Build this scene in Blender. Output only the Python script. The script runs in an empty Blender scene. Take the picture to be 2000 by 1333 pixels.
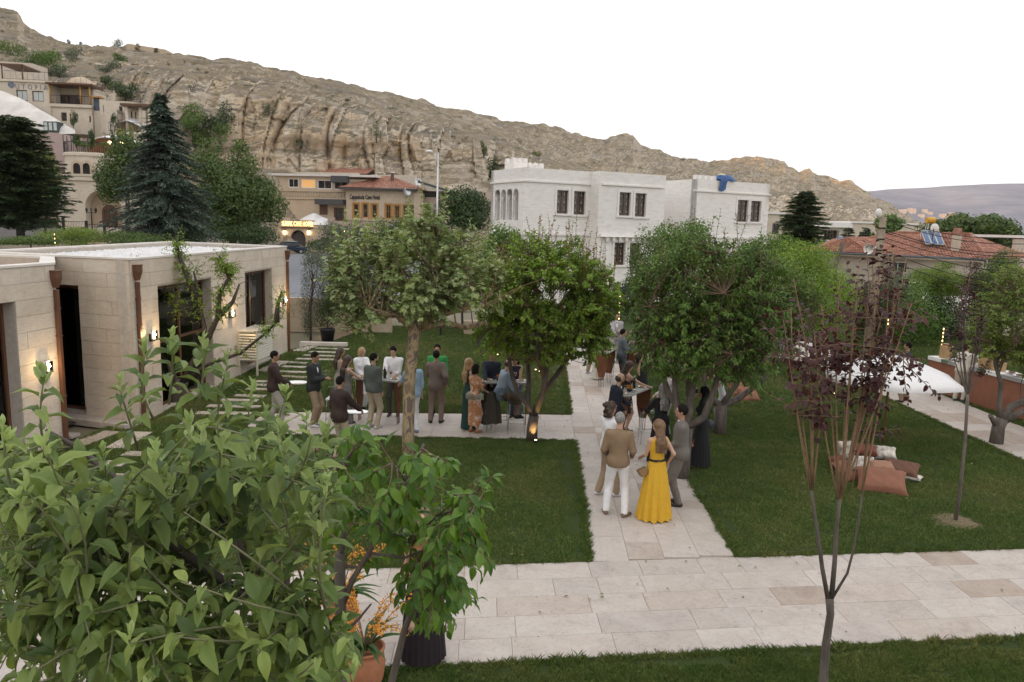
import bpy,bmesh,math,random
import numpy as np
from mathutils import Vector,Matrix,noise,Euler
rad=math.radians
random.seed(7);RNG=np.random.default_rng(11)
SC=bpy.context.scene
COL=SC.collection
# ------------------------------------------------------------------ camera
CAM_H=4.93;FPX=1480.0;PITCH=rad(8.7);ROLL=rad(1.4)
cam_d=bpy.data.cameras.new('camera');cam=bpy.data.objects.new('camera',cam_d);COL.objects.link(cam)
cam.location=(0,0,CAM_H)
cam.matrix_world=Matrix.Translation((0,0,CAM_H))@Matrix.Rotation(rad(90)-PITCH,4,'X')@Matrix.Rotation(ROLL,4,'Z')
cam_d.sensor_width=36.0;cam_d.lens=FPX/2000*36.0
cam_d.clip_start=0.05;cam_d.clip_end=20000
SC.camera=cam
# ------------------------------------------------------------------ sky, sun, exposure
SUN_EL=rad(4.6);SUN_AZ=rad(222)
w=bpy.data.worlds.new('World');SC.world=w;w.use_nodes=True
nt=w.node_tree;nt.nodes.clear()
out=nt.nodes.new('ShaderNodeOutputWorld');bg=nt.nodes.new('ShaderNodeBackground')
sky=nt.nodes.new('ShaderNodeTexSky');sky.sky_type='NISHITA';sky.sun_disc=False
sky.sun_elevation=rad(12);sky.sun_rotation=SUN_AZ;sky.air_density=1.0;sky.dust_density=2.0
tc=nt.nodes.new('ShaderNodeTexCoord');mp=nt.nodes.new('ShaderNodeMapping');mp.inputs['Scale'].default_value=(1,1,3.2)
nz=nt.nodes.new('ShaderNodeTexNoise');nz.inputs['Scale'].default_value=1.7;nz.inputs['Detail'].default_value=6;nz.inputs['Roughness'].default_value=0.5
cr=nt.nodes.new('ShaderNodeValToRGB')
cr.color_ramp.elements[0].position=0.3;cr.color_ramp.elements[0].color=(8.6,8.75,9.1,1)
cr.color_ramp.elements[1].position=0.62;cr.color_ramp.elements[1].color=(9.9,9.75,9.7,1)
mx=nt.nodes.new('ShaderNodeMixRGB');mx.inputs[0].default_value=0.93
nt.links.new(tc.outputs['Generated'],mp.inputs[0]);nt.links.new(mp.outputs[0],nz.inputs['Vector'])
nt.links.new(nz.outputs['Fac'],cr.inputs[0]);nt.links.new(sky.outputs[0],mx.inputs[1]);nt.links.new(cr.outputs[0],mx.inputs[2])
nt.links.new(mx.outputs[0],bg.inputs[0]);bg.inputs[1].default_value=0.1;nt.links.new(bg.outputs[0],out.inputs[0])
sl=bpy.data.lights.new('sun','SUN');sl.energy=5.0;sl.angle=rad(0.6);sl.color=(1.0,0.56,0.24)
sun=bpy.data.objects.new('sun',sl);COL.objects.link(sun)
SUN_DIR=Vector((math.sin(SUN_AZ)*math.cos(SUN_EL),math.cos(SUN_AZ)*math.cos(SUN_EL),math.sin(SUN_EL)))
sun.rotation_euler=SUN_DIR.to_track_quat('Z','Y').to_euler()
SC.view_settings.view_transform='Standard';SC.view_settings.look='None'
SC.view_settings.exposure=0.6;SC.view_settings.gamma=1;SC.view_settings.use_curve_mapping=False
SC.render.engine='CYCLES'
cy=SC.cycles;cy.use_denoising=True;cy.max_bounces=6;cy.diffuse_bounces=4;cy.glossy_bounces=3
cy.transmission_bounces=4;cy.transparent_max_bounces=8;cy.volume_bounces=0;cy.use_adaptive_sampling=True
cy.sample_clamp_indirect=4.0;cy.caustics_reflective=False;cy.caustics_refractive=False
# ------------------------------------------------------------------ helpers
def ray(px,py):
 u=(px-1000)/FPX;v=(666.5-py)/FPX
 c,s=math.cos(ROLL),math.sin(ROLL)
 x=u*c-v*s;y=u*s+v*c
 return Vector((x,math.cos(PITCH)+y*math.sin(PITCH),-math.sin(PITCH)+y*math.cos(PITCH)))
def D(px,py,Y):
 d=ray(px,py);t=Y/d.y
 return Vector((d.x*t,Y,CAM_H+d.z*t))
def G(px,py,z=0.0):
 d=ray(px,py);t=(z-CAM_H)/d.z
 return Vector((d.x*t,d.y*t,z))
def lerp(a,b,t):return a+(b-a)*t
def interp(x,xs,ys):return float(np.interp(x,xs,ys))
def link(name,me,parent=None,mat=None,loc=None):
 if mat is not None and not me.materials:
  for m in(mat if isinstance(mat,(list,tuple))else[mat]):me.materials.append(m)
 o=bpy.data.objects.new(name,me);COL.objects.link(o)
 if parent is not None:o.parent=parent
 if loc is not None:o.location=loc
 return o
def tag(o,label=None,cat=None,group=None,kind=None):
 if label:o['label']=label
 if cat:o['category']=cat
 if group:o['group']=group
 if kind:o['kind']=kind
 return o
def thing(name,loc,label,cat,group=None,rz=0.0,scale=None):
 o=bpy.data.objects.new(name,None);COL.objects.link(o);o.empty_display_size=0.2
 o.location=loc;o.rotation_euler=(0,0,rz)
 if scale:o.scale=(scale,)*3
 return tag(o,label,cat,group)
def children_of(o):return[c for c in bpy.data.objects if c.parent==o]
def copy_tree(o,label=None,loc=None,rz=None,scale=None,kids=None,top=True):
 c=o.copy();COL.objects.link(c)
 if label:c['label']=label
 if loc is not None:c.location=loc
 if rz is not None:c.rotation_euler=(0,0,rz)
 if scale is not None:c.scale=(scale,)*3
 for ch in list(o.children):
  d=ch.copy();COL.objects.link(d);d.parent=c
  for g in ch.children:
   e=g.copy();COL.objects.link(e);e.parent=d
 return c
def mesh_np(name,V,F,smooth=False,var=None):
 """V (n,3), F list or (m,k) array"""
 me=bpy.data.meshes.new(name)
 V=np.asarray(V,dtype=np.float32)
 if isinstance(F,np.ndarray):
  m,k=F.shape
  me.vertices.add(len(V));me.vertices.foreach_set('co',V.ravel())
  me.loops.add(m*k);me.loops.foreach_set('vertex_index',F.astype(np.int32).ravel())
  me.polygons.add(m);me.polygons.foreach_set('loop_start',np.arange(0,m*k,k,dtype=np.int32))
  me.polygons.foreach_set('loop_total',np.full(m,k,dtype=np.int32))
 else:
  me.from_pydata(V.tolist(),[],F)
 if smooth:me.polygons.foreach_set('use_smooth',np.ones(len(me.polygons),dtype=bool))
 if var is not None:
  a=me.attributes.new('var','FLOAT','FACE');a.data.foreach_set('value',np.asarray(var,dtype=np.float32))
 me.update(calc_edges=True);
 return me
class MB:
 """collects shapes (world coordinates) for one mesh"""
 def __init__(s):s.v=[];s.f=[];s.sm=[]
 def add(s,vs,fs,smooth=False):
  n=len(s.v);s.v+=[tuple(v)for v in vs];s.f+=[tuple(i+n for i in f)for f in fs];s.sm+=[smooth]*len(fs);return s
 def box(s,x0,x1,y0,y1,z0,z1):
  return s.add([(x0,y0,z0),(x1,y0,z0),(x1,y1,z0),(x0,y1,z0),(x0,y0,z1),(x1,y0,z1),(x1,y1,z1),(x0,y1,z1)],[(3,2,1,0),(4,5,6,7),(0,1,5,4),(1,2,6,5),(2,3,7,6),(3,0,4,7)])
 def obox(s,c,ax,ay,az):
  c=Vector(c);ax=Vector(ax);ay=Vector(ay);az=Vector(az)
  vs=[c+i*ax+j*ay+k*az for k in(-1,1)for j in(-1,1)for i in(-1,1)]
  fs=[(0,2,3,1),(4,5,7,6),(0,1,5,4),(2,6,7,3),(0,4,6,2),(1,3,7,5)]
  if ax.cross(ay).dot(az)<0:fs=[tuple(reversed(f))for f in fs]
  return s.add(vs,fs)
 def wbox(s,p,q,th,z0,z1):
  p=Vector((p[0],p[1]));q=Vector((q[0],q[1]));d=(q-p).normalized();n=Vector((-d.y,d.x))*th
  pts=[p,q,q+n,p+n]
  return s.prism([(a.x,a.y)for a in pts],z0,z1)
 def prism(s,poly,z0,z1):
  n=len(poly)
  if sum(poly[i][0]*poly[(i+1)%n][1]-poly[(i+1)%n][0]*poly[i][1]for i in range(n))<0:poly=list(reversed(poly))
  vs=[(x,y,z0)for x,y in poly]+[(x,y,z1)for x,y in poly]
  fs=[tuple(reversed(range(n))),tuple(range(n,2*n))]+[(i,(i+1)%n,n+(i+1)%n,n+i)for i in range(n)]
  return s.add(vs,fs)
 def vprism(s,poly,o,u,n,depth,up=Vector((0,0,1))):
  o=Vector(o);u=Vector(u);n=Vector(n)
  ar=sum(poly[i][0]*poly[(i+1)%len(poly)][1]-poly[(i+1)%len(poly)][0]*poly[i][1]for i in range(len(poly)))
  a=[o+u*x+up*z for x,z in poly];b=[p+n*depth for p in a];k=len(poly)
  fs=[tuple(range(k)),tuple(reversed(range(k,2*k)))]+[(i,i+k,(i+1)%k+k,(i+1)%k)for i in range(k)]
  if u.cross(up).dot(n)*depth*ar>0:fs=[tuple(reversed(f))for f in fs]
  return s.add(a+b,fs)
 def tube(s,pts,r,seg=8,caps=True,smooth=True):
  pts=[Vector(p)for p in pts];n=len(pts)
  rs=r if isinstance(r,(list,tuple))else[r]*n
  t0=(pts[1]-pts[0]).normalized();up=Vector((0,0,1))if abs(t0.z)<0.9 else Vector((1,0,0))
  nx=t0.cross(up).normalized();vs=[]
  for i,p in enumerate(pts):
   t=(pts[min(i+1,n-1)]-pts[max(i-1,0)]).normalized()
   nx=(nx-t*nx.dot(t));nx=nx.normalized()if nx.length>1e-6 else t.orthogonal().normalized()
   ny=t.cross(nx)
   for k in range(seg):
    a=2*math.pi*k/seg;vs.append(p+(nx*math.cos(a)+ny*math.sin(a))*rs[i])
  fs=[(i*seg+k,i*seg+(k+1)%seg,(i+1)*seg+(k+1)%seg,(i+1)*seg+k)for i in range(n-1)for k in range(seg)]
  s.add(vs,fs,smooth)
  if caps:
   b=len(s.v)-len(vs)
   s.f+=[tuple(b+k for k in reversed(range(seg))),tuple(b+(n-1)*seg+k for k in range(seg))];s.sm+=[False,False]
  return s
 def lathe(s,c,prof,seg=20,smooth=True):
  c=Vector(c);vs=[]
  for r,z in prof:
   for k in range(seg):
    a=2*math.pi*k/seg;vs.append((c.x+r*math.cos(a),c.y+r*math.sin(a),c.z+z))
  n=len(prof)
  fs=[(i*seg+k,i*seg+(k+1)%seg,(i+1)*seg+(k+1)%seg,(i+1)*seg+k)for i in range(n-1)for k in range(seg)]
  b=len(s.v);s.add(vs,fs,smooth)
  if prof[0][0]>1e-5:s.f.append(tuple(b+k for k in reversed(range(seg))));s.sm.append(False)
  if prof[-1][0]>1e-5:s.f.append(tuple(b+(n-1)*seg+k for k in range(seg)));s.sm.append(False)
  return s
 def ball(s,c,r,seg=10,rings=6,sq=(1,1,1)):
  c=Vector(c);vs=[c+Vector((0,0,-r*sq[2]))]
  for i in range(1,rings):
   ph=-math.pi/2+math.pi*i/rings
   for k in range(seg):
    a=2*math.pi*k/seg
    vs.append(c+Vector((r*math.cos(ph)*math.cos(a)*sq[0],r*math.cos(ph)*math.sin(a)*sq[1],r*math.sin(ph)*sq[2])))
  vs.append(c+Vector((0,0,r*sq[2])));T=len(vs)-1
  fs=[(0,1+(k+1)%seg,1+k)for k in range(seg)]
  for i in range(rings-2):
   fs+=[(1+i*seg+k,1+i*seg+(k+1)%seg,1+(i+1)*seg+(k+1)%seg,1+(i+1)*seg+k)for k in range(seg)]
  fs+=[(T,1+(rings-2)*seg+k,1+(rings-2)*seg+(k+1)%seg)for k in range(seg)]
  return s.add(vs,fs,True)
 def grid(s,P,smooth=True,flip=False):
  n=len(P);m=len(P[0]);vs=[p for row in P for p in row]
  fs=[(i*m+j,i*m+j+1,(i+1)*m+j+1,(i+1)*m+j)for i in range(n-1)for j in range(m-1)]
  if flip:fs=[tuple(reversed(f))for f in fs]
  return s.add(vs,fs,smooth)
 def mesh(s,name,off=(0,0,0)):
  me=bpy.data.meshes.new(name)
  me.from_pydata([(v[0]-off[0],v[1]-off[1],v[2]-off[2])for v in s.v],[],s.f)
  me.polygons.foreach_set('use_smooth',s.sm);me.update()
  return me
 def build(s,name,mat,parent=None,local=False,bevel=0,kind=None,label=None):
  off=(0,0,0)
  if parent is not None and not local:
   off=parent.location if parent.parent is None else(parent.parent.location+parent.location)
  me=s.mesh(name,off)
  if bevel:
   bm=bmesh.new();bm.from_mesh(me)
   es=[e for e in bm.edges if len(e.link_faces)==2 and e.calc_face_angle(0)>0.7]
   bmesh.ops.bevel(bm,geom=es,offset=bevel,segments=1,affect='EDGES',clamp_overlap=True);bm.to_mesh(me);bm.free()
  o=link(name,me,parent,mat)
  if kind:o['kind']=kind
  if label:o['label']=label
  return o
# ------------------------------------------------------------------ materials
MATS={}
def newmat(name):
 m=bpy.data.materials.new(name);m.use_nodes=True;MATS[name]=m
 nt=m.node_tree;b=nt.nodes['Principled BSDF'];return m,nt,b
def N(nt,t,**kw):
 n=nt.nodes.new(t)
 for k,v in kw.items():
  if k in n.inputs.keys()if hasattr(n.inputs,'keys')else False:n.inputs[k].default_value=v
  else:setattr(n,k,v)
 return n
def c4(c):return(c[0],c[1],c[2],1)
def coords(nt,mode='Object',scale=(1,1,1)):
 t=nt.nodes.new('ShaderNodeTexCoord');m=nt.nodes.new('ShaderNodeMapping');m.inputs['Scale'].default_value=scale
 if mode=='World':
  g=nt.nodes.new('ShaderNodeNewGeometry');nt.links.new(g.outputs['Position'],m.inputs[0])
 else:nt.links.new(t.outputs[mode],m.inputs[0])
 return m.outputs[0]
def noise_n(nt,vec,scale,detail=4,rough=0.55,dist=0.0):
 n=nt.nodes.new('ShaderNodeTexNoise');n.inputs['Scale'].default_value=scale;n.inputs['Detail'].default_value=detail
 n.inputs['Roughness'].default_value=rough;n.inputs['Distortion'].default_value=dist
 nt.links.new(vec,n.inputs['Vector']);return n.outputs['Fac']
def ramp(nt,fac,stops):
 r=nt.nodes.new('ShaderNodeValToRGB');e=r.color_ramp.elements
 while len(e)<len(stops):e.new(0.5)
 for i,(p,c)in enumerate(stops):e[i].position=p;e[i].color=c4(c)if len(c)==3 else c
 nt.links.new(fac,r.inputs[0]);return r.outputs[0]
def mixc(nt,fac,a,b,mode='MIX'):
 m=nt.nodes.new('ShaderNodeMixRGB');m.blend_type=mode
 for i,x in((0,fac),(1,a),(2,b)):
  if hasattr(x,'node'):nt.links.new(x,m.inputs[i])
  elif i==0:m.inputs[0].default_value=x
  else:m.inputs[i].default_value=c4(x)
 return m.outputs[0]
def bump(nt,b,h,strength=0.3,dist=0.02):
 n=nt.nodes.new('ShaderNodeBump');n.inputs['Strength'].default_value=strength;n.inputs['Distance'].default_value=dist
 nt.links.new(h,n.inputs['Height']);nt.links.new(n.outputs[0],b.inputs['Normal'])
def simple(name,col,rough=0.6,metal=0.0,var=0.12,scale=6.0,bmp=0.0,bscale=60.0,spec=None,mode='Object',per_obj=0.0,alpha=None):
 if name in MATS:return MATS[name]
 m,nt,b=newmat(name)
 v=coords(nt,mode);f=noise_n(nt,v,scale,5)
 lo=tuple(max(0,c*(1-var))for c in col);hi=tuple(min(1,c*(1+var))for c in col)
 c=ramp(nt,f,[(0.3,lo),(0.7,hi)])
 if per_obj:
  oi=nt.nodes.new('ShaderNodeObjectInfo');hs=nt.nodes.new('ShaderNodeHueSaturation')
  mr=nt.nodes.new('ShaderNodeMapRange');mr.inputs[3].default_value=1-per_obj;mr.inputs[4].default_value=1+per_obj
  nt.links.new(oi.outputs['Random'],mr.inputs[0]);nt.links.new(mr.outputs[0],hs.inputs['Value']);nt.links.new(c,hs.inputs['Color']);c=hs.outputs[0]
 nt.links.new(c,b.inputs['Base Color']);b.inputs['Roughness'].default_value=rough;b.inputs['Metallic'].default_value=metal
 if spec is not None:b.inputs['Specular IOR Level'].default_value=spec
 if bmp:bump(nt,b,noise_n(nt,v,bscale,4),bmp,0.01)
 return m
def emit(name,col,strength):
 if name in MATS:return MATS[name]
 m,nt,b=newmat(name)
 b.inputs['Base Color'].default_value=c4(col);b.inputs['Emission Color'].default_value=c4(col);b.inputs['Emission Strength'].default_value=strength
 return m
def glassy(name,col=(0.02,0.022,0.025),rough=0.04,spec=0.5):
 if name in MATS:return MATS[name]
 m,nt,b=newmat(name);v=coords(nt,'Object')
 f=noise_n(nt,v,1.2,3);c=ramp(nt,f,[(0.35,tuple(x*0.5 for x in col)),(0.7,tuple(x*1.7 for x in col))])
 nt.links.new(c,b.inputs['Base Color']);b.inputs['Roughness'].default_value=rough;b.inputs['Specular IOR Level'].default_value=spec
 return m
def leafmat(name,cols,under=None,rough=0.5,trans=0.35,sheen=0.3,tcol=None):
 """cols: ramp stops over per-leaf random value"""
 m,nt,b=newmat(name);cols=[tuple(min(.6,x*1.75)for x in c_)for c_ in cols]
 at=nt.nodes.new('ShaderNodeAttribute');at.attribute_name='var'
 oi=nt.nodes.new('ShaderNodeObjectInfo');ad=nt.nodes.new('ShaderNodeMath');ad.operation='ADD'
 fr=nt.nodes.new('ShaderNodeMath');fr.operation='FRACT'
 nt.links.new(at.outputs['Fac'],ad.inputs[0]);nt.links.new(oi.outputs['Random'],ad.inputs[1]);nt.links.new(ad.outputs[0],fr.inputs[0])
 n=len(cols);c=ramp(nt,fr.outputs[0],[(i/(n-1),cc)for i,cc in enumerate(cols)])
 v=coords(nt,'World');big=noise_n(nt,v,1.1,3)
 c=mixc(nt,1.0,c,ramp(nt,big,[(0.3,(0.75,0.78,0.8)),(0.7,(1.15,1.12,1.0))]),'MULTIPLY')
 if under:
  g=nt.nodes.new('ShaderNodeNewGeometry');c=mixc(nt,g.outputs['Backfacing'],c,mixc(nt,0.6,under,c))
 nt.links.new(c,b.inputs['Base Color']);b.inputs['Roughness'].default_value=rough;b.inputs['Specular IOR Level'].default_value=0.35
 tr=nt.nodes.new('ShaderNodeBsdfTranslucent');mxs=nt.nodes.new('ShaderNodeMixShader');mxs.inputs[0].default_value=trans
 tc_=mixc(nt,1.0,c,tcol or(1.25,1.3,0.55),'MULTIPLY');nt.links.new(tc_,tr.inputs[0])
 nt.links.new(b.outputs[0],mxs.inputs[1]);nt.links.new(tr.outputs[0],mxs.inputs[2])
 nt.links.new(mxs.outputs[0],nt.nodes['Material Output'].inputs[0])
 return m
# ------------------------------------------------------------------ ground, paths, lawns
def m_ground():
 m,nt,b=newmat('ground_mat');v=coords(nt,'World')
 f=noise_n(nt,v,0.05,8,0.6);g=noise_n(nt,v,1.3,6)
 c=ramp(nt,f,[(0.35,(0.10,0.115,0.05)),(0.5,(0.20,0.17,0.11)),(0.65,(0.28,0.24,0.17))])
 c=mixc(nt,0.5,c,ramp(nt,g,[(0.3,(0.12,0.11,0.07)),(0.7,(0.24,0.21,0.15))]))
 nt.links.new(c,b.inputs['Base Color']);b.inputs['Roughness'].default_value=0.95;bump(nt,b,g,0.4,0.05);return m
def m_lawn():
 m,nt,b=newmat('lawn_mat');v=coords(nt,'World')
 big=noise_n(nt,v,0.45,4,0.6);mid=noise_n(nt,v,4,5,0.6);fine=noise_n(nt,coords(nt,'World',(1,1,1)),60,4,0.7)
 c=ramp(nt,big,[(0.3,(0.034,0.058,0.014)),(0.55,(0.046,0.074,0.018)),(0.72,(0.09,0.10,0.032))])
 c=mixc(nt,0.35,c,ramp(nt,mid,[(0.3,(0.02,0.035,0.01)),(0.7,(0.07,0.085,0.028))]))
 c=mixc(nt,0.4,c,ramp(nt,fine,[(0.35,(0.012,0.022,0.006)),(0.7,(0.09,0.115,0.035))]))
 nt.links.new(c,b.inputs['Base Color']);b.inputs['Roughness'].default_value=0.9;b.inputs['Specular IOR Level'].default_value=0.15
 bump(nt,b,fine,0.7,0.03);return m
def m_grass():
 m,nt,b=newmat('grass_mat');v=coords(nt,'World')
 big=noise_n(nt,v,0.33,4,0.6,0.6);mid=noise_n(nt,v,3.1,3,0.6);oi=nt.nodes.new('ShaderNodeAttribute');oi.attribute_name='var'
 c=ramp(nt,big,[(0.32,(0.068,0.122,0.026)),(0.50,(0.090,0.155,0.034)),(0.66,(0.19,0.20,0.07))])
 c=mixc(nt,0.35,c,ramp(nt,mid,[(0.3,(0.045,0.08,0.018)),(0.72,(0.19,0.185,0.075))]))
 c=mixc(nt,1.0,c,ramp(nt,oi.outputs['Fac'],[(0,(0.6,0.62,0.6)),(0.8,(1.25,1.25,1.1)),(1.0,(2.1,1.8,1.5))]),'MULTIPLY')
 nt.links.new(c,b.inputs['Base Color']);b.inputs['Roughness'].default_value=0.6;b.inputs['Specular IOR Level'].default_value=0.25
 return m
def m_travertine():
 m,nt,b=newmat('travertine_mat');v=coords(nt,'World');oi=nt.nodes.new('ShaderNodeObjectInfo')
 base=ramp(nt,oi.outputs['Random'],[(0,(0.50,0.44,0.385)),(0.25,(0.59,0.54,0.485)),(0.5,(0.55,0.485,0.425)),(0.7,(0.46,0.415,0.38)),(0.86,(0.45,0.375,0.305)),(0.91,(0.60,0.55,0.49)),(0.955,(0.34,0.23,0.155)),(1.0,(0.33,0.23,0.16))])
 cmb=nt.nodes.new('ShaderNodeVectorMath');cmb.operation='ADD';sc=nt.nodes.new('ShaderNodeVectorMath');sc.operation='SCALE'
 cx=nt.nodes.new('ShaderNodeCombineXYZ');nt.links.new(oi.outputs['Random'],cx.inputs[0]);nt.links.new(oi.outputs['Random'],cx.inputs[1])
 nt.links.new(cx.outputs[0],sc.inputs[0]);sc.inputs['Scale'].default_value=37.0
 nt.links.new(v,cmb.inputs[0]);nt.links.new(sc.outputs[0],cmb.inputs[1]);vv=cmb.outputs[0]
 cl=noise_n(nt,vv,2.2,7,0.65,0.8);c=mixc(nt,0.45,base,ramp(nt,cl,[(0.28,(0.36,0.335,0.315)),(0.45,(0.54,0.48,0.43)),(0.62,(0.63,0.59,0.54)),(0.8,(0.47,0.36,0.26))]))
 st=noise_n(nt,vv,9,8,0.75,1.5);c=mixc(nt,1.0,c,ramp(nt,st,[(0.3,(0.68,0.66,0.66)),(0.46,(0.96,0.96,0.96)),(0.7,(1.08,1.06,1.04))]),'MULTIPLY')
 pit=noise_n(nt,vv,45,5,0.8,0.5);c=mixc(nt,1.0,c,ramp(nt,pit,[(0.32,(0.62,0.58,0.55)),(0.42,(1,1,1)),(0.66,(1,1,1)),(0.74,(1.22,1.2,1.18))]),'MULTIPLY')
 c=mixc(nt,1.0,c,(.88,.87,.87),'MULTIPLY');nt.links.new(c,b.inputs['Base Color']);b.inputs['Roughness'].default_value=0.55;b.inputs['Specular IOR Level'].default_value=0.3
 bump(nt,b,pit,0.25,0.004);return m
M_TRAV=m_travertine();M_LAWN=m_lawn();M_GRASS=m_grass();M_GROUND=m_ground()
M_JOINT=simple('joint_mat',(0.40,0.36,0.31),0.9,scale=20,mode='World')
gr=MB()
gr.grid([[(x,y,-0.06)for x in(-2900,-400,-60,0,60,400,6400)]for y in(-3100,-60,0,60,400,5500)],smooth=False,flip=True)
tag(gr.build('ground',M_GROUND),kind='structure')
def near_lo(x):return 7.80+0.130*(x+1.16)
def near_hi(x):return 10.38+0.123*(x+0.44)
CL=lambda y:np.interp(y,[10.5,12.7,15.6,19.5,24.4,28.3,45],[1.27,1.37,1.48,1.60,1.82,1.98,2.7])
CR=lambda y:np.interp(y,[10.8,15,45],[3.47,3.58,4.4])
def poly_tiles(name,x_of,y_of,us,vs,root,z=0.0,gap=0.006,th=0.028,maxn=300,jog=0.0):
 """tiles between (us) x (vs) in a path frame mapped by x_of/y_of; every tile is its own object"""
 pass
def tile_obj(poly,root,z0,z1,name='tile',mat=None):
 if sum(poly[i][0]*poly[(i+1)%len(poly)][1]-poly[(i+1)%len(poly)][0]*poly[i][1]for i in range(len(poly)))<0:poly=list(reversed(poly))
 cx=sum(p[0]for p in poly)/len(poly);cy=sum(p[1]for p in poly)/len(poly)
 n=len(poly);s=0.012
 top=[];
 for x,y in poly:
  d=math.hypot(x-cx,y-cy)+1e-6;top.append((x-(x-cx)/d*s*0.5,y-(y-cy)/d*s*0.5))
 dz=[random.uniform(-0.0015,0.0015)]*n
 vs=[(x-cx,y-cy,z0)for x,y in poly]+[(x-cx,y-cy,z1-0.003)for x,y in poly]+[(top[i][0]-cx,top[i][1]-cy,z1+dz[i])for i in range(n)]
 fs=[tuple(range(2*n,3*n))]+[(i,(i+1)%n,n+(i+1)%n,n+i)for i in range(n)]+[(n+i,n+(i+1)%n,2*n+(i+1)%n,2*n+i)for i in range(n)]
 me=bpy.data.meshes.new(name);me.from_pydata(vs,[],fs);me.materials.append(mat or M_TRAV)
 o=bpy.data.objects.new(name,me);COL.objects.link(o);o.parent=root
 o.location=(cx-root.location.x,cy-root.location.y,-root.location.z);return o
def path_root(name,sheet,z=0.008):
 mb=MB();mb.add([(x,y,z)for x,y in sheet],[tuple(range(len(sheet)))])
 o=mb.build(name,M_JOINT);tag(o,kind='structure');return o
GAP=0.0022
def near_path():
 root=path_root('paved_terrace_path',[(-9,near_lo(-9)-.02),(16,near_lo(16)-.02),(16,near_hi(16)),(-9,near_hi(-9))])
 rows=5;rnd=random.Random(3)
 for r in range(rows):
  x=-7.0+rnd.uniform(-0.5,0.3)
  while x<11.2:
   L=rnd.choice([0.62,0.9,1.05,1.22,0.75]);x1=x+L
   def yy(xx,t):return lerp(near_lo(xx),near_hi(xx),t)
   t0,t1=r/rows,(r+1)/rows
   sk=0.10
   a,b2=x+GAP,x1-GAP
   tile_obj([(a+sk*t0*-1,yy(a,t0)+GAP),(b2-sk*t0,yy(b2,t0)+GAP),(b2-sk*t1,yy(b2,t1)-GAP),(a-sk*t1,yy(a,t1)-GAP)],root,0.006,0.034)
   x=x1
near_path()
def centre_path():
 ys0,ys1=10.62,31.0
 L=[(CL(y),y)for y in np.linspace(10.5,34,12)];Rr=[(CR(y),y)for y in np.linspace(34,10.7,12)]
 root=path_root('garden_path',L+Rr,0.004);rnd=random.Random(5)
 cols=4
 for c in range(cols):
  y=near_hi(1.3+0.55*c+0.25)+0.005
  while y<28.5:
   Ly=rnd.choice([0.42,0.62,0.9,0.6]);y1=y+Ly
   f=lambda yy,t:lerp(float(CL(yy)),float(CR(yy)),t)
   t0,t1=c/cols,(c+1)/cols;a,b2=y+GAP,y1-GAP
   e=0.055*(t0*2),0.055*(t1*2)
   tile_obj([(f(a,t0)+GAP,a+e[0]),(f(a,t1)-GAP,a+e[1]),(f(b2,t1)-GAP,b2+e[1]),(f(b2,t0)+GAP,b2+e[0])],root,0.003,0.034)
   y=y1
centre_path()
def cross_path():
 X0,X1=-5.6,1.4
 lo=lambda x:16.95+0.02*(x+2);hi=lambda x:19.25+0.06*(x+1.3)
 root=path_root('cross_path',[(X0,lo(X0)),(float(CL(17))-.005,lo(X1)),(float(CL(19.4))-.005,hi(X1)),(X0,hi(X0))],0.006);rnd=random.Random(8)
 rows=4
 for r in range(rows):
  x=X0+rnd.uniform(-0.2,0.2)if r else X0
  x=max(x,X0)
  while x<X1-0.1:
   x1=min(x+rnd.choice([0.6,0.9,1.2,0.75]),X1 if r else X1)
   if X1-x1<0.3:x1=X1+0.03
   t0,t1=r/rows,(r+1)/rows
   yy=lambda xx,t:lerp(lo(xx),hi(xx),t)
   xe=x1-GAP;xe0,xe1=xe,xe
   if x1>=X1:xe0=float(CL(yy(xe,t0)))-GAP;xe1=float(CL(yy(xe,t1)))-GAP
   tile_obj([(x+GAP,yy(x,t0)+GAP),(xe0,yy(xe,t0)+GAP),(xe1,yy(xe,t1)-GAP),(x+GAP,yy(x,t1)-GAP)],root,0.005,0.034)
   x=x1
cross_path()
def side_path():
 root=path_root('side_path',[(11.38,near_hi(11.4)),(13.42,near_hi(13.4)),(13.5,34),(11.5,34)],0.004);rnd=random.Random(9)
 for c in range(3):
  y=near_hi(11.5+0.68*c)+0.01
  while y<33.5:
   L=rnd.choice([0.6,0.9,1.2]);x0=11.4+0.675*c;y1=y+L
   tile_obj([(x0+GAP,y+GAP),(x0+0.675-GAP,y+0.07+GAP),(x0+0.675-GAP,y1+0.07-GAP),(x0+GAP,y1-GAP)],root,0.003,0.034)
   y=y1
 root=path_root('far_path',[(4.6,27.6),(11.37,28.6),(11.37,30.2),(4.3,29.6)],0.005)
 for i in range(9):
  for r in range(3):
   x=4.6+i*0.75;f=lambda xx,t:lerp(27.6+(xx-4.5)*0.145,29.62+(xx-4.5)*0.085,t)
   tile_obj([(x+GAP,f(x,r/3)+GAP),(x+.75-GAP,f(x+.75,r/3)+GAP),(x+.75-GAP,f(x+.75,(r+1)/3)-GAP),(x+GAP,f(x,(r+1)/3)-GAP)],root,0.004,0.034)
side_path()
def lawn(name,poly):
 mb=MB();mb.add([(x,y,0.030)for x,y in poly]+[(x,y,-0.05)for x,y in poly],[tuple(range(len(poly)))]+[(i+len(poly),(i+1)%len(poly)+len(poly),(i+1)%len(poly),i)for i in range(len(poly))])
 return tag(mb.build(name,M_LAWN),kind='structure')
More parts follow.
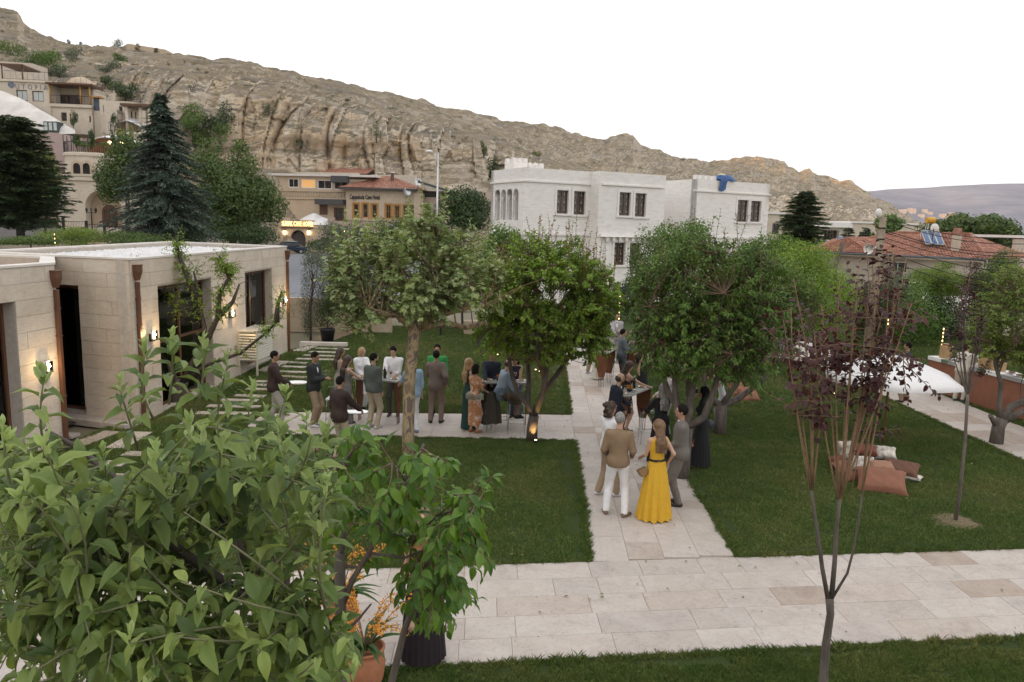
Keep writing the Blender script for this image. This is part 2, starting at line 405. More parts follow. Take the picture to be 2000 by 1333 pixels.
LAWNS={'near_lawn':[(-8,1.5),(14,1.5),(14,near_lo(14)-.03),(-8,near_lo(-8)-.03)],'middle_lawn':[(-9.0,near_hi(-9)+.01),(1.25,near_hi(1.25)+.02),(float(CL(12.7))-.01,12.7),(float(CL(15))-.01,15),(float(CL(16.9))-.01,17.0),(-5.65,16.86),(-5.65,19.05),(-9.3,19.05),(-9.5,14)],'back_lawn':[(-9.2,19.06),(-5.65,19.06),(1.6,19.45),(float(CL(22))-.01,22),(float(CL(28))-.01,28),(2.1,36),(-6.6,36),(-7.4,31.0),(-8.2,28.6),(-8.9,28)],'right_lawn':[(float(CR(10.9))+.01,near_hi(3.5)+.02),(11.37,near_hi(11.4)+.02),(11.37,28.5),(4.3,27.5),(3.7,20)],'bar_lawn':[(13.43,near_hi(13.4)),(24,near_hi(24)),(24,48),(13.52,48)],'far_lawn':[(4.5,30.3),(11.37,30.3),(11.4,48),(4.7,48)],}
for k,p in LAWNS.items():lawn(k,p)
def inside(poly,X,Y):
 n=len(poly);r=np.zeros(X.shape,bool);j=n-1
 for i in range(n):
  xi,yi=poly[i];xj,yj=poly[j]
  c=((yi>Y)!=(yj>Y))&(X<(xj-xi)*(Y-yi)/(yj-yi+1e-12)+xi);r^=c;j=i
 return r
def blade_patch(name,n,size,h,wd,seed):
 g=np.random.default_rng(seed);P=g.uniform(-size/2,size/2,(n,2));a=g.uniform(0,2*np.pi,n);hh=h*g.uniform(0.5,1.25,n)
 ln=g.normal(0,0.45,(n,2))*hh[:,None];dx=np.cos(a)*wd/2;dy=np.sin(a)*wd/2
 V=np.zeros((n,4,3));V[:,0,:2]=P-np.stack([dx,dy],1);V[:,1,:2]=P+np.stack([dx,dy],1)
 V[:,2,:2]=P+ln*0.4+np.stack([dx,dy],1)*0.7;V[:,2,2]=hh*0.6;V[:,3,:2]=P+ln;V[:,3,2]=hh
 F=np.zeros((n,2,3),int);b=np.arange(n)*4
 F[:,0]=np.stack([b,b+1,b+2],1);F[:,1]=np.stack([b,b+2,b+3],1)
 me=mesh_np(name,V.reshape(-1,3),F.reshape(-1,3),var=np.repeat(g.uniform(0,1,n),2));me.materials.append(M_GRASS)
 return bpy.data.objects.new(name,me)
def grass_on(name,pts,patch,label_kind='grass'):
 """pts: list of (x,y,z,rot,scale)"""
 P=np.array(pts);me=bpy.data.meshes.new(name);me.vertices.add(len(P));me.vertices.foreach_set('co',P[:,:3].astype(np.float32).ravel())
 for an,col in(('rot',3),('scl',4)):
  a=me.attributes.new(an,'FLOAT','POINT');a.data.foreach_set('value',P[:,col].astype(np.float32))
 me.materials.append(M_GRASS);o=link(name,me);o['kind']='stuff'
 ng=bpy.data.node_groups.new(name+'_nodes','GeometryNodeTree')
 ng.interface.new_socket('Geometry',in_out='INPUT',socket_type='NodeSocketGeometry');ng.interface.new_socket('Geometry',in_out='OUTPUT',socket_type='NodeSocketGeometry')
 gi=ng.nodes.new('NodeGroupInput');go=ng.nodes.new('NodeGroupOutput');ip=ng.nodes.new('GeometryNodeInstanceOnPoints');oi=ng.nodes.new('GeometryNodeObjectInfo')
 oi.inputs[0].default_value=patch
 ra=ng.nodes.new('GeometryNodeInputNamedAttribute');ra.data_type='FLOAT';ra.inputs[0].default_value='rot'
 sa=ng.nodes.new('GeometryNodeInputNamedAttribute');sa.data_type='FLOAT';sa.inputs[0].default_value='scl'
 cx=ng.nodes.new('ShaderNodeCombineXYZ');L=ng.links
 L.new(gi.outputs[0],ip.inputs['Points']);L.new(oi.outputs['Geometry'],ip.inputs['Instance'])
 L.new(ra.outputs['Attribute'],cx.inputs[2]);L.new(cx.outputs[0],ip.inputs['Rotation']);L.new(sa.outputs['Attribute'],ip.inputs['Scale']);L.new(ip.outputs[0],go.inputs[0])
 md=o.modifiers.new('grass','NODES');md.node_group=ng;return o
PATCH_NEAR=blade_patch('grass_patch',1500,0.34,0.042,0.0045,1)
PATCH_MID=blade_patch('grass_patch',520,0.42,0.040,0.008,2)
PATCH_EDGE=blade_patch('grass_patch',130,0.14,0.060,0.005,3)
PATCH_FAR=blade_patch('grass_patch',260,0.6,0.05,0.016,4)
def fill(poly,step,yr=(-1e9,1e9),xr=(-1e9,1e9),jit=0.3,seed=1):
 g=np.random.default_rng(seed);xs=[p[0]for p in poly];ys=[p[1]for p in poly]
 X,Y=np.meshgrid(np.arange(max(min(xs),xr[0]),min(max(xs),xr[1]),step),np.arange(max(min(ys),yr[0]),min(max(ys),yr[1]),step))
 X=X.ravel()+g.uniform(-jit,jit,X.size)*step;Y=Y.ravel()+g.uniform(-jit,jit,Y.size)*step
 ok=inside(poly,X,Y);X,Y=X[ok],Y[ok]
 ok=(np.abs(X)<0.72*Y+4.0);X,Y=X[ok],Y[ok]
 return np.stack([X,Y,np.full(X.size,0.030),g.uniform(0,6.28,X.size),g.uniform(0.75,1.2,X.size)],1)
def shrink(poly,d):
 c=np.mean(np.array(poly),0);out_=[]
 n=len(poly);area=sum(poly[i][0]*poly[(i+1)%n][1]-poly[(i+1)%n][0]*poly[i][1]for i in range(n));sg=1 if area>0 else-1
 for i in range(n):
  p0,p1,p2=[Vector(poly[(i+k)%n])for k in(-1,0,1)]
  a=(p1-p0).normalized();b=(p2-p1).normalized();na=Vector((-a.y,a.x))*sg;nb=Vector((-b.y,b.x))*sg
  m=(na+nb);m=m/max(m.dot(na),0.3);q=p1+m*d;out_.append((q.x,q.y))
 return out_
def edge_pts(poly,step=0.055,seed=2,ymax=30):
 g=np.random.default_rng(seed);R=[]
 for i in range(len(poly)):
  p=np.array(poly[i]);q=np.array(poly[(i+1)%len(poly)]);L=np.linalg.norm(q-p);n=int(L/step)
  for k in range(n):
   c=p+(q-p)*(k+g.uniform(0,1))/n+g.normal(0,0.012,2)
   if c[1]<ymax and abs(c[0])<0.72*c[1]+3:R.append((c[0],c[1],0.018,g.uniform(0,6.28),g.uniform(0.5,1.15)*(1.3 if g.uniform()<.12 else 1)))
 return R
near=[fill(shrink(LAWNS['near_lawn'],.16),0.26,(5.5,12),(-4,9))]
grass_on('grass',np.concatenate(near),PATCH_NEAR)
mid=[fill(shrink(LAWNS[k],.19),0.31,(0,21.5))for k in('middle_lawn','right_lawn','back_lawn')]
grass_on('grass',np.concatenate(mid),PATCH_MID)
far=[fill(shrink(LAWNS[k],.2),0.45,(21.0,40))for k in('back_lawn','right_lawn','bar_lawn')]+[fill(shrink(LAWNS['bar_lawn'],.2),0.45,(10,21))]
grass_on('grass',np.concatenate(far),PATCH_FAR)
ed=[]
for k in('near_lawn','middle_lawn','back_lawn','right_lawn','bar_lawn'):ed+=edge_pts(shrink(LAWNS[k],.03))
grass_on('grass',ed,PATCH_EDGE)
# ------------------------------------------------------------------ hill, cliff, mountain
def m_rock():
 m,nt,b=newmat('rock_mat');v=coords(nt,'World')
 geo=nt.nodes.new('ShaderNodeNewGeometry');sx=nt.nodes.new('ShaderNodeSeparateXYZ');nt.links.new(geo.outputs['Normal'],sx.inputs[0])
 big=noise_n(nt,coords(nt,'World',(1,1,0.6)),0.06,6,0.6,0.5)
 cliff=ramp(nt,big,[(0.3,(0.50,0.45,0.39)),(0.45,(0.70,0.635,0.54)),(0.53,(0.66,0.54,0.39)),(0.6,(0.72,0.665,0.58)),(0.75,(0.46,0.42,0.36))])
 st=noise_n(nt,coords(nt,'World',(0.12,0.12,1.1)),0.9,7,0.7,0.4)
 cliff=mixc(nt,1.0,cliff,ramp(nt,st,[(0.3,(0.72,0.7,0.68)),(0.48,(1.03,1.02,1.01)),(0.7,(1.14,1.12,1.08))]),'MULTIPLY')
 vt=noise_n(nt,coords(nt,'World',(1,1,0.12)),0.35,7,0.7,0.6)
 cliff=mixc(nt,1.0,cliff,ramp(nt,vt,[(0.3,(0.55,0.53,0.51)),(0.44,(1.0,0.99,0.98)),(0.7,(1.08,1.06,1.03))]),'MULTIPLY')
 sl=noise_n(nt,v,0.12,8,0.68,0.6)
 slope=ramp(nt,sl,[(0.3,(0.14,0.12,0.09)),(0.42,(0.25,0.22,0.18)),(0.52,(0.25,0.205,0.135)),(0.62,(0.36,0.32,0.27)),(0.75,(0.15,0.135,0.09))])
 bn=noise_n(nt,coords(nt,'World',(0.2,0.2,1.0)),0.5,8,0.75,1.2)
 slope=mixc(nt,1.0,slope,ramp(nt,bn,[(0.36,(0.6,0.58,0.56)),(0.5,(1,1,1)),(0.66,(1.25,1.22,1.18))]),'MULTIPLY')
 fl=nt.nodes.new('ShaderNodeMapRange');fl.inputs[1].default_value=0.30;fl.inputs[2].default_value=0.68
 ad=nt.nodes.new('ShaderNodeMath');ad.operation='ADD';ns=nt.nodes.new('ShaderNodeMath');ns.operation='MULTIPLY_ADD';ns.inputs[1].default_value=0.5;ns.inputs[2].default_value=-0.25
 nt.links.new(sl,ns.inputs[0]);nt.links.new(sx.outputs[2],ad.inputs[0]);nt.links.new(ns.outputs[0],ad.inputs[1]);nt.links.new(ad.outputs[0],fl.inputs[0])
 at=nt.nodes.new('ShaderNodeAttribute');at.attribute_name='var'
 mxf=nt.nodes.new('ShaderNodeMath');mxf.operation='MAXIMUM';nt.links.new(fl.outputs[0],mxf.inputs[0]);nt.links.new(at.outputs['Fac'],mxf.inputs[1])
 c=mixc(nt,mxf.outputs[0],cliff,slope)
 gs=noise_n(nt,v,0.55,5,0.75);gm=nt.nodes.new('ShaderNodeMapRange');gm.inputs[1].default_value=0.60;gm.inputs[2].default_value=0.70
 nt.links.new(gs,gm.inputs[0]);mg=nt.nodes.new('ShaderNodeMath');mg.operation='MULTIPLY';nt.links.new(gm.outputs[0],mg.inputs[0]);nt.links.new(mxf.outputs[0],mg.inputs[1])
 c=mixc(nt,mg.outputs[0],c,(0.10,0.105,0.06))
 nt.links.new(c,b.inputs['Base Color']);b.inputs['Roughness'].default_value=0.95;b.inputs['Specular IOR Level'].default_value=0.1
 sp=noise_n(nt,v,2.6,8,.8);c=mixc(nt,1.0,c,ramp(nt,sp,[(.36,(.74,.73,.72)),(.46,(1.04,1.03,1.02)),(.68,(1.2,1.19,1.17))]),'MULTIPLY');nt.links.new(c,b.inputs['Base Color']);h=noise_n(nt,v,0.9,10,0.8);bump(nt,b,h,0.9,0.7)
 return m
M_ROCK=m_rock()
HK=[(-330,(215,-60),(160,60),(118,280),(100,446),70),(-100,(212,-10),(158,80),(118,290),(100,446),70),(0,(210,16),(158,95),(118,300),(100,446),70),(60,(212,58),(160,105),(120,300),(100,446),72),(120,(215,84),(165,112),(124,285),(100,446),75),(200,(210,99),(160,122),(128,270),(102,446),78),(330,(198,112),(152,128),(128,285),(104,448),82),(450,(188,124),(148,138),(130,315),(108,455),88),(540,(190,134),(148,158),(131,332),(112,478),100),(600,(195,149),(150,176),(132,338),(118,486),112),(660,(197,163),(152,192),(133,340),(120,486),114),(760,(204,181),(155,214),(135,342),(122,486),116),(850,(215,205),(162,240),(138,345),(124,486),118),(960,(232,231),(172,268),(144,350),(128,485),120),(1020,(242,238),(182,290),(152,356),(132,484),122),(1100,(268,258),(200,320),(165,372),(140,480),126),(1200,(300,276),(232,338),(190,388),(155,478),135),(1300,(335,303),(262,350),(208,398),(170,476),145),(1400,(375,318),(295,360),(228,408),(185,474),160),(1500,(420,309),(325,372),(248,418),(200,472),175),(1600,(430,347),(352,388),(270,426),(215,470),185),(1680,(436,366),(372,400),(290,434),(230,470),195),(1740,(440,402),(392,424),(310,444),(245,470),205),(1800,(445,438),(400,444),(330,452),(260,470),215),(1900,(450,474),(410,477),(340,481),(270,486),225)]
SKY=[(0,16),(20,20),(36,24),(48,52),(62,62),(110,78),(130,90),(180,96),(240,102),(330,112),(450,125),(500,128),(520,140),(560,141),(600,150),(660,163),(700,172),(760,181),(800,192),(850,206),(900,216),(950,230),(1000,240),(1040,238),(1075,252),(1120,260),(1180,275),(1192,267),(1238,267),(1250,284),(1290,298),(1330,312),(1400,319),(1440,309),(1490,307),(1530,318),(1560,334),(1582,330),(1592,346),(1620,352),(1660,357),(1690,372),(1715,392),(1740,402),(1760,414),(1800,436),(1900,474)]
def hkey(u,i):
 us=[k[0]for k in HK]
 if i==5:return interp(u,us,[k[5]for k in HK]),None
 return interp(u,us,[k[i][0]for k in HK]),interp(u,us,[k[i][1]for k in HK])
def smooth(t):return t*t*(3-2*t)
def build_hill():
 us=np.concatenate([np.arange(-330,0,8.0),np.arange(0,1060,2.7),np.arange(1060,1901,4.0)])
 rows=[]
 nz=noise.fractal;mf=noise.ridged_multi_fractal;tn=noise.noise
 n1,n2,n3,n4=8,20,110,60
 P=[];VAR=[]
 for u in us:
  R,T,B,Mi,F=hkey(u,1),hkey(u,2),hkey(u,3),hkey(u,4),hkey(u,5)
  ry=R[1]if u<0 else interp(u,[s[0]for s in SKY],[s[1]for s in SKY])
  q=ray(u,440);m=D(u,Mi[1],Mi[0]);m.z=max(m.z,0.0)
  f=Vector((q.x*F[0],F[0],-0.5));b=D(u,B[1],B[0]);t=D(u,T[1],T[0]);r=D(u,ry,R[0])
  b.z=max(b.z,m.z+.3)
  cliff=interp(u,[-330,60,150,300,950,1060,1250,1900],[0.5,0.45,0.5,1,1,0.5,0.28,0.22])
  col=[];va=[]
  for k in range(n1):col.append((f.lerp(m,k/n1),0.0,1.0))
  for k in range(n2):s=k/n2;col.append((m.lerp(b,s),0.25*s,0.6))
  for k in range(n3):
   s=k/n3
   e=s+0.05*math.sin(s*9+u*0.011)
   p=b.lerp(t,s);p.y=lerp(b.y,t.y,lerp(s,s**3.4,cliff));p.x=lerp(b.x,t.x,(p.y-b.y)/max(t.y-b.y,.1))
   col.append((p,math.sin(math.pi*min(1,s*1.0+0.12))**0.5 if s<.88 else lerp(0.6,0.45,(s-.88)/.12),0.0 if cliff>.6 else 0.4,max(0,1-cliff*2)if cliff<.5 else 0.0))
  for k in range(n4):s=k/n4;p=t.lerp(r,s);p.z=lerp(t.z,r.z,math.sin(s*math.pi/2)*.35+s*.65);col.append((p,lerp(.5,.35,min(1,s*5)),0.85,min(1,s/.07)))
  col.append((r.copy(),0.25,0.8));
  dr=Vector((r.x,r.y,0)).normalized()
  col.append((r+dr*25-Vector((0,0,2)),0.3,1));col.append((r+dr*80-Vector((0,0,14)),0.3,1));col.append((r+dr*190-Vector((0,0,r.z+8)),0.0,1))
  rowp=[]
  for e_ in col:
   p,a,fl=e_[:3];bl_=e_[3]if len(e_)>3 else(1.0 if fl>.5 else 0.0)
   out_=Vector((-p.x,-p.y,0)).normalized()
   sc_=max(1.0,p.y/170.0)
   if a>0:
    wx=1.3*tn(Vector((p.x/20,7,p.z/14)));w1=abs(tn(Vector(((p.x+wx*2.2)/8.5/sc_,3.3,p.z/110))));w2=abs(tn(Vector(((p.x+wx)/3.6/sc_+9,1.7,p.z/34))))
    fr=nz(Vector((p.x/7,p.y/9,p.z/5)),1.0,2.1,6,noise_basis='PERLIN_ORIGINAL')
    stz=tn(Vector((p.x/40,p.y/40,p.z/1.9+3)))+0.5*tn(Vector((p.x/15,p.y/15,p.z/0.8)))
    big=tn(Vector((p.x/34,p.y/60,p.z/60+5)));d1=d2=0
    if bl_<1:
     vd,vp=noise.voronoi(Vector(((p.x+wx)/5.5/sc_,p.y/60,p.z/22)));vd2,vp2=noise.voronoi(Vector(((p.x+wx*.5)/2.1/sc_+5,p.y/20,p.z/5.5)))
     crack=max(0.0,1-w1/0.12)**1.5*3.6*(.4+abs(wx))+max(0.0,1-w2/0.09)*1.6*abs(wx)
     blk=math.sin(vp[0].x*7+vp[0].z*5)*1.5-max(0,1-(vd[1]-vd[0])/.07)*1.1+math.sin(vp2[0].x*9+vp2[0].z*4)*.55-vd2[0]*.6
     zz=(p.z+3*big+.6*wx)/5.2;ledge=(.5-abs((zz%1)-.5))*2.4*(.4+max(0,tn(Vector((p.x/16,2,p.z/12)))))
     d1=a*cliff*(big*6+(0.3-w1)*4.5-crack+blk+ledge)+a*(fr*1.5+stz*0.9*cliff-crack*.25)
    if bl_>0:
     bl=mf(Vector((p.x/9/sc_,p.y/14/sc_,p.z/4)),0.9,2.2,5,1.0,2.0)-1.0;vd,vp=noise.voronoi(Vector((p.x/5/sc_,p.y/7/sc_,p.z/3)))
     d2=a*sc_*(bl*1.5+fr*1.3+stz*1.1-max(0,1-(vd[1]-vd[0])/.2)*.8+math.sin(vp[0].x*7+vp[0].y*5)*.6)
    q2=p+out_*(lerp(d1*sc_,fr*1.5,bl_));q2.z+=lerp(fr*.8*a,d2,bl_)
   else:q2=p
   rowp.append(q2)
  P.append(rowp);VAR.append([c[2]for c in col])
 n=len(P);m=len(P[0]);V=np.array([[tuple(p)for p in row]for row in P],dtype=np.float32).reshape(-1,3)
 idx=np.arange(n*m).reshape(n,m)
 F=np.stack([idx[:-1,:-1],idx[1:,:-1],idx[1:,1:],idx[:-1,1:]],-1).reshape(-1,4)
 vv=np.array(VAR);fv=vv[:-1,:-1].reshape(-1)
 fv=np.where(fv>0.9,1.0,np.where(fv>.7,0.55,0.0))
 me=mesh_np('hillside',V,F,smooth=False,var=fv);me.polygons.foreach_set('use_smooth',np.zeros(len(F),bool))
 o=link('hillside',me,None,M_ROCK);tag(o,kind='structure');return P
HILLP=build_hill()
def build_shade_ridge():  # unseen ridge, added and shaped to keep the low sun off the valley
 d=Vector((math.sin(SUN_AZ),math.cos(SUN_AZ),0));a=Vector((-d.y,d.x,0));P=[]
 for i in range(-26,27):
  row=[]
  for k,(off,hf)in enumerate(((250,0.0),(330,0.28),(420,0.62),(500,0.9),(560,1.0),(640,0.93),(760,0.6),(980,0.0))):
   p=d*off+a*(i*40);lat=i*40;hgt=interp(lat,[-280,-215,-150,400],[126,114,107,112])
   z=hf*hgt+(noise.fractal(Vector((p.x/60,p.y/60,2)),1,2,4)*7 if 0<hf<.85 else 0)
   row.append((p.x,p.y,z-1))
  P.append(row)
 mb=MB();mb.grid(P);tag(mb.build('rear_hill',M_ROCK),kind='structure')
build_shade_ridge()
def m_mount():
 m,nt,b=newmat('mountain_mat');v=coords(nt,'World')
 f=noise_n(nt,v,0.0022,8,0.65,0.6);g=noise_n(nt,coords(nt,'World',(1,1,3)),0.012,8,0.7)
 c=ramp(nt,f,[(0.32,(0.10,0.12,0.17)),(0.5,(0.15,0.17,0.23)),(0.66,(0.22,0.23,0.27)),(0.72,(0.32,0.31,0.32))])  # bluish stops put distance haze into the mountain colour, besides the haze volume
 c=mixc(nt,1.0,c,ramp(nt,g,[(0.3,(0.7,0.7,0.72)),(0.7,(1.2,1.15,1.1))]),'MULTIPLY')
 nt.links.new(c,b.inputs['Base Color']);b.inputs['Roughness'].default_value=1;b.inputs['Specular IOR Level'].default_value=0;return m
MTP=[]
def build_mountain():
 P=[]
 for i,u in enumerate(np.arange(1050,2560,12.0)):
  ry=interp(u,[1050,1500,1705,1760,1850,1930,2000,2300,2700,3400],[385,380,374,369,363,361,360,366,380,400])
  hz=440+(u-1000)*0.0245;row=[]
  for k in range(30):
   t=k/29;Y=lerp(2500,5200,t);y=lerp(hz+10,ry,smooth(t)*0.5+0.5*t**1.3)
   p=D(u,y,Y)
   p.z+=noise.fractal(Vector((p.x/500,p.y/500,1)),1,2.1,6)*34*math.sin(math.pi*min(t,.93))+noise.noise(Vector((p.x/260,0,4)))*6
   row.append(tuple(p))
  MTP.append([Vector(q)for q in row]);p=Vector(row[-1]);row.append((p.x*1.015,p.y*1.015,p.z-60));row.append((p.x*1.03,p.y*1.03,-20));P.append(row)
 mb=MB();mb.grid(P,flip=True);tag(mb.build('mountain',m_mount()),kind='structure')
build_mountain()
# ------------------------------------------------------------------ wall tools
class Fac:
 """a vertical wall plane: o = 2-D start, u = 2-D direction (to the right seen from outside), n = outward"""
 def __init__(s,o,q):
  s.o=Vector((o[0],o[1]));d=Vector((q[0],q[1]))-s.o;s.L=d.length;s.u=d.normalized();s.n=Vector((s.u.y,-s.u.x))
 def P(s,a,z,d=0.0):p=s.o+s.u*a+s.n*d;return Vector((p.x,p.y,z))
 def px(s,x,y):
  r=ray(x,y);den=r.x*s.u.y-r.y*s.u.x
  t=(s.o.x*s.u.y-s.o.y*s.u.x)/den
  h=Vector((r.x*t,r.y*t));return((h-s.o).dot(s.u),CAM_H+r.z*t)
 def rect(s,x0,y0,x1,y1):
  a0,zt=s.px(x0,y0);a1,zb=s.px(x1,y1);xa,zt2=s.px(x1,y0+0);return(a0,a1,zb,(zt+zt2)/2)
 def box(s,mb,a0,a1,z0,z1,d0,d1):
  mb.vprism([(a0,z0),(a1,z0),(a1,z1),(a0,z1)],s.P(0,0,d0),Vector((s.u.x,s.u.y,0)),Vector((s.n.x,s.n.y,0)),d1-d0);return mb
 def poly(s,mb,pts,d0,d1):
  mb.vprism(pts,s.P(0,0,d0),Vector((s.u.x,s.u.y,0)),Vector((s.n.x,s.n.y,0)),d1-d0);return mb
 def wall(s,mb,a0,a1,z0,z1,ops,th=0.3):
  """ops: (a0,a1,z0,z1[,'arch']) openings; real holes"""
  xs=sorted(set([a0,a1]+[v for o in ops for v in(max(o[0],a0),min(o[1],a1))]))
  for i in range(len(xs)-1):
   l,r=xs[i],xs[i+1]
   if r-l<1e-4:continue
   oo=sorted([o for o in ops if o[0]<(l+r)/2<o[1]],key=lambda o:o[2]);z=z0
   for o in oo:
    if o[2]>z+1e-4:s.box(mb,l,r,z,o[2],-th,0)
    if len(o)>4:
     c=(o[0]+o[1])/2;R=(o[1]-o[0])/2;sp=o[3]-R
     arc=[(c+R*math.cos(math.pi-math.pi*k/12),sp+R*math.sin(math.pi*k/12))for k in range(13)]
     s.poly(mb,[(o[0],sp)]+arc[1:-1]+[(o[1],sp),(o[1],o[3]+.002),(o[0],o[3]+.002)],-th,0)
     z=o[3]+.002
    else:z=o[3]
   if z1>z+1e-4:s.box(mb,l,r,z,z1,-th,0)
 def window(s,root,o,frame,glass,cols=2,rows=1,fw=0.07,bar=0.04,rec=0.16,arch=False,name='window'):
  a0,a1,z0,z1=o[:4];mb=MB()
  d0,d1=-rec-0.05,-rec
  s.box(mb,a0,a0+fw,z0,z1,d0,d1);s.box(mb,a1-fw,a1,z0,z1,d0,d1);s.box(mb,a0+fw,a1-fw,z0,z0+fw,d0,d1)
  if not arch:s.box(mb,a0+fw,a1-fw,z1-fw,z1,d0,d1)
  for i in range(1,cols):c=lerp(a0,a1,i/cols);s.box(mb,c-bar/2,c+bar/2,z0+fw,z1-(0 if arch else fw),d0+.005,d1+.006)
  for i in range(1,rows):c=lerp(z0,z1,i/rows);s.box(mb,a0+fw,a1-fw,c-bar/2,c+bar/2,d0+.007,d1+.003)
  w=mb.build(name,frame,root)
  g=MB();s.box(g,a0+fw*.5,a1-fw*.5,z0+fw*.5,z1-fw*.5,d0+.012,d0+.022)
  go=link('pane',g.mesh('pane',root.location),w,glass);return w
def stone_courses(root,f,a0,a1,z0,z1,ops,mat,ch=0.33,lens=(0.7,0.95,1.2,0.5),proud=0.028,gap=0.0028,seed=1,name='stone_block'):
 rnd=random.Random(seed);n=max(1,round((z1-z0)/ch));ch=(z1-z0)/n;cnt=0
 for i in range(n):
  za,zb=z0+i*ch,z0+(i+1)*ch;a=a0-rnd.uniform(0,.6)
  while a<a1:
   b=a+rnd.choice(lens)
   if a1-b<0.25:b=a1
   segs=[(max(a,a0),min(b,a1))]
   for o in ops:
    if o[2]<zb-.05 and o[3]>za+.05:
     ns=[]
     for l,r in segs:
      if o[0]>l:ns.append((l,min(r,o[0])))
      if o[1]<r:ns.append((max(l,o[1]),r))
     segs=[q for q in ns if q[1]-q[0]>0.03]
   for l,r in segs:
    l2,r2=l+(gap if l>a0+.001 else 0),r-(gap if r<a1-.001 else 0)
    if r2-l2<0.02:continue
    e=rnd.uniform(-0.004,0.004);mb=MB();m=((l2+r2)/2,(za+zb)/2)
    f.box(mb,l2,r2,za+gap,zb-gap,0.001,proud+e)
    c=f.P(m[0],m[1]);o_=link(name,mb.mesh(name,c),root,mat);o_.location=c-root.location;cnt+=1
   a=b
 return cnt
def m_limestone(name,lo,hi,dark,scale=1.0):
 m,nt,b=newmat(name);v=coords(nt,'World');oi=nt.nodes.new('ShaderNodeObjectInfo')
 base=ramp(nt,oi.outputs['Random'],[(0,lo),(0.5,hi),(1,tuple(x*0.93 for x in lo))])
 f=noise_n(nt,v,1.7*scale,7,0.65,0.6);c=mixc(nt,0.6,base,ramp(nt,f,[(0.3,dark),(0.5,lo),(0.72,hi)]))
 g=noise_n(nt,coords(nt,'World',(1,1,4)),7*scale,6,0.7);c=mixc(nt,1.0,c,ramp(nt,g,[(0.32,(0.86,0.84,0.82)),(0.55,(1,1,1))]),'MULTIPLY')
 p=noise_n(nt,v,45*scale,4,0.7);nt.links.new(c,b.inputs['Base Color']);b.inputs['Roughness'].default_value=0.8;b.inputs['Specular IOR Level'].default_value=0.2
 bump(nt,b,p,0.25,0.004);return m
M_LIME=m_limestone('limestone',(0.57,0.495,0.41),(0.66,0.60,0.52),(0.50,0.40,0.315))
M_MORTAR=simple('mortar',(0.46,0.41,0.355),0.9,scale=10,mode='World')
M_COPING=simple('coping_white',(0.66,0.62,0.57),0.5,scale=2,mode='World')
M_BROWN=simple('brown_metal',(0.135,0.062,0.034),0.42,0.2,var=.18,scale=3,mode='World')
M_ROOFM=simple('roof_membrane',(0.33,0.33,0.32),0.8,scale=1.5,mode='World')
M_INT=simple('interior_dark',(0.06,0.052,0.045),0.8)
def m_clear():
 m,nt,b=newmat('clear_glass');t=nt.nodes.new('ShaderNodeBsdfTransparent');t.inputs[0].default_value=(0.42,0.43,0.42,1)
 g=nt.nodes.new('ShaderNodeBsdfGlossy');g.inputs['Roughness'].default_value=0.03;g.inputs[0].default_value=(.9,.92,.95,1)
 lw=nt.nodes.new('ShaderNodeFresnel');lw.inputs[0].default_value=1.5;mx=nt.nodes.new('ShaderNodeMixShader')
 nt.links.new(lw.outputs[0],mx.inputs[0]);nt.links.new(t.outputs[0],mx.inputs[1]);nt.links.new(g.outputs[0],mx.inputs[2])
 nt.links.new(mx.outputs[0],nt.nodes['Material Output'].inputs[0]);return m
M_CLEAR=m_clear()
M_LAMP=emit('lamp_glow',(1.0,0.72,0.36),9.0)
M_LAMPW=emit('lamp_white',(1.0,0.86,0.62),11.0)
M_DARKMETAL=simple('dark_metal',(0.03,0.03,0.032),0.45,0.6)
M_LIGHTMETAL=simple('light_metal',(0.55,0.55,0.54),0.35,0.8)
def wall_lamp(p,n,label,group='wall lamps on the garden pavilion',power=17.0):
 p=Vector(p);n=Vector((n[0],n[1],0)).normalized();u=Vector((-n.y,n.x,0));r=thing('wall_lamp',p,label,'lamp',group)
 m=MB();m.obox(p+n*.015-Vector((0,0,.06)),u*.035,n*.015,Vector((0,0,.09)));m.obox(p+n*.07-Vector((0,0,.125)),u*.03,n*.05,Vector((0,0,.015)));m.obox(p+n*.12-Vector((0,0,.11)),u*.055,n*.055,Vector((0,0,.008)));m.build('bracket',M_DARKMETAL,r)
 m=MB();m.obox(p+n*.12+Vector((0,0,.01)),u*.033,n*.033,Vector((0,0,.10)));m.build('light_tube',M_LAMPW,r)
 m=MB()
 for a in(-1,1):
  m.obox(p+n*.12+u*.052*a+Vector((0,0,.01)),u*.003,n*.05,Vector((0,0,.11)));m.obox(p+n*(.12+.052*a)+Vector((0,0,.01)),u*.05,n*.003,Vector((0,0,.11)))
 m.build('glass_shade',M_CLEAR,r)
 l=bpy.data.lights.new('lamp_light','POINT');l.energy=power;l.color=(1,.68,.34);l.shadow_soft_size=.04
 lo=bpy.data.objects.new('lamp_light',l);COL.objects.link(lo);lo.location=p+n*.22+Vector((0,0,.02));return r
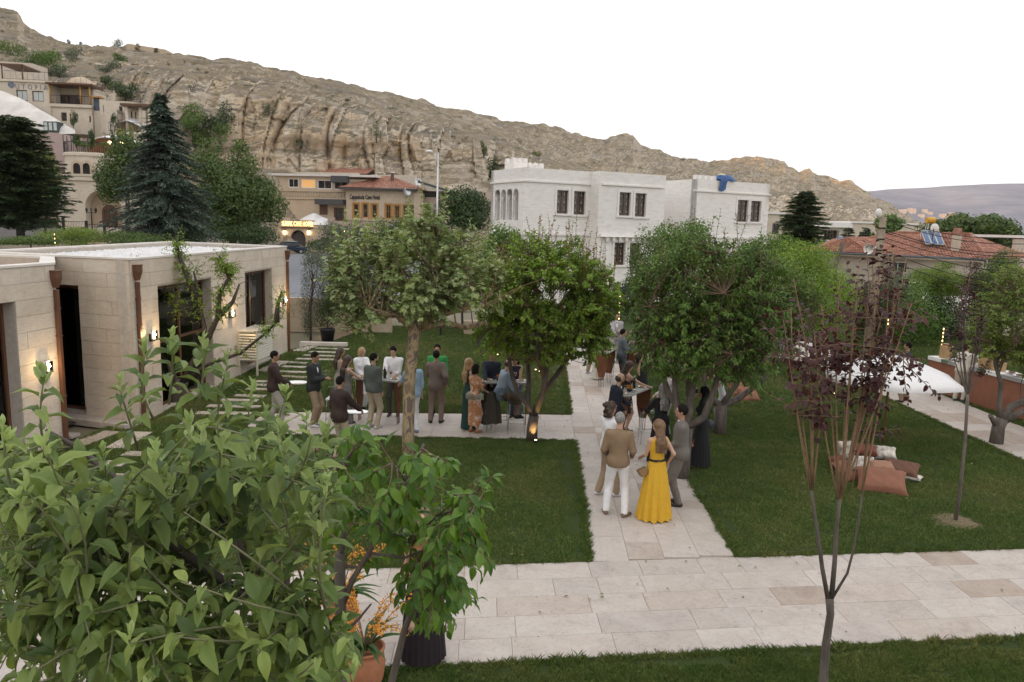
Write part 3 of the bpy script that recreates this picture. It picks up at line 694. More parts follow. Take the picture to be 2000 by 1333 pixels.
def downpipe(p,n,z1,root,hop=True):
 p=Vector(p);n=Vector((n[0],n[1],0)).normalized();u=Vector((-n.y,n.x,0));c=p+n*.075;m=MB()
 m.obox(c+Vector((0,0,z1/2-.28)),u*.044,n*.04,Vector((0,0,z1/2-.28)))
 for zz in(1.1,2.4,z1-.95):m.obox(c+Vector((0,0,zz)),u*.058,n*.052,Vector((0,0,.012)))
 if hop:
  z0=z1-.62
  for(za,zb,ra,rb)in((z0+.1,z0+.30,.048,.105),(z0+.30,z0+.44,.105,.105),(z0+.44,z0+.465,.118,.118)):
   vs=[c+u*sx*r+n*sy*r*.8+Vector((0,0,z))for z,r in((za,ra),(zb,rb))for sx,sy in((-1,-1),(1,-1),(1,1),(-1,1))]
   m.add(vs,[(0,1,5,4),(1,2,6,5),(2,3,7,6),(3,0,4,7),(4,5,6,7),(3,2,1,0)])
 m.build('downpipe',M_BROWN,root,bevel=.004)
def pebbles(name,root,poly,z,r,n,mat,seed=3):
 g=np.random.default_rng(seed);xs=[p[0]for p in poly];ys=[p[1]for p in poly]
 X=g.uniform(min(xs),max(xs),n*3);Y=g.uniform(min(ys),max(ys),n*3);ok=inside(poly,X,Y);X,Y=X[ok][:n],Y[ok][:n];n=len(X)
 base=np.array([(1,0,0),(0,1,0),(-1,0,0),(0,-1,0),(0,0,.8),(0,0,-.5)]);F0=np.array([(0,1,4),(1,2,4),(2,3,4),(3,0,4)])
 a=g.uniform(0,6.28,n);s=r*g.uniform(.5,1.3,(n,3));V=base[None]*s[:,None]
 x=V[...,0]*np.cos(a)[:,None]-V[...,1]*np.sin(a)[:,None];y=V[...,0]*np.sin(a)[:,None]+V[...,1]*np.cos(a)[:,None]
 V=np.stack([x+X[:,None],y+Y[:,None],V[...,2]+z+g.uniform(0,r*.6,n)[:,None]],-1)-np.array(tuple(root.location))
 F=(F0[None]+(np.arange(n)*6)[:,None,None]).reshape(-1,3)
 me=mesh_np(name,V.reshape(-1,3),F);o=link(name,me,root,mat);o['kind']='stuff';return o
M_PEBBLE=simple('white_pebble',(0.72,0.71,0.70),0.7,var=.2,scale=9,mode='World')
def roof_box(root,poly,zt,th=0.24,rim=0.05,inner=M_ROOFM,deckz=None):
 """parapet ring seen from above: coping slabs, inner faces and a deck"""
 n=len(poly);inn=shrink(poly,th);outp=shrink(poly,-rim);inn2=shrink(poly,th+.0)
 m=MB();dz=deckz or(zt-.24)
 m.add([(x,y,dz)for x,y in inn],[tuple(range(n))]);
 for i in range(n):
  j=(i+1)%n;m.add([(*inn[i],dz),(*inn[j],dz),(*inn[j],zt-.045),(*inn[i],zt-.045)],[(0,1,2,3)])
 m.build('roof_deck',inner,root)
 m=MB()
 for i in range(n):
  j=(i+1)%n;q=[outp[i],outp[j],inn[j],inn[i]]
  m.add([(*p,zt-.045)for p in q]+[(*p,zt)for p in q],[(4,5,6,7),(0,1,5,4),(1,2,6,5),(2,3,7,6),(3,0,4,7),(3,2,1,0)])
 m.build('coping',M_COPING,root)
def tall_window(root,f,a0,a1,z0,z1,mull=(),depth=0.30,door=False,hbar=None):
 m=MB();w=.07;d0,d1=-depth,-depth+.07
 f.box(m,a0,a0+w,z0,z1,d0,d1);f.box(m,a1-w,a1,z0,z1,d0,d1);f.box(m,a0+w,a1-w,z1-w*1.6,z1,d0,d1);f.box(m,a0+w,a1-w,z0,z0+w,d0,d1)
 for c in mull:f.box(m,c-.035,c+.035,z0+w,z1-w*1.6,d0-.002,d1+.004)
 if hbar:f.box(m,a0+w,a1-w,hbar-.03,hbar+.03,d0+.006,d1-.006)
 wo=m.build('window',M_BROWN,root)
 g=MB();f.box(g,a0+w*.5,a1-w*.5,z0+w*.5,z1-w*.5,d0+.02,d0+.03);link('pane',g.mesh('pane',root.location),wo,M_CLEAR)
# ------------------------------------------------------------------ the stone pavilion on the left
def pavilion():
 A0,A1=Vector((-9.95,10.6)),Vector((-9.6,15.8));A2=Vector((-11.0,18.11))
 B0,B1=Vector((-8.82,17.42)),Vector((-8.42,28.1));B3=Vector((-13.5,18.9));B2=Vector((-13.6,30.3))
 zA,zB=3.93,3.97
# --- wing nearest the viewer
 R=thing('garden_pavilion',(-11.5,14,0),'low limestone pavilion wing at the left edge with a single wall lamp','building')
 f=Fac(A0,A1);L=f.L;a_w=f.px(35,700)[0];op=[(0.9,a_w,.12,3.28)]
 m=MB();f.wall(m,0,L,-.1,zA-.05,op,.3);g2=Fac(A1,A2);g2.wall(m,0,g2.L,-.1,zA-.05,[],.25)
 m.wbox((A0.x,A0.y),(-13.5,10.6),.2,-.1,zA-.05);m.wbox((-13.5,10.6),(-13.5,18.9),.2,-.1,zA-.05)
 m.build('wall',M_MORTAR,R)
 stone_courses(R,f,0,L,0,zA-.05,op,M_LIME,seed=4);stone_courses(R,g2,0,g2.L,0,zA-.05,[],M_LIME,seed=5)
 tall_window(R,f,.9,a_w,.12,3.28,mull=[a_w-1.2])
 roof_box(R,[(A0.x,A0.y),(A1.x,A1.y),(A2.x,A2.y),(-13.5,18.85),(-13.5,10.6)],zA,inner=simple('roof_tan',(.45,.38,.31),.8))
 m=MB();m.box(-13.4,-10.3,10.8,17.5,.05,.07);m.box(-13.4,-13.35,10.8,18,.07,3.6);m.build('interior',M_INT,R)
 p=f.P(L-.05,0);downpipe((p.x,p.y,0),f.n,zA,R)
 q=f.px(82,716);p=f.P(q[0],q[1],.03);wall_lamp(p,f.n,'lit wall lamp on the pavilion wing nearest the viewer, leftmost of the glowing lamps')
# --- main volume
 R=thing('garden_pavilion',(-11,23,0),'long limestone pavilion with white pebble roof, tall brown windows and two downpipes','building')
 f=Fac(B0,B1);L=f.L;W1=(f.px(312,700)[0],f.px(412,600)[0]);W2=(f.px(478,600)[0],f.px(531,600)[0])
 ops=[(W1[0],W1[1],.10,3.22),(W2[0],W2[1],.10,3.22)]
 fb=Fac(B3,B0);wa=fb.px(109,700)[0];wb=fb.px(163,700)[0];opb=[(wa-.3,wb,.17,3.27)]
 m=MB();f.wall(m,0,L,-.1,zB-.05,ops,.32);fb.wall(m,0,fb.L-.32,-.1,zB-.05,opb,.32)
 m.wbox((B1.x,B1.y),(B2.x,B2.y),.3,-.1,zB-.05);m.wbox((B2.x,B2.y),(B3.x,B3.y),.3,-.1,zB-.05)
 m.build('wall',M_MORTAR,R)
 stone_courses(R,f,0,L,0,zB-.05,ops,M_LIME,seed=6);stone_courses(R,fb,0,fb.L,0,zB-.05,opb,M_LIME,seed=7,lens=(.8,.6,1.0))
 tall_window(R,f,W1[0],W1[1],.1,3.22,mull=[lerp(*W1,.52)],hbar=1.75);tall_window(R,f,W2[0],W2[1],.1,3.22,mull=[lerp(*W2,.42)])
 tall_window(R,fb,wa-.3,wb,.17,3.27,mull=[])
 roof_box(R,[(B0.x,B0.y),(B1.x,B1.y),(B2.x,B2.y),(B3.x,B3.y)],zB,deckz=zB-.22)
 pebbles('pebbles',R,shrink([(B0.x,B0.y),(B1.x,B1.y),(B2.x,B2.y),(B3.x,B3.y)],.3),zB-.20,.055,9000,M_PEBBLE)
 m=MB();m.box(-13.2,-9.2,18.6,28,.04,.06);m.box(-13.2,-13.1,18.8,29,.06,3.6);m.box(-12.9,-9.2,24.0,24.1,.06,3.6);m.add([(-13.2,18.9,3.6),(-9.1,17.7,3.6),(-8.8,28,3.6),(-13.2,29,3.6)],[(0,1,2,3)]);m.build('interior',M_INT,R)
 m=MB();fb.box(m,fb.L-2.35,fb.L+.05,-.02,.14,.03,.42);m.build('step',M_TRAV,R,bevel=.01)
 p=f.P(.17,0);downpipe((p.x,p.y,0),f.n,zB,R);p=f.P(L-.08,0);downpipe((p.x,p.y,0),f.n,zB,R)
 for(px,py,txt)in((290,655,'lit wall lamp beside the near corner downpipe of the long pavilion'),(446,612,'lit wall lamp above the louvred air conditioner cover'),(551,586,'lit wall lamp on the far end of the long pavilion')):
  q=f.px(px,py);p=f.P(q[0],q[1],.03);wall_lamp(p,f.n,txt)
 q=f.px(362,600);c=f.P(q[0],0,-1.5);r=thing('pendant_light',(c.x,c.y,3.55),'gold glowing drop pendant seen through the first tall pavilion window','pendant light')
 m=MB()
 rnd=random.Random(4)
 for k in range(16):
  z=3.1-k*.085;x=c.x+rnd.uniform(-.02,.02)-(.05 if k%2 else 0)*k/16;m.obox((x,c.y+rnd.uniform(-.03,.03),z),(.016,0,0),(0,.016,0),(0,0,.028))
 m.build('glass_drop',M_LAMP,r);m=MB();m.tube([(c.x,c.y,3.58),(c.x,c.y,1.8)],.004,5);m.build('cable',M_DARKMETAL,r)
 a0=f.px(463,712)[0]+0.0;p0=f.P(a0,0,.03);n3=Vector((f.n.x,f.n.y,0));u3=Vector((f.u.x,f.u.y,0))
 a0=5.95;W,Dp,z0,z1=1.45,.62,.50,1.45;M_CREAM=simple('cream_metal',(.58,.55,.46),.45,.1,var=.06)
 r=thing('air_conditioner_cover',f.P(a0+W/2,0,.3),'cream louvred metal air conditioner cover on legs against the pavilion wall','air conditioner')
 m=MB();f.box(m,a0,a0+W,z1-.03,z1+.02,.03,.03+Dp+.02);m.build('top_panel',M_CREAM,r)
 m=MB();f.box(m,a0+.04,a0+W-.04,z0,z0+.03,.05,Dp);m.build('base_panel',M_CREAM,r)
 for(aa,dd)in((a0+.03,.05),(a0+.03,Dp-.01),(a0+W-.03,Dp-.01),(a0+W-.03,.05)):
  m=MB();f.box(m,aa-.025,aa+.025,.0,z1-.03,dd-.02,dd+.03);m.build('leg',M_CREAM,r)
 for k in range(10):
  zc=z0+.05+k*(z1-z0-.1)/10;m=MB()
  p=f.P(a0+W/2,zc+.03,Dp+.01);m.obox(p,u3*(W/2-.06),(n3*.02-Vector((0,0,.03))),(n3*.003+Vector((0,0,.002))));m.build('louvre',M_CREAM,r)
  m=MB();p=f.P(a0+.01,zc+.03,Dp/2+.03);m.obox(p,n3*(Dp/2-.04),(-u3*.02-Vector((0,0,.03))),(-u3*.003+Vector((0,0,.002))));m.build('louvre',M_CREAM,r)
 m=MB();f.box(m,a0+.06,a0+W-.06,z0+.04,z1-.05,.06,Dp-.06);m.build('unit',simple('ac_grey',(.25,.25,.23),.6),r)
pavilion()
def slabs():
 R=thing('stepping_path',(-6.6,20,.03),'rows of long narrow travertine stepping slabs set in the lawn beside the pavilion','stepping stones')
 def slab(px0,px1,dn=.32,z=.05):
  a=G(*px0);b=G(*px1);u=(b-a);n=Vector((-u.y,u.x,0)).normalized()*dn;q=[a,b,b+n,a+n];tile_obj([(p.x,p.y)for p in q],R,.0,z+.012,'slab')
 rows=[(380,812,515),(402,798,505),(428,786,500),(455,777,515),(478,764,545),(492,756,560),(497,749,578),(542,739,596),(542,729,594),(549,719,594),(562,711,596),(577,704,650),(590,697,655),(602,690,668),(615,683,680)]
 rows=[(350,832,440)]+rows
 for x0,y0,x1 in rows:slab((x0,y0+1),(x1,y0+3),.26)
 slab((482,838),(517,812),-.5);slab((556,830),(590,812),.45)
 slab((500,728),(545,708),-.4);slab((570,688),(596,678),-.5)
 slab((135,872),(204,846),-.4);slab((205,880),(262,848),-.42)
 for x0,y0,x1 in((165,940,250),(192,914,235),(150,975,240),(235,895,300),(100,856,140)):slab((x0,y0),(x1,y0+2),.3)
slabs()
# ------------------------------------------------------------------ white mansion
M_WHITE=m_limestone('white_stone',(0.80,0.775,0.745),(0.84,0.82,0.795),(0.78,0.75,0.715),0.25)
M_WTRIM=simple('white_trim',(0.78,0.75,0.72),.8,var=.05,mode='World')
M_WOODF=simple('wood_frame',(0.11,0.05,0.025),.5,mode='World')
M_GLASS_ORN=glassy('window_glass',(0.045,0.04,0.034),.05)
M_GLASS_DK=glassy('window_glass_dark',(0.02,0.02,0.02),.06)
M_GOLD=simple('ornament_gold',(0.50,0.42,0.30),.5)
M_BLUE=simple('blue_tarp',(0.03,0.09,0.25),.5,var=.25,scale=3)
def lattice_window(R,f,o,M_WOODF=M_WOODF):
 w=f.window(R,o,M_WOODF,M_GLASS_ORN,cols=2,rows=3,fw=.055,bar=.035,rec=.12)
 a0,a1,z0,z1=o[:4];g=MB()
 for i in range(2):
  for j in range(3):
   c=(lerp(a0,a1,(i+.5)/2),lerp(z0,z1,(j+.5)/3));s=.035
   f.poly(g,[(c[0]-s,c[1]),(c[0],c[1]-s*1.8),(c[0]+s,c[1]),(c[0],c[1]+s*1.8)],-.155,-.125)
   f.box(g,c[0]-.006,c[0]+.006,c[1]+s*2,lerp(z0,z1,(j+1)/3),-.15,-.13)
 go=link('grille',g.mesh('grille',R.location),w,M_GOLD);go['kind']='stuff'
 m=MB();t=.16
 for(p,q,r_,s_)in((a0-t,a0,z0,z1),(a1,a1+t,z0,z1),(a0-t,a1+t,z1,z1+t),(a0-t-.06,a1+t+.06,z0-.13,z0)):
  f.box(m,p,q,r_,s_,0.0015,.05 if s_!=z0 else .11)
 m.build('window_surround',M_WTRIM,R)
def mansion():
 C1=D(1025,327,47.0);u=Vector((4.55,2.6)).normalized();n_in=Vector((-u.y,u.x));o=Vector((C1.x,C1.y));ZT=C1.z
 R=thing('white_mansion',(o.x+8,o.y+10,0),'two storey white stone mansion with arcaded corner and dark wooden windows','building')
 def at(a,d):p=o+u*a+n_in*d;return(p.x,p.y)
 F1=Fac(at(0,0),at(10,0))
 a1=F1.px(1157,337)[0]
 dpr=-0.95
 F2=Fac(at(0,dpr),at(10,dpr));b0=F2.px(1179,337)[0];b1=F2.px(1294,347)[0]
 a1=b0-0.0
 F3=Fac(at(0,0.2),at(10,0.2));c0=F3.px(1357,348)[0];c1=F3.px(1504,362)[0]
 SD=Fac(at(0,7.2),at(0,0));dl=SD.px(960,342)[0];SDL=Fac(at(0,7.2-dl),at(0,0))
 zc=F1.px(1060,460)[1]
 ops=lambda F,rs:[F.rect(*r)for r in rs]
 w1=ops(F1,[(1088,372,1109,418),(1121,374,1142,420)]);w1+=[(w1[0][0],w1[0][1],.9,2.55),(w1[1][0],w1[1][1],.9,2.55)]
 w2=ops(F2,[(1210,376,1230,422),(1241,378,1260,424),(1200,474,1219,518),(1230,475,1249,518)])
 w3=ops(F3,[(1441,391,1459,434),(1467,393,1484,434)])
 m=MB();F1.wall(m,0,a1,0,ZT,w1);F2.wall(m,b0,b1,0,ZT,w2);F3.wall(m,c0,c1,0,ZT,w3)
 for(p,q,z)in((at(b0,dpr),at(b0,0),ZT),(at(c1,.2),at(c1,9),ZT),(at(c0,5),at(c0,.2),ZT),(at(b1,4.2),at(b1,dpr),ZT),(at(c1,9),at(c0,9),ZT),(at(c0,9),at(c0,5),ZT),(at(b1,SDL.L),at(0,SDL.L),ZT)):
  m.wbox(p,q,.3,0,z-.003)
 FM=Fac(at(b1,4.2),at(c0,4.2));zt_m=F3.px(1325,364)[1]if False else ZT-.15
 ad=(.35,.8*1,0,2.2)
 FL=Fac(at(b1,.6),at(c0,.6));ar=FL.rect(1283,472,1299,560)
 FM.wall(m,0,FM.L,3.9,zt_m,[]);FL.wall(m,0,FL.L,0,3.85,[(ar[0],ar[1],0,3.1,'arch')])
 m.build('wall',M_WHITE,R)
 m=MB();m.add([(*at(b1,.6),3.9),(*at(c0,.6),3.9),(*at(c0,4.3),3.9),(*at(b1,4.3),3.9)],[(0,1,2,3)]);m.build('terrace_floor',M_TRAV,R)
 m=MB();FL.poly(m,[(ar[0]+.03,0),(ar[1]-.03,0),(ar[1]-.03,2.8),((ar[0]+ar[1])/2,3.15),(ar[0]+.03,2.8)],-.29,-.24);m.build('door',M_WOODF,R)
 m=MB();m.add([(*at(0.2,.3),ZT-.3),(*at(b1,.3),ZT-.3),(*at(b1,SDL.L-.2),ZT-.3),(*at(.2,SDL.L-.2),ZT-.3)],[(0,1,2,3)]);m.add([(*at(c0,.4),ZT-.3),(*at(c1-.1,.4),ZT-.3),(*at(c1-.1,8.8),ZT-.3),(*at(c0,8.8),ZT-.3)],[(0,1,2,3)])
 m.build('roof',M_COPING,R)
 def band(name,z,h,d):
  m=MB()
  for F_,p,q in((F1,-d,a1-d),(F2,b0-d,b1+d),(F3,c0-d,c1+d),(SDL,0,SDL.L)):m=MB();F_.box(m,p,q,z,z+h,.0015,d);m.build(name,M_WTRIM,R)
 band('cornice',ZT-.85,.10,.09);band('belt_course',zc,.14,.10)
 m=MB()
 for i in range(9):
  a=lerp(b0+.3,b1-.4,i/8);F2.box(m,a,a+.2,zc-.28,zc-.02,.002,.2)
  F2.poly(m,[(a,zc-.28),(a+.2,zc-.28),(a+.1,zc-.42)],.002,.12)
 F2.box(m,b0-.1,b1+.1,zc-.02,zc-.001,.002,.28);b_=m.build('corbel',M_WTRIM,R);b_['kind']='stuff'
 for k in range(9):
  m=MB();wq=.55 if k%2 else .32;F3.box(m,c1-wq,c1,ZT-1.9-k*.42,ZT-1.52-k*.42,.0015,.025);m.build('quoin',M_WTRIM,R)
 for F,ws in((F1,w1),(F2,w2),(F3,w3)):
  for w_ in ws:lattice_window(R,F,w_)
 L=SDL.L;zs0,zs1=zc+.9,ZT-1.25;ao=[(L*(.13+.185*k),L*(.13+.185*k+.155),zs0,zs1,'arch')for k in range(4)]
 lo=[(L*.28,L*.62,.4,3.3,'arch')]
 m=MB();SDL.wall(m,0,L-.3,0,ZT-.001,ao+lo,.35);m.build('arcade',M_WHITE,R)
 for k in range(4):
  a=ao[k][0]-L*.015;p=SDL.P(a,zs0,-.17);m=MB();m.lathe(p,[(.10,0),(.13,.05),(.085,.1),(.08,zs1-zs0-.75),(.14,zs1-zs0-.55),(.14,zs1-zs0-.5)],12);m.build('column',M_WTRIM,R)
 m=MB();m.wbox(at(2.0,L-.3),at(2.0,.3),.1,0,ZT-.4);m.build('inner_wall',M_WHITE,R)
 for(px0,px1,pyt,back)in((1003,1030,308,3.2),(1033,1062,318,3.4)):
  back=min(back,SDL.L-.4);Fz=Fac(at(-4,back),at(10,back));p0=Fz.px(px0,330);p1=Fz.px(px1,330);zt=Fz.px(px0,pyt)[1];m=MB()
  Fz.box(m,p0[0],p1[0],ZT-.4,zt-.28,-1.2,0);n_=3;wd=(p1[0]-p0[0])/(2*n_-1)
  for k in range(n_):
   for dd in((-.3,0),(-1.2,-.9)):Fz.box(m,p0[0]+2*k*wd,p0[0]+(2*k+1)*wd,zt-.28,zt,*dd)
  m.build('crenellated_block',M_WHITE,R)
 m=MB();
 for k in range(4):F3.box(m,c0+.1+k*.55,c0+.38+k*.55,ZT,ZT+.3,-.28-1.5*0,0)
 x=F3.px(1346,350)[0];
 o_=m.build('merlon',M_WHITE,R);o_['kind']='stuff'
 rr=MB();z0=3.92
 for k in range(14):a=lerp(.05,FL.L-.05,k/13);rr.tube([FL.P(a,z0,-.05),FL.P(a,z0+1.0,-.05)],.012,5)
 rr.tube([FL.P(.02,z0+1.0,-.05),FL.P(FL.L-.02,z0+1.0,-.05)],.02,6);o_=rr.build('railing',M_LIGHTMETAL,R)
 T=thing('blue_tarpaulin',F3.P(F3.px(1425,350)[0],ZT,-.6),'blue plastic tarpaulin bundled over the white mansion roof edge','tarpaulin');c=T.location
 m=MB();P=[]
 for i in range(15):
  row=[]
  for j in range(24):
   ph=i/14*math.pi*.5;th=j/23*2*math.pi;wob=1+.22*noise.noise(Vector((math.cos(th)*2,math.sin(th)*2,i*.3)))
   row.append(c+Vector((math.cos(th)*1.15*math.cos(ph)*wob,math.sin(th)*.8*math.cos(ph)*wob,math.sin(ph)*.62*wob)))
  P.append(row)
 P=[[c+(p-c)*.78 for p in row]for row in P];m.grid(P);m.build('heap',M_BLUE,T)
 m=MB();P=[];aS=F3.px(1412,350)[0]
 for i in range(9):
  row=[]
  for j in range(9):
   s=j/8;wv=.08*math.sin(s*14+i*.6);tt=i/8
   d=lerp(-.5,.08,min(1,tt*4))+wv*.6+.06;z=ZT+.12-max(0,tt-.22)*1.15*(1-.35*abs(s-.4));row.append(F3.P(aS+lerp(-.35,.45,s)*(1-.2*tt)-.15*tt,z,d))
  P.append(row)
 m.grid(P);m.build('hanging_flap',M_BLUE,T)
 m=MB();m.ball(c+Vector((-.1,0,.42)),.26,12,8,(1.3,.8,.6));m.build('sandbag',simple('cream_sack',(.6,.56,.35),.8),T)
mansion()
# ------------------------------------------------------------------ text
def text_mesh(txt,size,depth,mat,parent,origin,u,n,name='lettering',bold=False,sx=1.0,spacing=1.0):
 cu=bpy.data.curves.new('lettering','FONT');cu.body=txt;cu.size=size;cu.extrude=depth;cu.space_character=spacing
 if bold:cu.offset=size*.02
 cu.resolution_u=2
 o=bpy.data.objects.new('tmp',cu);COL.objects.link(o);dg=bpy.context.evaluated_depsgraph_get();me=bpy.data.meshes.new_from_object(o.evaluated_get(dg));bpy.data.objects.remove(o)
 u=Vector((u[0],u[1],0));n=Vector((n[0],n[1],0));M=Matrix(((u.x*sx,0,n.x),(u.y*sx,0,n.y),(0,1,0))).to_4x4();me.transform(Matrix.Translation(Vector(origin)-parent.location)@M)
 me.materials.clear();me.materials.append(mat);me.name=name
 ob=bpy.data.objects.new(name,me);COL.objects.link(ob);ob.parent=parent;return ob
M_TAN=m_limestone('tan_stone',(0.50,0.40,0.29),(0.58,0.48,0.36),(0.42,0.33,0.24),.6)
M_PINK=m_limestone('rose_stone',(0.46,0.36,0.29),(0.52,0.42,0.34),(0.40,0.30,0.24),.6)
M_CREAMW=m_limestone('cream_stone',(0.60,0.53,0.43),(0.66,0.60,0.51),(0.50,0.41,0.31),.5)
def m_tiles():
 m,nt,b=newmat('roof_tile');v=coords(nt,'World');oi=nt.nodes.new('ShaderNodeAttribute');oi.attribute_name='var'
 f=noise_n(nt,v,2.2,6,.7);c=ramp(nt,f,[(.3,(.20,.085,.055)),(.5,(.33,.15,.10)),(.7,(.42,.23,.16))])
 c=mixc(nt,1,c,ramp(nt,oi.outputs['Fac'],[(0,(.75,.75,.75)),(1,(1.2,1.2,1.2))]),'MULTIPLY')
 nt.links.new(c,b.inputs['Base Color']);b.inputs['Roughness'].default_value=.85;return m
M_TILE=m_tiles()
M_OAK=simple('ochre_wood',(0.42,0.22,0.06),.55,mode='World')
M_SLATE=simple('dark_roofing',(0.07,0.068,0.07),.8,mode='World')
M_CANVAS=simple('white_canvas',(0.72,0.71,0.70),.8,var=.04)
M_WARMWIN=emit('warm_window',(0.62,0.33,0.11),0.45)
M_IRON=simple('iron_black',(0.02,0.02,0.022),.5,.4)
def tile_slope(mb,var,a,b,c,d,rows,cols,rnd,th=.05):
 """tiles on slope quad: a-b eave left/right, d-c ridge left/right"""
 a,b,c,d=map(Vector,(a,b,c,d));nrm=(b-a).cross(d-a).normalized()
 if nrm.z<0:nrm=-nrm
 for i in range(rows):
  t0,t1=i/rows,min(1,(i+1.12)/rows);l0,r0=a.lerp(d,t0),b.lerp(c,t0);l1,r1=a.lerp(d,t1),b.lerp(c,t1)
  n=max(1,round(cols*(r0-l0).length/max((b-a).length,.01)))
  for k in range(n):
   p,q=k/n,(k+1)/n;g=.06/n;e=rnd.uniform(-.008,.008)
   A,B,C_,D_=l0.lerp(r0,p+g),l0.lerp(r0,q-g),l1.lerp(r1,q-g),l1.lerp(r1,p+g);up=nrm*(th+e);mA=l0.lerp(r0,(p+q)/2)+nrm*(th*1.9+e);mD=l1.lerp(r1,(p+q)/2)+nrm*(th*1.1)
   mb.add([A,B,C_,D_,A+up,B+up,C_+nrm*.01,D_+nrm*.01,mA,mD],[(4,8,9,7),(8,5,6,9),(0,1,5,8,4),(0,4,7,3),(1,2,6,5)])
   v=rnd.random();var+=[v]*5
def parasol(pos,hz,r,label,group=None,pole_r=.035,drop=.45,sides=4,rot=.4,mat=None,poleM=None,valance=.12):
 x,y,z=pos;T=thing('parasol',pos,label,'parasol',group);m=MB();top=Vector((x,y,z+hz));seg=6;P=[]
 N_=sides*seg
 for i in range(7):
  t=i/6;row=[]
  for k in range(N_+1):
   a=rot+2*math.pi*k/N_;s=(k%seg)/seg;cc=math.cos(math.pi/sides)/math.cos((s-.5)*2*math.pi/sides);rr=r*t*cc
   sag=.05*math.sin(math.pi*s)*t*r*.5
   row.append(top+Vector((math.cos(a)*rr,math.sin(a)*rr,-drop*t**1.15-sag*.3)))
  P.append(row)
 row=[p-Vector((0,0,valance))for p in P[-1]];P.append(row)
 m.grid(P,flip=True);m.build('canopy',mat or M_CANVAS,T)
 m=MB()
 for k in range(sides):a=rot+2*math.pi*k/sides;m.tube([top-Vector((0,0,.06)),top+Vector((math.cos(a)*r*.98,math.sin(a)*r*.98,-drop-.03))],.012,5)
 o_=m.build('ribs',poleM or M_IRON,T);
 m=MB();m.tube([(x,y,z),top+Vector((0,0,.08))],pole_r,8);m.build('pole',poleM or M_IRON,T);return T
def centre_hotel():
 Y=122.0;F=Fac(D(560,420,Y).xy,D(960,420,Y-3).xy)
# --- left part: terrace restaurant over an arched ground floor
 R=thing('cave_hotel',F.P(6,0,-4),'rose stone hotel with glazed upper terrace and arched entrance below','building')
 def r(x0,y0,x1,y1):return F.rect(x0,y0,x1,y1)
 aL,aR=F.px(540,420)[0],F.px(680,420)[0]
 zT=F.px(620,345)[1];zb1=F.px(620,372)[1];zb0=F.px(620,390)[1];zd=F.px(620,446)[1]
 gw=[r(563,349,583,367),r(588,350,616,368),r(620,352,648,370),r(652,354,679,371)]
 F2=Fac(F.P(-10,0,-5).xy,F.P(60,0,-5).xy)
 m=MB();F.wall(m,aL,aR,zb0-3.4,zT,gw);m.build('upper_wall',M_TAN,R)
 for w_ in gw:F.window(R,w_,M_WTRIM,M_WARMWIN if w_ is gw[1]else M_GLASS_DK,cols=2,fw=.12,rec=.1)
 m=MB();
 for k in range(26):a=lerp(aL+.3,aR-.3,k/25);F.box(m,a-.12,a+.12,zb0+.4,zb1-.3,.003,.14)
 F.box(m,aL,aR,zb1-.25,zb1-.05,.002,.22);F.box(m,aL,aR,zb0,zb0+.3,.002,.2);o_=m.build('balustrade',M_TAN,R)
 m=MB();F.box(m,aL-1,F.px(736,350)[0],zT,zT+.35,-7,.5);m.build('roof',M_COPING,R)
 m=MB();F.box(m,F.px(650,350)[0],F.px(683,350)[0],zT-.9,zT+.1,.1,1.0);m.build('awning',M_SLATE,R)
 w_=r(624,400,640,420);w2=r(652,406,672,432)
 m=MB();F.box(m,*[F.px(622,0+390)[0],F.px(676,390)[0]],F.px(640,400)[1],F.px(640,390)[1],.05,1.8);m.build('canopy',M_SLATE,R)
 m=MB();F.box(m,w_[0],w_[1],w_[2],w_[3],.0,.05);m.build('shutter',M_WOODF,R)
 m=MB();F.box(m,w2[0],w2[1],w2[2],w2[3],.0,.04);wo=m.build('window',M_WOODF,R);g=MB();F.box(g,w2[0]+.3,w2[1]-.3,w2[2]+.2,w2[3]-.2,.045,.06);link('pane',g.mesh('pane',R.location),wo,M_GLASS_ORN)
 G0=Fac(F.P(-20,0,5).xy,F.P(60,0,5).xy);gl,grr=G0.px(478,470)[0],G0.px(690,470)[0];zg=G0.px(600,446)[1]
 da=G0.rect(567,450,597,478);ar2=G0.rect(616,456,640,490);ar3=G0.rect(528,452,547,490);da=(da[0],da[1],0,da[3]);
 m=MB();G0.wall(m,gl,grr,-.1,zg,[(da[0],da[1],0,da[3],'arch'),(ar3[0],ar3[1],0,ar3[3],'arch')],.5);m.build('ground_floor_wall',M_TAN,R)
 m=MB();G0.box(m,gl,grr,zg,zg+.35,-.6,.12);m.build('cornice',M_TAN,R)
 m=MB();G0.poly(m,[(da[0],0),(da[1],0),(da[1],da[3]-1.2),((da[0]+da[1])/2,da[3]),(da[0],da[3]-1.2)],-.5,-.42);m.build('entrance_door',M_INT,R)
 m=MB();G0.poly(m,[(ar3[0],0),(ar3[1],0),(ar3[1],ar3[3]-.8),((ar3[0]+ar3[1])/2,ar3[3]),(ar3[0],ar3[3]-.8)],-.5,-.42);m.build('entrance_door',M_WOODF,R)
 m=MB();c=((ar2[0]+ar2[1])/2);rr=(ar2[1]-ar2[0])/2;arc=[]
 for k in range(13):th=math.pi*k/12;arc.append((c+rr*math.cos(th),ar2[3]-rr+rr*math.sin(th)))
 G0.poly(m,[(c+rr,0)]+arc+[(c-rr,0)],.002,.06);m.build('blind_arch',M_PINK,R)
 m=MB();G0.box(m,gl,grr,zg+.3,zg+.32,-5.2,-.6);m.build('terrace_floor',M_TAN,R)
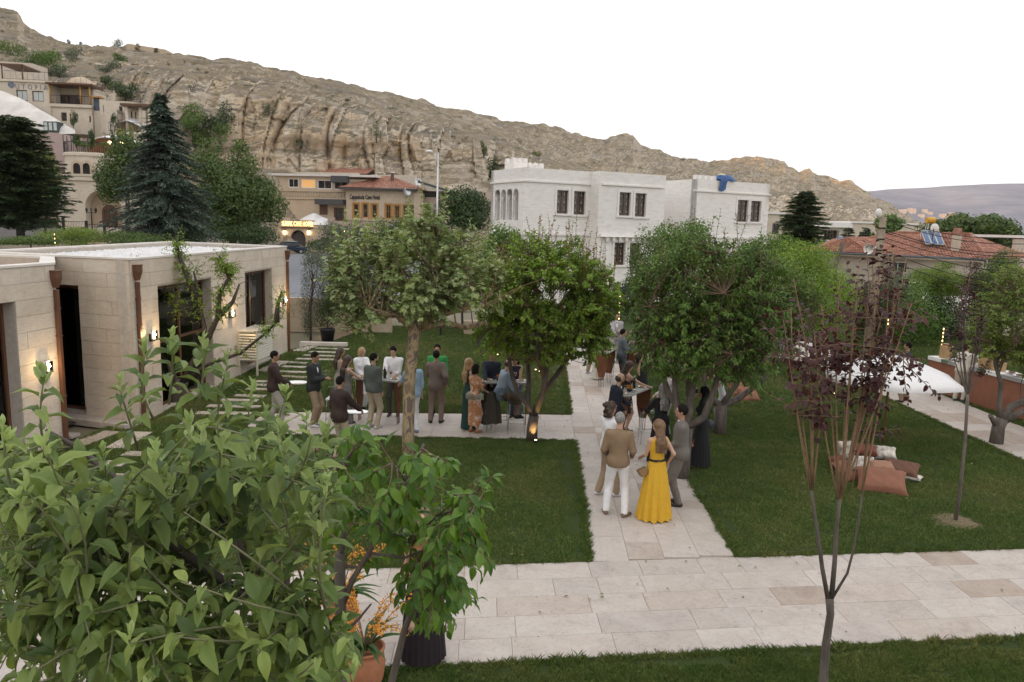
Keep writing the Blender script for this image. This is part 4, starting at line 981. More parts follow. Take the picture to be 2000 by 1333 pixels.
 m=MB();a_,b_=G0.px(640,430)[0],G0.px(680,430)[0];G0.box(m,a_,b_,zg+.35,G0.px(650,433)[1],-.5,.0);G0.box(m,a_,a_+1.0,G0.px(650,433)[1],G0.px(650,425)[1],-.5,.02);m.build('terrace_wall',M_PINK,R)
 sgn=G0.px(552,441);M_SIGN=emit('sign_glow',(1.0,.66,.26),1.5)
 text_mesh('SUMAK CAVE HOTEL',1.0,.05,M_SIGN,R,G0.P(sgn[0],sgn[1],.3),G0.u,G0.n,bold=True,sx=.52)
 m=MB();s0,s1=G0.px(550,443),G0.px(612,443);G0.box(m,s0[0],s1[0],s0[1]-.12,s0[1]-.03,.12,.3);m.build('sign_rail',M_IRON,R)
 for(px,py)in((557,455),(604,455),(676,455)):
  q=G0.px(px,py);p=G0.P(q[0],q[1],.25);l=thing('wall_lantern',p,{557:'glowing lantern left of the arched hotel entrance',604:'glowing lantern right of the arched hotel entrance',676:'glowing lantern at the right end of the hotel ground floor'}[px],'lantern','lanterns on the hotel ground floor wall')
  m=MB();m.lathe(p,[(.05,.42),(.22,.32),(.25,.28)],6,False);m.lathe(p,[(.12,-.38),(.16,-.3)],6,False);m.obox(p+Vector((0,.14,.35)),(.03,0,0),(0,.14,0),(0,0,.03));m.build('lantern_frame',M_IRON,l)
  m=MB();m.lathe(p,[(.14,-.29),(.2,.27)],6,False);m.build('lantern_glass',M_LAMP,l)
 m=MB();q=r(0,0,0,0);s=G0.rect(553,461,561,466);G0.box(m,s[0],s[1],s[2],s[3],.002,.05);m.build('plaque',M_WOODF,R)
 for(px,py,rr_)in((598,421,3.0),(622,430,3.6)):
  q=G0.px(px,py);parasol(G0.P(q[0],zg+.33,-3.4 if px==598 else-2.2),q[1]-zg+.1,rr_*.75,'white square parasol on the terrace behind the glowing hotel sign, %s of two'%('upper' if px==598 else 'lower'),'white parasols on the hotel terrace',drop=1.1,rot=.2)
# --- right part with hipped roof
 F3=Fac(F.P(-10,0,1.0).xy,F.P(60,0,1.0).xy)
 R2=thing('cave_hotel',F3.P(F3.px(745,430)[0],0,-4),'beige hotel block with hipped tiled roof and ochre framed windows','building')
 l,rt=F3.px(676,400)[0],F3.px(822,400)[0];ze=F3.px(745,368)[1];z1=F3.px(745,432)[1]
 ws=[F3.rect(690,398,701,426),F3.rect(708,398,719,426),F3.rect(726,399,737,427),F3.rect(753,400,764,428),F3.rect(770,401,781,428),F3.rect(788,401,797,428)]
 m=MB();F3.wall(m,l,rt,-.1,ze,ws,.4);m.wbox(F3.P(rt,0).xy,F3.P(rt,0,-9).xy,.3,0,ze-.01);m.build('wall',M_TAN,R2)
 for i,w_ in enumerate(ws):
  F3.window(R2,w_,M_OAK if i<5 else M_WOODF,M_GLASS_ORN,cols=2 if i>2 else 1,rows=2,fw=.14,rec=.1)
  m=MB();a0,a1,zz0,zz1=w_
  for q in((a0-.2,a0,zz0-.2,zz1+.2),(a1,a1+.2,zz0-.2,zz1+.2),(a0,a1,zz1,zz1+.2)):F3.box(m,*q,.002,.07)
  m.build('window_surround',M_OAK,R2)
 m=MB();F3.box(m,ws[-1][1],ws[-1][1]+1.0,ws[-1][2],ws[-1][3],.0,.06);m.build('shutter',M_WOODF,R2)
 rnd=random.Random(2);m=MB();var=[];e=.9
 A,B=F3.P(l-e,ze,e),F3.P(rt-1.4+e,ze,e);C_,D_=F3.P(rt-1.4+e,ze,-9),F3.P(l-e,ze,-9);rz=F3.px(745,346)[1]+.35
 R0,R1=F3.P(lerp(l,rt,.42),rz,-4),F3.P(lerp(l,rt,.52),rz,-4)
 tile_slope(m,var,A,B,R1,R0,12,34,rnd);tile_slope(m,var,B,C_,R1,R1,12,20,rnd);tile_slope(m,var,D_,A,R0,R0,12,20,rnd)
 me=m.mesh('tiled_roof',R2.location);a_=me.attributes.new('var','FLOAT','FACE');a_.data.foreach_set('value',var);o_=link('tiled_roof',me,R2,M_TILE);o_['kind']='stuff'
 m=MB();F3.box(m,l-e,rt-1.4+e,ze-.28,ze-.05,-.1,e);m.build('eaves',M_SLATE,R2)
 q=F3.px(683,389);text_mesh('Cappadocia Cave Hotel',1.0,.04,M_IRON,R2,F3.P(q[0],q[1],.03),F3.u,F3.n,sx=.50*1.0,bold=True)
 m=MB();b_=F3.px(760,350);m.lathe(F3.P(b_[0],ze+.8,-2),[(.28,0),(.28,1.6),(.36,1.6),(.36,1.8)],10);m.build('flue',M_LIGHTMETAL,R2)
 m=MB();zr=F3.px(700,432)[1]
 for k in range(46):a=lerp(l,rt-.5,k/45);m.tube([F3.P(a,zr-1.4,1.4),F3.P(a,zr,1.4)],.03,4)
 m.tube([F3.P(l,zr,1.4),F3.P(rt-.5,zr,1.4)],.05,5);m.build('balcony_railing',M_IRON,R2)
 m=MB();F3.box(m,l,rt-.5,zr-1.75,zr-1.45,.0,1.6);m.build('balcony_slab',M_COPING,R2)
 bn=F3.rect(761,433,788,446);B_=thing('banner',F3.P(bn[0],bn[2],1.5),'faded red and white banner hung on the hotel balcony railing','banner');m=MB();F3.box(m,bn[0],bn[1],bn[2],bn[3],1.5,1.53);m.build('cloth',simple('banner_cloth',(.42,.33,.42),.8,var=.5,scale=.9),B_)
 m=MB();F3.box(m,bn[0]+.3,bn[1]-.3,bn[3]-.32,bn[3]-.1,1.531,1.54);m.build('stripe',simple('banner_red',(.4,.05,.05),.8),B_)
 for(px,py,dd,tx)in((808,354,-3,'grey satellite dish on the roof edge right of the hipped hotel roof'),(797,376,.9,'pale satellite dish mounted on the beige hotel wall')):
  q=F3.px(px,py);p=F3.P(q[0],q[1],dd);S=thing('satellite_dish',p,tx,'satellite dish','satellite dishes');m=MB();u=Vector((.5,-.8,.35)).normalized();s=u.orthogonal().normalized();t=u.cross(s);P=[]
  for i in range(5):P.append([p+(s*math.cos(a)+t*math.sin(a))*(.62*i/4)+u*(.16*(i/4)**2)for a in[k*math.pi/8 for k in range(17)]])
  m.grid(P);m.build('dish',M_LIGHTMETAL,S);m=MB();m.tube([p+t*-.5,p+u*.7],.03,4);m.ball(p+u*.7,.09,6,4);m.build('receiver_arm',M_IRON,S);m=MB();m.tube([p-u*.05,p-Vector((0,-.2,.9))],.05,5);m.build('mast',M_IRON,S)
# --- far right terrace with dark pergola
 R3=thing('cave_hotel',F3.P(F3.px(890,430)[0],0,-2),'plain beige hotel annexe with dark awning roof beside the street lamp','building')
 F4=Fac(F3.P(0,0,-1).xy,F3.P(60,0,-1).xy);l,rt=F4.px(812,420)[0],F4.px(985,420)[0];zt=F4.px(880,385)[1];zg_=F4.px(830,358)[1]
 ws=[F4.rect(826,374,856,386),F4.rect(862,374,890,386)]
 m=MB();F4.wall(m,l,rt,-.1,zg_-1.2,ws+[F4.rect(845,415,862,440)],.4);m.build('wall',M_PINK,R3)
 for w_ in ws:F4.window(R3,w_,M_IRON,M_GLASS_ORN,cols=3)
 F4.window(R3,F4.rect(845,415,862,440),M_WTRIM,M_GLASS_ORN)
 m=MB();m.vprism([(l+.8,zg_-.1),(F4.px(886,360)[0],zg_-1.5),(F4.px(886,360)[0],zg_-1.2),(l+.8,zg_+.25)],F4.P(0,0,2.4),Vector((F4.u.x,F4.u.y,0)),Vector((-F4.n.x,-F4.n.y,0)),9);m.build('awning_roof',M_SLATE,R3)
 m=MB();F4.box(m,l,l+1.4,-.1,zg_-1.6,.0,1.3);m.build('corner_wall',M_TAN,R3)
 for(x0,x1,yt,yb,dd,nm,mt,lb)in((683,726,343,375,-9,'rooftop_wall',M_TAN,'beige rooftop wall behind the hipped hotel roof'),(726,812,342,360,-11,'rooftop_wall',M_CREAMW,'cream rooftop wall below the cliff behind the hotels'),(562,700,337,350,-10,'rooftop_wall',M_CREAMW,'long cream rooftop wall over the glazed terrace')):
  Fz=Fac(F3.P(-10,0,dd).xy,F3.P(60,0,dd).xy);a=Fz.rect(x0,yt,x1,yb);m=MB();Fz.box(m,a[0],a[1],a[2]-6,a[3],-1,0);o_=m.build(nm,mt);tag(o_,lb,'wall')
 m=MB();var=[];Fz=Fac(F3.P(-10,0,-13).xy,F3.P(60,0,-13).xy);q0,q1=Fz.px(630,336),Fz.px(722,338)
 tile_slope(m,var,Fz.P(q0[0],q0[1]-.4,2),Fz.P(q1[0],q0[1]-.4,2),Fz.P(q1[0],q0[1]+1,-4),Fz.P(q0[0],q0[1]+1,-4),8,40,rnd)
 me=m.mesh('tiled_roof');a_=me.attributes.new('var','FLOAT','FACE');a_.data.foreach_set('value',var);o_=link('old_tiled_roof',me,None,M_TILE);tag(o_,'old brown tiled roof at the foot of the cliff above the hotels','roof')
centre_hotel()
# ------------------------------------------------------------------ hotels and walls on the left slope
def fac_at(Y,x0=0,x1=600,py=300,dY=0.0):return Fac(D(x0,py,Y).xy,D(x1,py,Y+dY).xy)
def fence_on(F,a0,a1,z,h=1.0,step=.35,d=0,name='railing',parent=None,slant=False):
 m=MB();n=max(2,int((a1-a0)/step))
 for k in range(n+1):
  a=lerp(a0,a1,k/n)
  m.tube([F.P(a,z,d),F.P(a+(.25 if slant and k<n else 0),z+h,d)],.018,4)
 m.tube([F.P(a0,z+h,d),F.P(a1,z+h,d)],.03,5);m.tube([F.P(a0,z+.1,d),F.P(a1,z+.1,d)],.02,4)
 return m.build(name,M_IRON,parent)
def block(F,R,px0,py0,px1,zb,mat,dp=5,name='wall',ops=()):
 a0,zt=F.px(px0,py0);a1,_=F.px(px1,py0);m=MB();F.wall(m,a0,a1,zb,zt,list(ops),.35)
 m.wbox(F.P(a1,0,-.001).xy,F.P(a1,0,-dp).xy,.35,zb,zt);m.wbox(F.P(a0,0,-dp).xy,F.P(a0,0,-.001).xy,.35,zb,zt);m.build(name,mat,R)
 m=MB();F.box(m,a0,a1,zt-.4,zt-.2,-dp,-.2);m.build('roof',M_CREAMW,R);return a0,a1,zt
def cone_tree(pos,h,r,label,group,dark=True):pass
def left_hotels():
# ---- upper terraced hotel with the raised lettering
 Y=112.0;F=fac_at(Y,-60,300,180,3)
 R=thing('terraced_hotel',F.P(F.px(100,200)[0],8,-4),'cream stone terraced hotel high on the slope with raised lettering on its wall','building')
 z0=F.px(60,262)[1];z1=F.px(60,207)[1]
 w1=[F.rect(31,176,54,198),F.rect(62,178,86,199)]
 a0,a1,zt=block(F,R,-40,157,98,z0,M_CREAMW,ops=w1)
 M_CURT=simple('curtain',(.5,.55,.54),.7)
 for w_ in w1:F.window(R,w_,M_WOODF,M_CURT,cols=2,fw=.12)
 m=MB();F.box(m,a0,a1+.2,zt,zt+.3,-.3,.25);m.build('cornice',M_CREAMW,R)
 bal=F.rect(115,186,160,206)
 a2,a3,zt2=block(Fac(F.P(0,0,-3).xy,F.P(40,0,-3).xy),R,98,168,180,z0,M_CREAMW)
 FB=Fac(F.P(0,0,-3).xy,F.P(40,0,-3).xy);wb=FB.rect(115,187,160,205);m=MB()
 FB.box(m,wb[0]-.1,wb[1]+.1,wb[2]-.1,wb[3]+.1,.0,.04);m.build('terrace_door',M_WOODF,R)
 for k in range(3):g=MB();FB.box(g,lerp(wb[0],wb[1],k/3)+.15,lerp(wb[0],wb[1],(k+1)/3)-.15,wb[2]+.1,wb[3]-.1,.045,.06);link('pane',g.mesh('pane',R.location),R,M_GLASS_ORN)
 l,r_=F.px(99,200)[0],F.px(180,200)[0];lowops=[F.rect(119,220,131,237),F.rect(136,222,140,240),F.rect(174,227,182,240)]
 m=MB();F.wall(m,l,r_,F.px(140,262)[1],z1+.4,lowops,.35);m.wbox(F.P(r_,0).xy,F.P(r_,0,-6).xy,.3,z0-2,z1+.4);m.build('lower_wall',M_CREAMW,R)
 for w_ in lowops:F.window(R,w_,M_WOODF,M_GLASS_ORN,cols=1,fw=.1)
 m=MB();F.box(m,l,r_,z1+.0,z1+.42,.0,.3);m.build('terrace_slab',M_CREAMW,R)
 fence_on(F,l,r_,z1+.42,1.15,.45,.2,parent=R)
 rf=F.px(140,167)[1];m=MB();F.box(m,l-.3,r_+.4,rf,rf+.22,-3.2,.7);m.build('terrace_roof',M_WOODF,R)
 for px in(99,158,176):a=F.px(px,190)[0];m=MB();m.tube([F.P(a,z1+.4,.1),F.P(a,rf,.1)],.12,6);m.build('post',M_OAK,R)
 sg=F.px(15,173);text_mesh('UTOPIA',1.0,.06,simple('grey_letters',(.30,.29,.30),.6),R,F.P(F.px(30,172)[0],F.px(60,175)[1],.04),F.u,F.n,spacing=1.75,sx=.80)
 m=MB();c=F.px(22,166);m.lathe(Vector((0,0,0)),[(.42,-.05),(.42,.05)],14,False);m.v=[tuple(F.P(c[0]+x,c[1]+y,.06+z))for x,y,z in m.v];m.build('emblem',simple('emblem_blue',(.14,.16,.24),.6,var=.6,scale=3),R)
 fence_on(F,F.px(8,150)[0],F.px(98,155)[0],zt+.3,1.2,.7,-.1,parent=R);FB_=Fac(F.P(0,0,-2.5).xy,F.P(40,0,-2.5).xy);fence_on(FB_,F.px(98,150)[0],F.px(176,155)[0],FB_.px(140,166)[1],1.2,.7,0,parent=R)
 zp=F.px(20,128)[1];pz=zt+.3;m=MB();F.box(m,F.px(0,130)[0],F.px(46,130)[0],zp,zp+.2,-5,.3);m.build('pergola_roof',M_WOODF,R)
 for px in(6,46):a=F.px(px,140)[0];m=MB();m.tube([F.P(a-.2,pz,-.1),F.P(a-.2,zp,-.1)],.09,6);m.build('post',M_WOODF,R)
 c=F.P(F.px(132,160)[0],F.px(132,168)[1],-4.5);m=MB();m.lathe(c,[(1.95,0),(1.95,.7),(2.2,.7),(2.0,1.0),(1.5,1.5),(.9,1.85),(.2,2.1),(0,2.15)],14);m.build('dome',M_TAN,R)
# ---- middle hotel with two porches
 Y2=110.0;F2=fac_at(Y2,160,340,230,2);R2=thing('terraced_hotel',F2.P(10,6,-4),'grey beige hotel block with tiled porch right of the lettered hotel','building')
 o1=[F2.rect(196,206,203,220),F2.rect(232,208,240,226),F2.rect(255,218,266,236)]
 zb=F2.px(240,262)[1];block(F2,R2,195,196,262,zb,M_CREAMW,ops=o1);
 for w_ in o1:F2.window(R2,w_,M_WOODF,M_GLASS_DK,cols=1,fw=.1)
 F2b=Fac(F2.P(0,0,2.5).xy,F2.P(40,0,2.5).xy);block(F2b,R2,204,213,228,F2b.px(200,262)[1],M_LIME,dp=3)
 fence_on(F2,F2.px(222,190)[0],F2.px(270,195)[0],F2.px(240,197)[1],1.4,.5,-1,parent=R2)
 zp=F2.px(280,213)[1];m=MB();F2.box(m,F2.px(247,210)[0],F2.px(307,215)[0],zp,zp+.3,-2,2.8);m.build('porch_roof',M_WOODF,R2)
 for px in(258,284,301):a=F2.px(px,230)[0];m=MB();m.tube([F2.P(a,zb,2.2),F2.P(a,zp,2.2)],.22,6);m.build('porch_column',M_CREAMW,R2)
 F2c=Fac(F2.P(0,0,4).xy,F2.P(40,0,4).xy);w3=[F2c.rect(285,264,298,272)];a_=block(F2c,R2,275,247,318,F2c.px(300,300)[1],M_CREAMW,dp=4,ops=w3);F2c.window(R2,w3[0],M_WOODF,M_GLASS_DK,cols=2)
 fence_on(F2c,a_[0],a_[1],a_[2],1.1,.6,-.1,parent=R2)
 m=MB();q=F.rect(180,191,192,216);F.box(m,q[0],q[1],q[2],q[3],-.5,-.4);m.build('blue_screen',simple('blue_panel',(.06,.075,.11),.4),R)
 m=MB();F.box(m,q[0]-.1,q[1]+.4,q[3],q[3]+.2,-1.5,.2);m.build('porch_roof',M_OAK,R)
# ---- terrace wall with tent canopies
 F3=fac_at(106,190,330,260,1);R3=thing('terrace_building',F3.P(5,4,-3),'low cream terrace block below the white canopies on the slope','building')
 ws=[F3.rect(228,262,240,270)];a_=block(F3,R3,212,256,276,F3.px(240,300)[1],M_CREAMW,ops=ws);F3.window(R3,ws[0],M_WOODF,M_GLASS_DK)
 fence_on(F3,a_[0],a_[1],a_[2],1.2,.6,-.1,parent=R3)
 def canopy(F,x0,x1,yt,yb,lab,d=0.0,dp=5):
  l,zt=F.px(x0,yt);r_,_=F.px(x1,yt);zb_=F.px(x0,yb)[1];T=thing('tent_canopy',F.P((l+r_)/2,zb_-1.0,d-dp/2),lab,'canopy','white tent canopies on the slope terraces');P=[]
  for i in range(9):
   row=[]
   for j in range(17):
    s=j/16*2-1;t=i/8*2-1;z=lerp(zt,zb_,abs(s)**1.3)+.35*(1-abs(t))-.3*(1-s*s)*t*t
    row.append(F.P(lerp(l,r_,j/16),z,d-dp*i/8))
   P.append(row)
  m=MB();m.grid(P);m.build('canvas',M_CANVAS,T)
  for a,dd in((l,0),(r_,0),(l,-dp),(r_,-dp)):m=MB();m.tube([F.P(a,zb_-2.6,d+dd),F.P(a,zb_+.25,d+dd)],.06,6);m.build('post',M_IRON,T)
 canopy(F3,203,266,226,243,'upper white tent canopy beside the grey beige hotel block',-2)
# ---- round tower terrace
 F4=fac_at(98,80,260,300,1);c=F4.px(152,300);ce=F4.P(c[0],0,-4);zt=F4.px(152,296)[1];zb=F4.px(152,350)[1];rr=(F4.px(208,300)[0]-F4.px(104,300)[0])/2
 R4=thing('round_terrace_tower',(ce.x,ce.y,zb),'round cream stone terrace tower with two small arched windows','building')
 m=MB();n=12
 prof=[(rr,zb-4),(rr,zt-.5),(rr*1.05,zt-.45),(rr*1.05,zt-.1),(rr*1.02,zt)];m.lathe((ce.x,ce.y,0),prof,14,False);m.build('tower_wall',M_CREAMW,R4)
 for px in(144,163):
  q=F4.px(px,333);dd=math.sqrt(max(rr**2-(q[0]-c[0])**2,1))-4;m=MB();h=F4.px(px,340)[1];arc=[(q[0]+.42*math.cos(math.pi*k/8),h+1.0+.42*math.sin(math.pi*k/8))for k in range(9)]
  F4.poly(m,[(q[0]+.42,h-.4)]+arc+[(q[0]-.42,h-.4)],dd-.25,dd+.04);w_=m.build('arched_window',M_GLASS_DK,R4)
  m=MB();arc2=[(q[0]+.75*math.cos(math.pi*k/8),h+1.0+.75*math.sin(math.pi*k/8))for k in range(9)];F4.poly(m,[(q[0]+.75,h-.4)]+arc2+[(q[0]-.75,h-.4)],dd-.3,dd+.0);m.build('window_surround',M_TAN,R4)
 rail=MB();
 for k in range(40):a=math.pi*(1+k/39.0);p=Vector((ce.x+rr*math.cos(a),ce.y+rr*math.sin(a),zt));rail.tube([p,p+Vector((0,0,1.3))],.035,4)
 rail.tube([Vector((ce.x+rr*math.cos(math.pi*(1+k/30)),ce.y+rr*math.sin(math.pi*(1+k/30)),zt+1.3))for k in range(31)],.05,4)
 for k in(0,8,16,24,32):a=math.pi*(1+k/39.0);p=Vector((ce.x+rr*math.cos(a),ce.y+rr*math.sin(a),zt));rail.tube([p,p+Vector((0,0,2.2))],.06,4)
 rail.build('railing',M_IRON,R4)
 canopy(F4,130,243,257,273,'lower white tent canopy over the round terrace tower',-2.5,7)
 FR=Fac(F4.P(0,0,-6).xy,F4.P(60,0,-6).xy);m=MB();q=FR.rect(170,272,230,300);FR.box(m,*q,-.3,0);m.build('bar_back_wall',simple('warm_bar',(.25,.13,.07),.7),R4)
 for px in(184,208):p_=F4.px(px,272);m=MB();m.ball(F4.P(p_[0],p_[1],-4.5),.22,8,6);m.build('bulb',M_LAMP,R4)
# ---- long gateway wall in front with the portal
 Y5=96.0;F5=fac_at(Y5,100,320,400,2);zt=F5.px(160,345)[1];zb=F5.px(160,444)[1];l,r_=F5.px(112,400)[0],F5.px(330,400)[0]
 R5=thing('portal_building',F5.P((l+r_)/2,zb,-3),'pale stone courtyard building with a deep arched portal and wooden door','building')
 pc=F5.px(203,400)[0];pw=(F5.px(236,400)[0]-F5.px(168,400)[0])/2;ptop=F5.px(203,372)[1];op=[(pc-pw,pc+pw,zb,ptop,'arch')]
 m=MB();F5.wall(m,l,r_,zb-3,zt,op,1.6);m.build('front_wall',M_CREAMW,R5)
 m=MB();F5.box(m,l-.2,r_,zt-.5,zt-.05,.003,.3);m.build('cornice',M_CREAMW,R5);m=MB();F5.box(m,l-.2,r_,zt,zt+.3,-1.8,.35);m.build('coping',M_CREAMW,R5)
 m=MB();F5.box(m,l,pc-pw-1.6,F5.px(150,397)[1],F5.px(150,395)[1],.003,.15);m.build('string_course',M_TAN,R5)
 m=MB();ap=F5.px(203,359)[1];arc=[(pc+(pw+.02)*math.cos(math.pi*k/16),ptop-pw+(pw+.02)*math.sin(math.pi*k/16))for k in range(17)]
 sh=F5.px(168,385)[1];F5.poly(m,[(pc+pw+1.5,zb)]+[(pc+pw+1.5,sh),(pc,ap+.8),(pc-pw-1.5,sh),(pc-pw-1.5,zb),(pc-pw-.02,zb)]+arc[::-1]+[(pc+pw+.02,zb)],.0,.35);m.build('portal_gable',M_CREAMW,R5)
 m=MB();F5.box(m,pc-pw-.2,pc+pw+.2,zb,ptop+.2,-1.9,-1.62);m.build('portal_recess',M_TAN,R5)
 d0,d1=F5.px(191,430)[0],F5.px(221,430)[0];dt=F5.px(205,400)[1];arc=[((d0+d1)/2+(d1-d0)/2*math.cos(math.pi*k/12),dt-(d1-d0)/2+(d1-d0)/2*math.sin(math.pi*k/12))for k in range(13)]
 m=MB();F5.poly(m,[(d1,zb)]+arc+[(d0,zb)],-1.6,-1.5);dr=m.build('portal_door',M_WOODF,R5)
 m=MB()
 for k in range(1,6):a=lerp(d0,d1,k/6);F5.box(m,a-.02,a+.02,zb,dt-.6,-1.497,-1.47)
 link('door_bars',m.mesh('door_bars',R5.location),dr,M_IRON)
 F6=fac_at(90,0,350,440,0);z6=F6.px(60,444)[1];o_=MB();F6.box(o_,F6.px(-60,440)[0],F6.px(118,440)[0],-1,z6,-.4,0);o_=o_.build('retaining_wall',simple('grey_plaster',(.22,.21,.21),.85,mode='World'));tag(o_,'grey retaining wall below the fence left of the pine tree shrubs','wall')
 FN=thing('slope_fence',F6.P(F6.px(160,440)[0],z6,0),'dark metal fence with slanting bars before the portal building','fence')
 zf=F6.px(160,449)[1]
 for(p,q)in((20,75),(75,125),(125,170),(170,205),(205,242)):
  l_,rr_=F6.px(p,440)[0],F6.px(q,440)[0];dz=(p-120)*-.006;o_=fence_on(F6,l_+.1,rr_-.1,zf+dz,.95,.3,.5*0+.1,'fence_panel',FN,slant=True)
  m=MB();F6.box(m,rr_-.12,rr_+.12,zf+dz-.5,zf+dz+1.1,0.0,.25);m.build('post',M_IRON,FN)
 m=MB();F6.box(m,F6.px(118,440)[0],F6.px(330,440)[0],-1,zf-.75,-4,0);tag(m.build('terrace_edge',M_TAN),'tan stone terrace edge under the slanting bar fence','wall')
 lp=F6.P(F6.px(166,440)[0],zf,-1.5);LP=thing('lamp_post',lp,'black double armed lamp post before the portal building','lamp post');m=MB();m.tube([lp,lp+Vector((0,0,2.6))],.07,6);m.tube([lp+Vector((-.55,0,2.0)),lp+Vector((.55,0,2.0))],.035,5);m.build('post',M_IRON,LP)
 for s in(-.55,.55):m=MB();m.lathe(lp+Vector((s,0,2.0)),[(.08,0),(.16,.4),(.2,.42),(.02,.62)],6,False);m.build('lantern',M_IRON,LP)
# ---- white tuff cone and rose wall
 m=MB();P=[]
 for i,(yt,Yd)in enumerate(((262,104.5),(250,105),(236,106),(220,107),(204,108.4),(190,109.6),(176,110.8))):
  row=[]
  for px in range(-80,152,6):
   edge=interp(px,[-80,0,30,60,85,110,140,152],[168,175,187,202,217,233,250,258]);y=max(yt,edge+i*.3)
   p=D(px,y,Yd+max(0,(yt<edge))*.3);wv=noise.fractal(Vector((p.x/4,p.z/4,1)),1,2,4);row.append((p.x,p.y+wv*.7,p.z))
  P.append(row)
 m.grid(P,flip=True);tag(m.build('tuff_cone',simple('tuff_white',(.60,.57,.53),.95,var=.22,scale=.35,bmp=.5,bscale=3,mode='World')),kind='structure')
 F7=fac_at(103.5,-40,200,280,0);rose=thing('rose_wall',F7.P(F7.px(70,300)[0],F7.px(70,330)[1],-1),'smooth rose plastered retaining wall under the white tuff cone','wall')
 m=MB();F7.poly(m,[F7.px(-40,330),F7.px(150,330),F7.px(150,268),F7.px(120,262),F7.px(86,257),F7.px(38,254),F7.px(-40,250)],-1.5,0);m.build('plaster',simple('rose_plaster',(.43,.33,.31),.9,var=.1,scale=.4,mode='World'),rose)
 m=MB();w_=F7.rect(77,236,106,256);F7.box(m,w_[0],w_[1],w_[2],w_[3],-2.2,-.8);W_=thing('cave_window',F7.P(w_[0],w_[2],-1),'dark framed window box set in the white tuff cone','window');m.build('frame',simple('teal_frame',(.05,.08,.08),.5),W_)
 for k in range(3):g=MB();F7.box(g,lerp(w_[0],w_[1],k/3)+.1,lerp(w_[0],w_[1],(k+1)/3)-.1,w_[2]+.15,w_[3]-.15,-.79,-.77);g.build('pane',simple('curtain',(.5,.55,.54),.7),W_)
# ---- walls on the skyline
 for(x0,x1,yt0,yt1,yb,Y,nm,lb,mt)in((253,323,86,97,116,196,'hilltop_block','square tan walled block on the skyline of the ridge',M_TAN),(182,258,89,104,108,200,'hilltop_wall','low reddish wall on the ridge left of the walled block',M_PINK),(-30,62,118,124,160,122,'terrace_wall','rubble stone terrace wall behind the lettered hotel roof',M_LIME)):
  Fz=Fac(D(x0,yt0,Y).xy,D(x1,yt1,Y).xy);m=MB();a1=Fz.L;Fz.poly(m,[(0,Fz.px(x0,yb)[1]-2),(a1,Fz.px(x1,yb)[1]-2),(a1,Fz.px(x1,yt1)[1]),(0,Fz.px(x0,yt0)[1])],-4,0);R_=thing(nm,Fz.P(a1/2,Fz.px(x0,yb)[1],-2),lb,'wall');m.build('wall',mt,R_)
  if nm=='hilltop_block':m=MB();m.wbox(D(254,90,196).xy,(D(254,90,196).x-6,203),.5,Fz.px(x0,yb)[1]-2,Fz.px(x0,yt0)[1]);m.build('side_wall',mt,R_)
left_hotels()
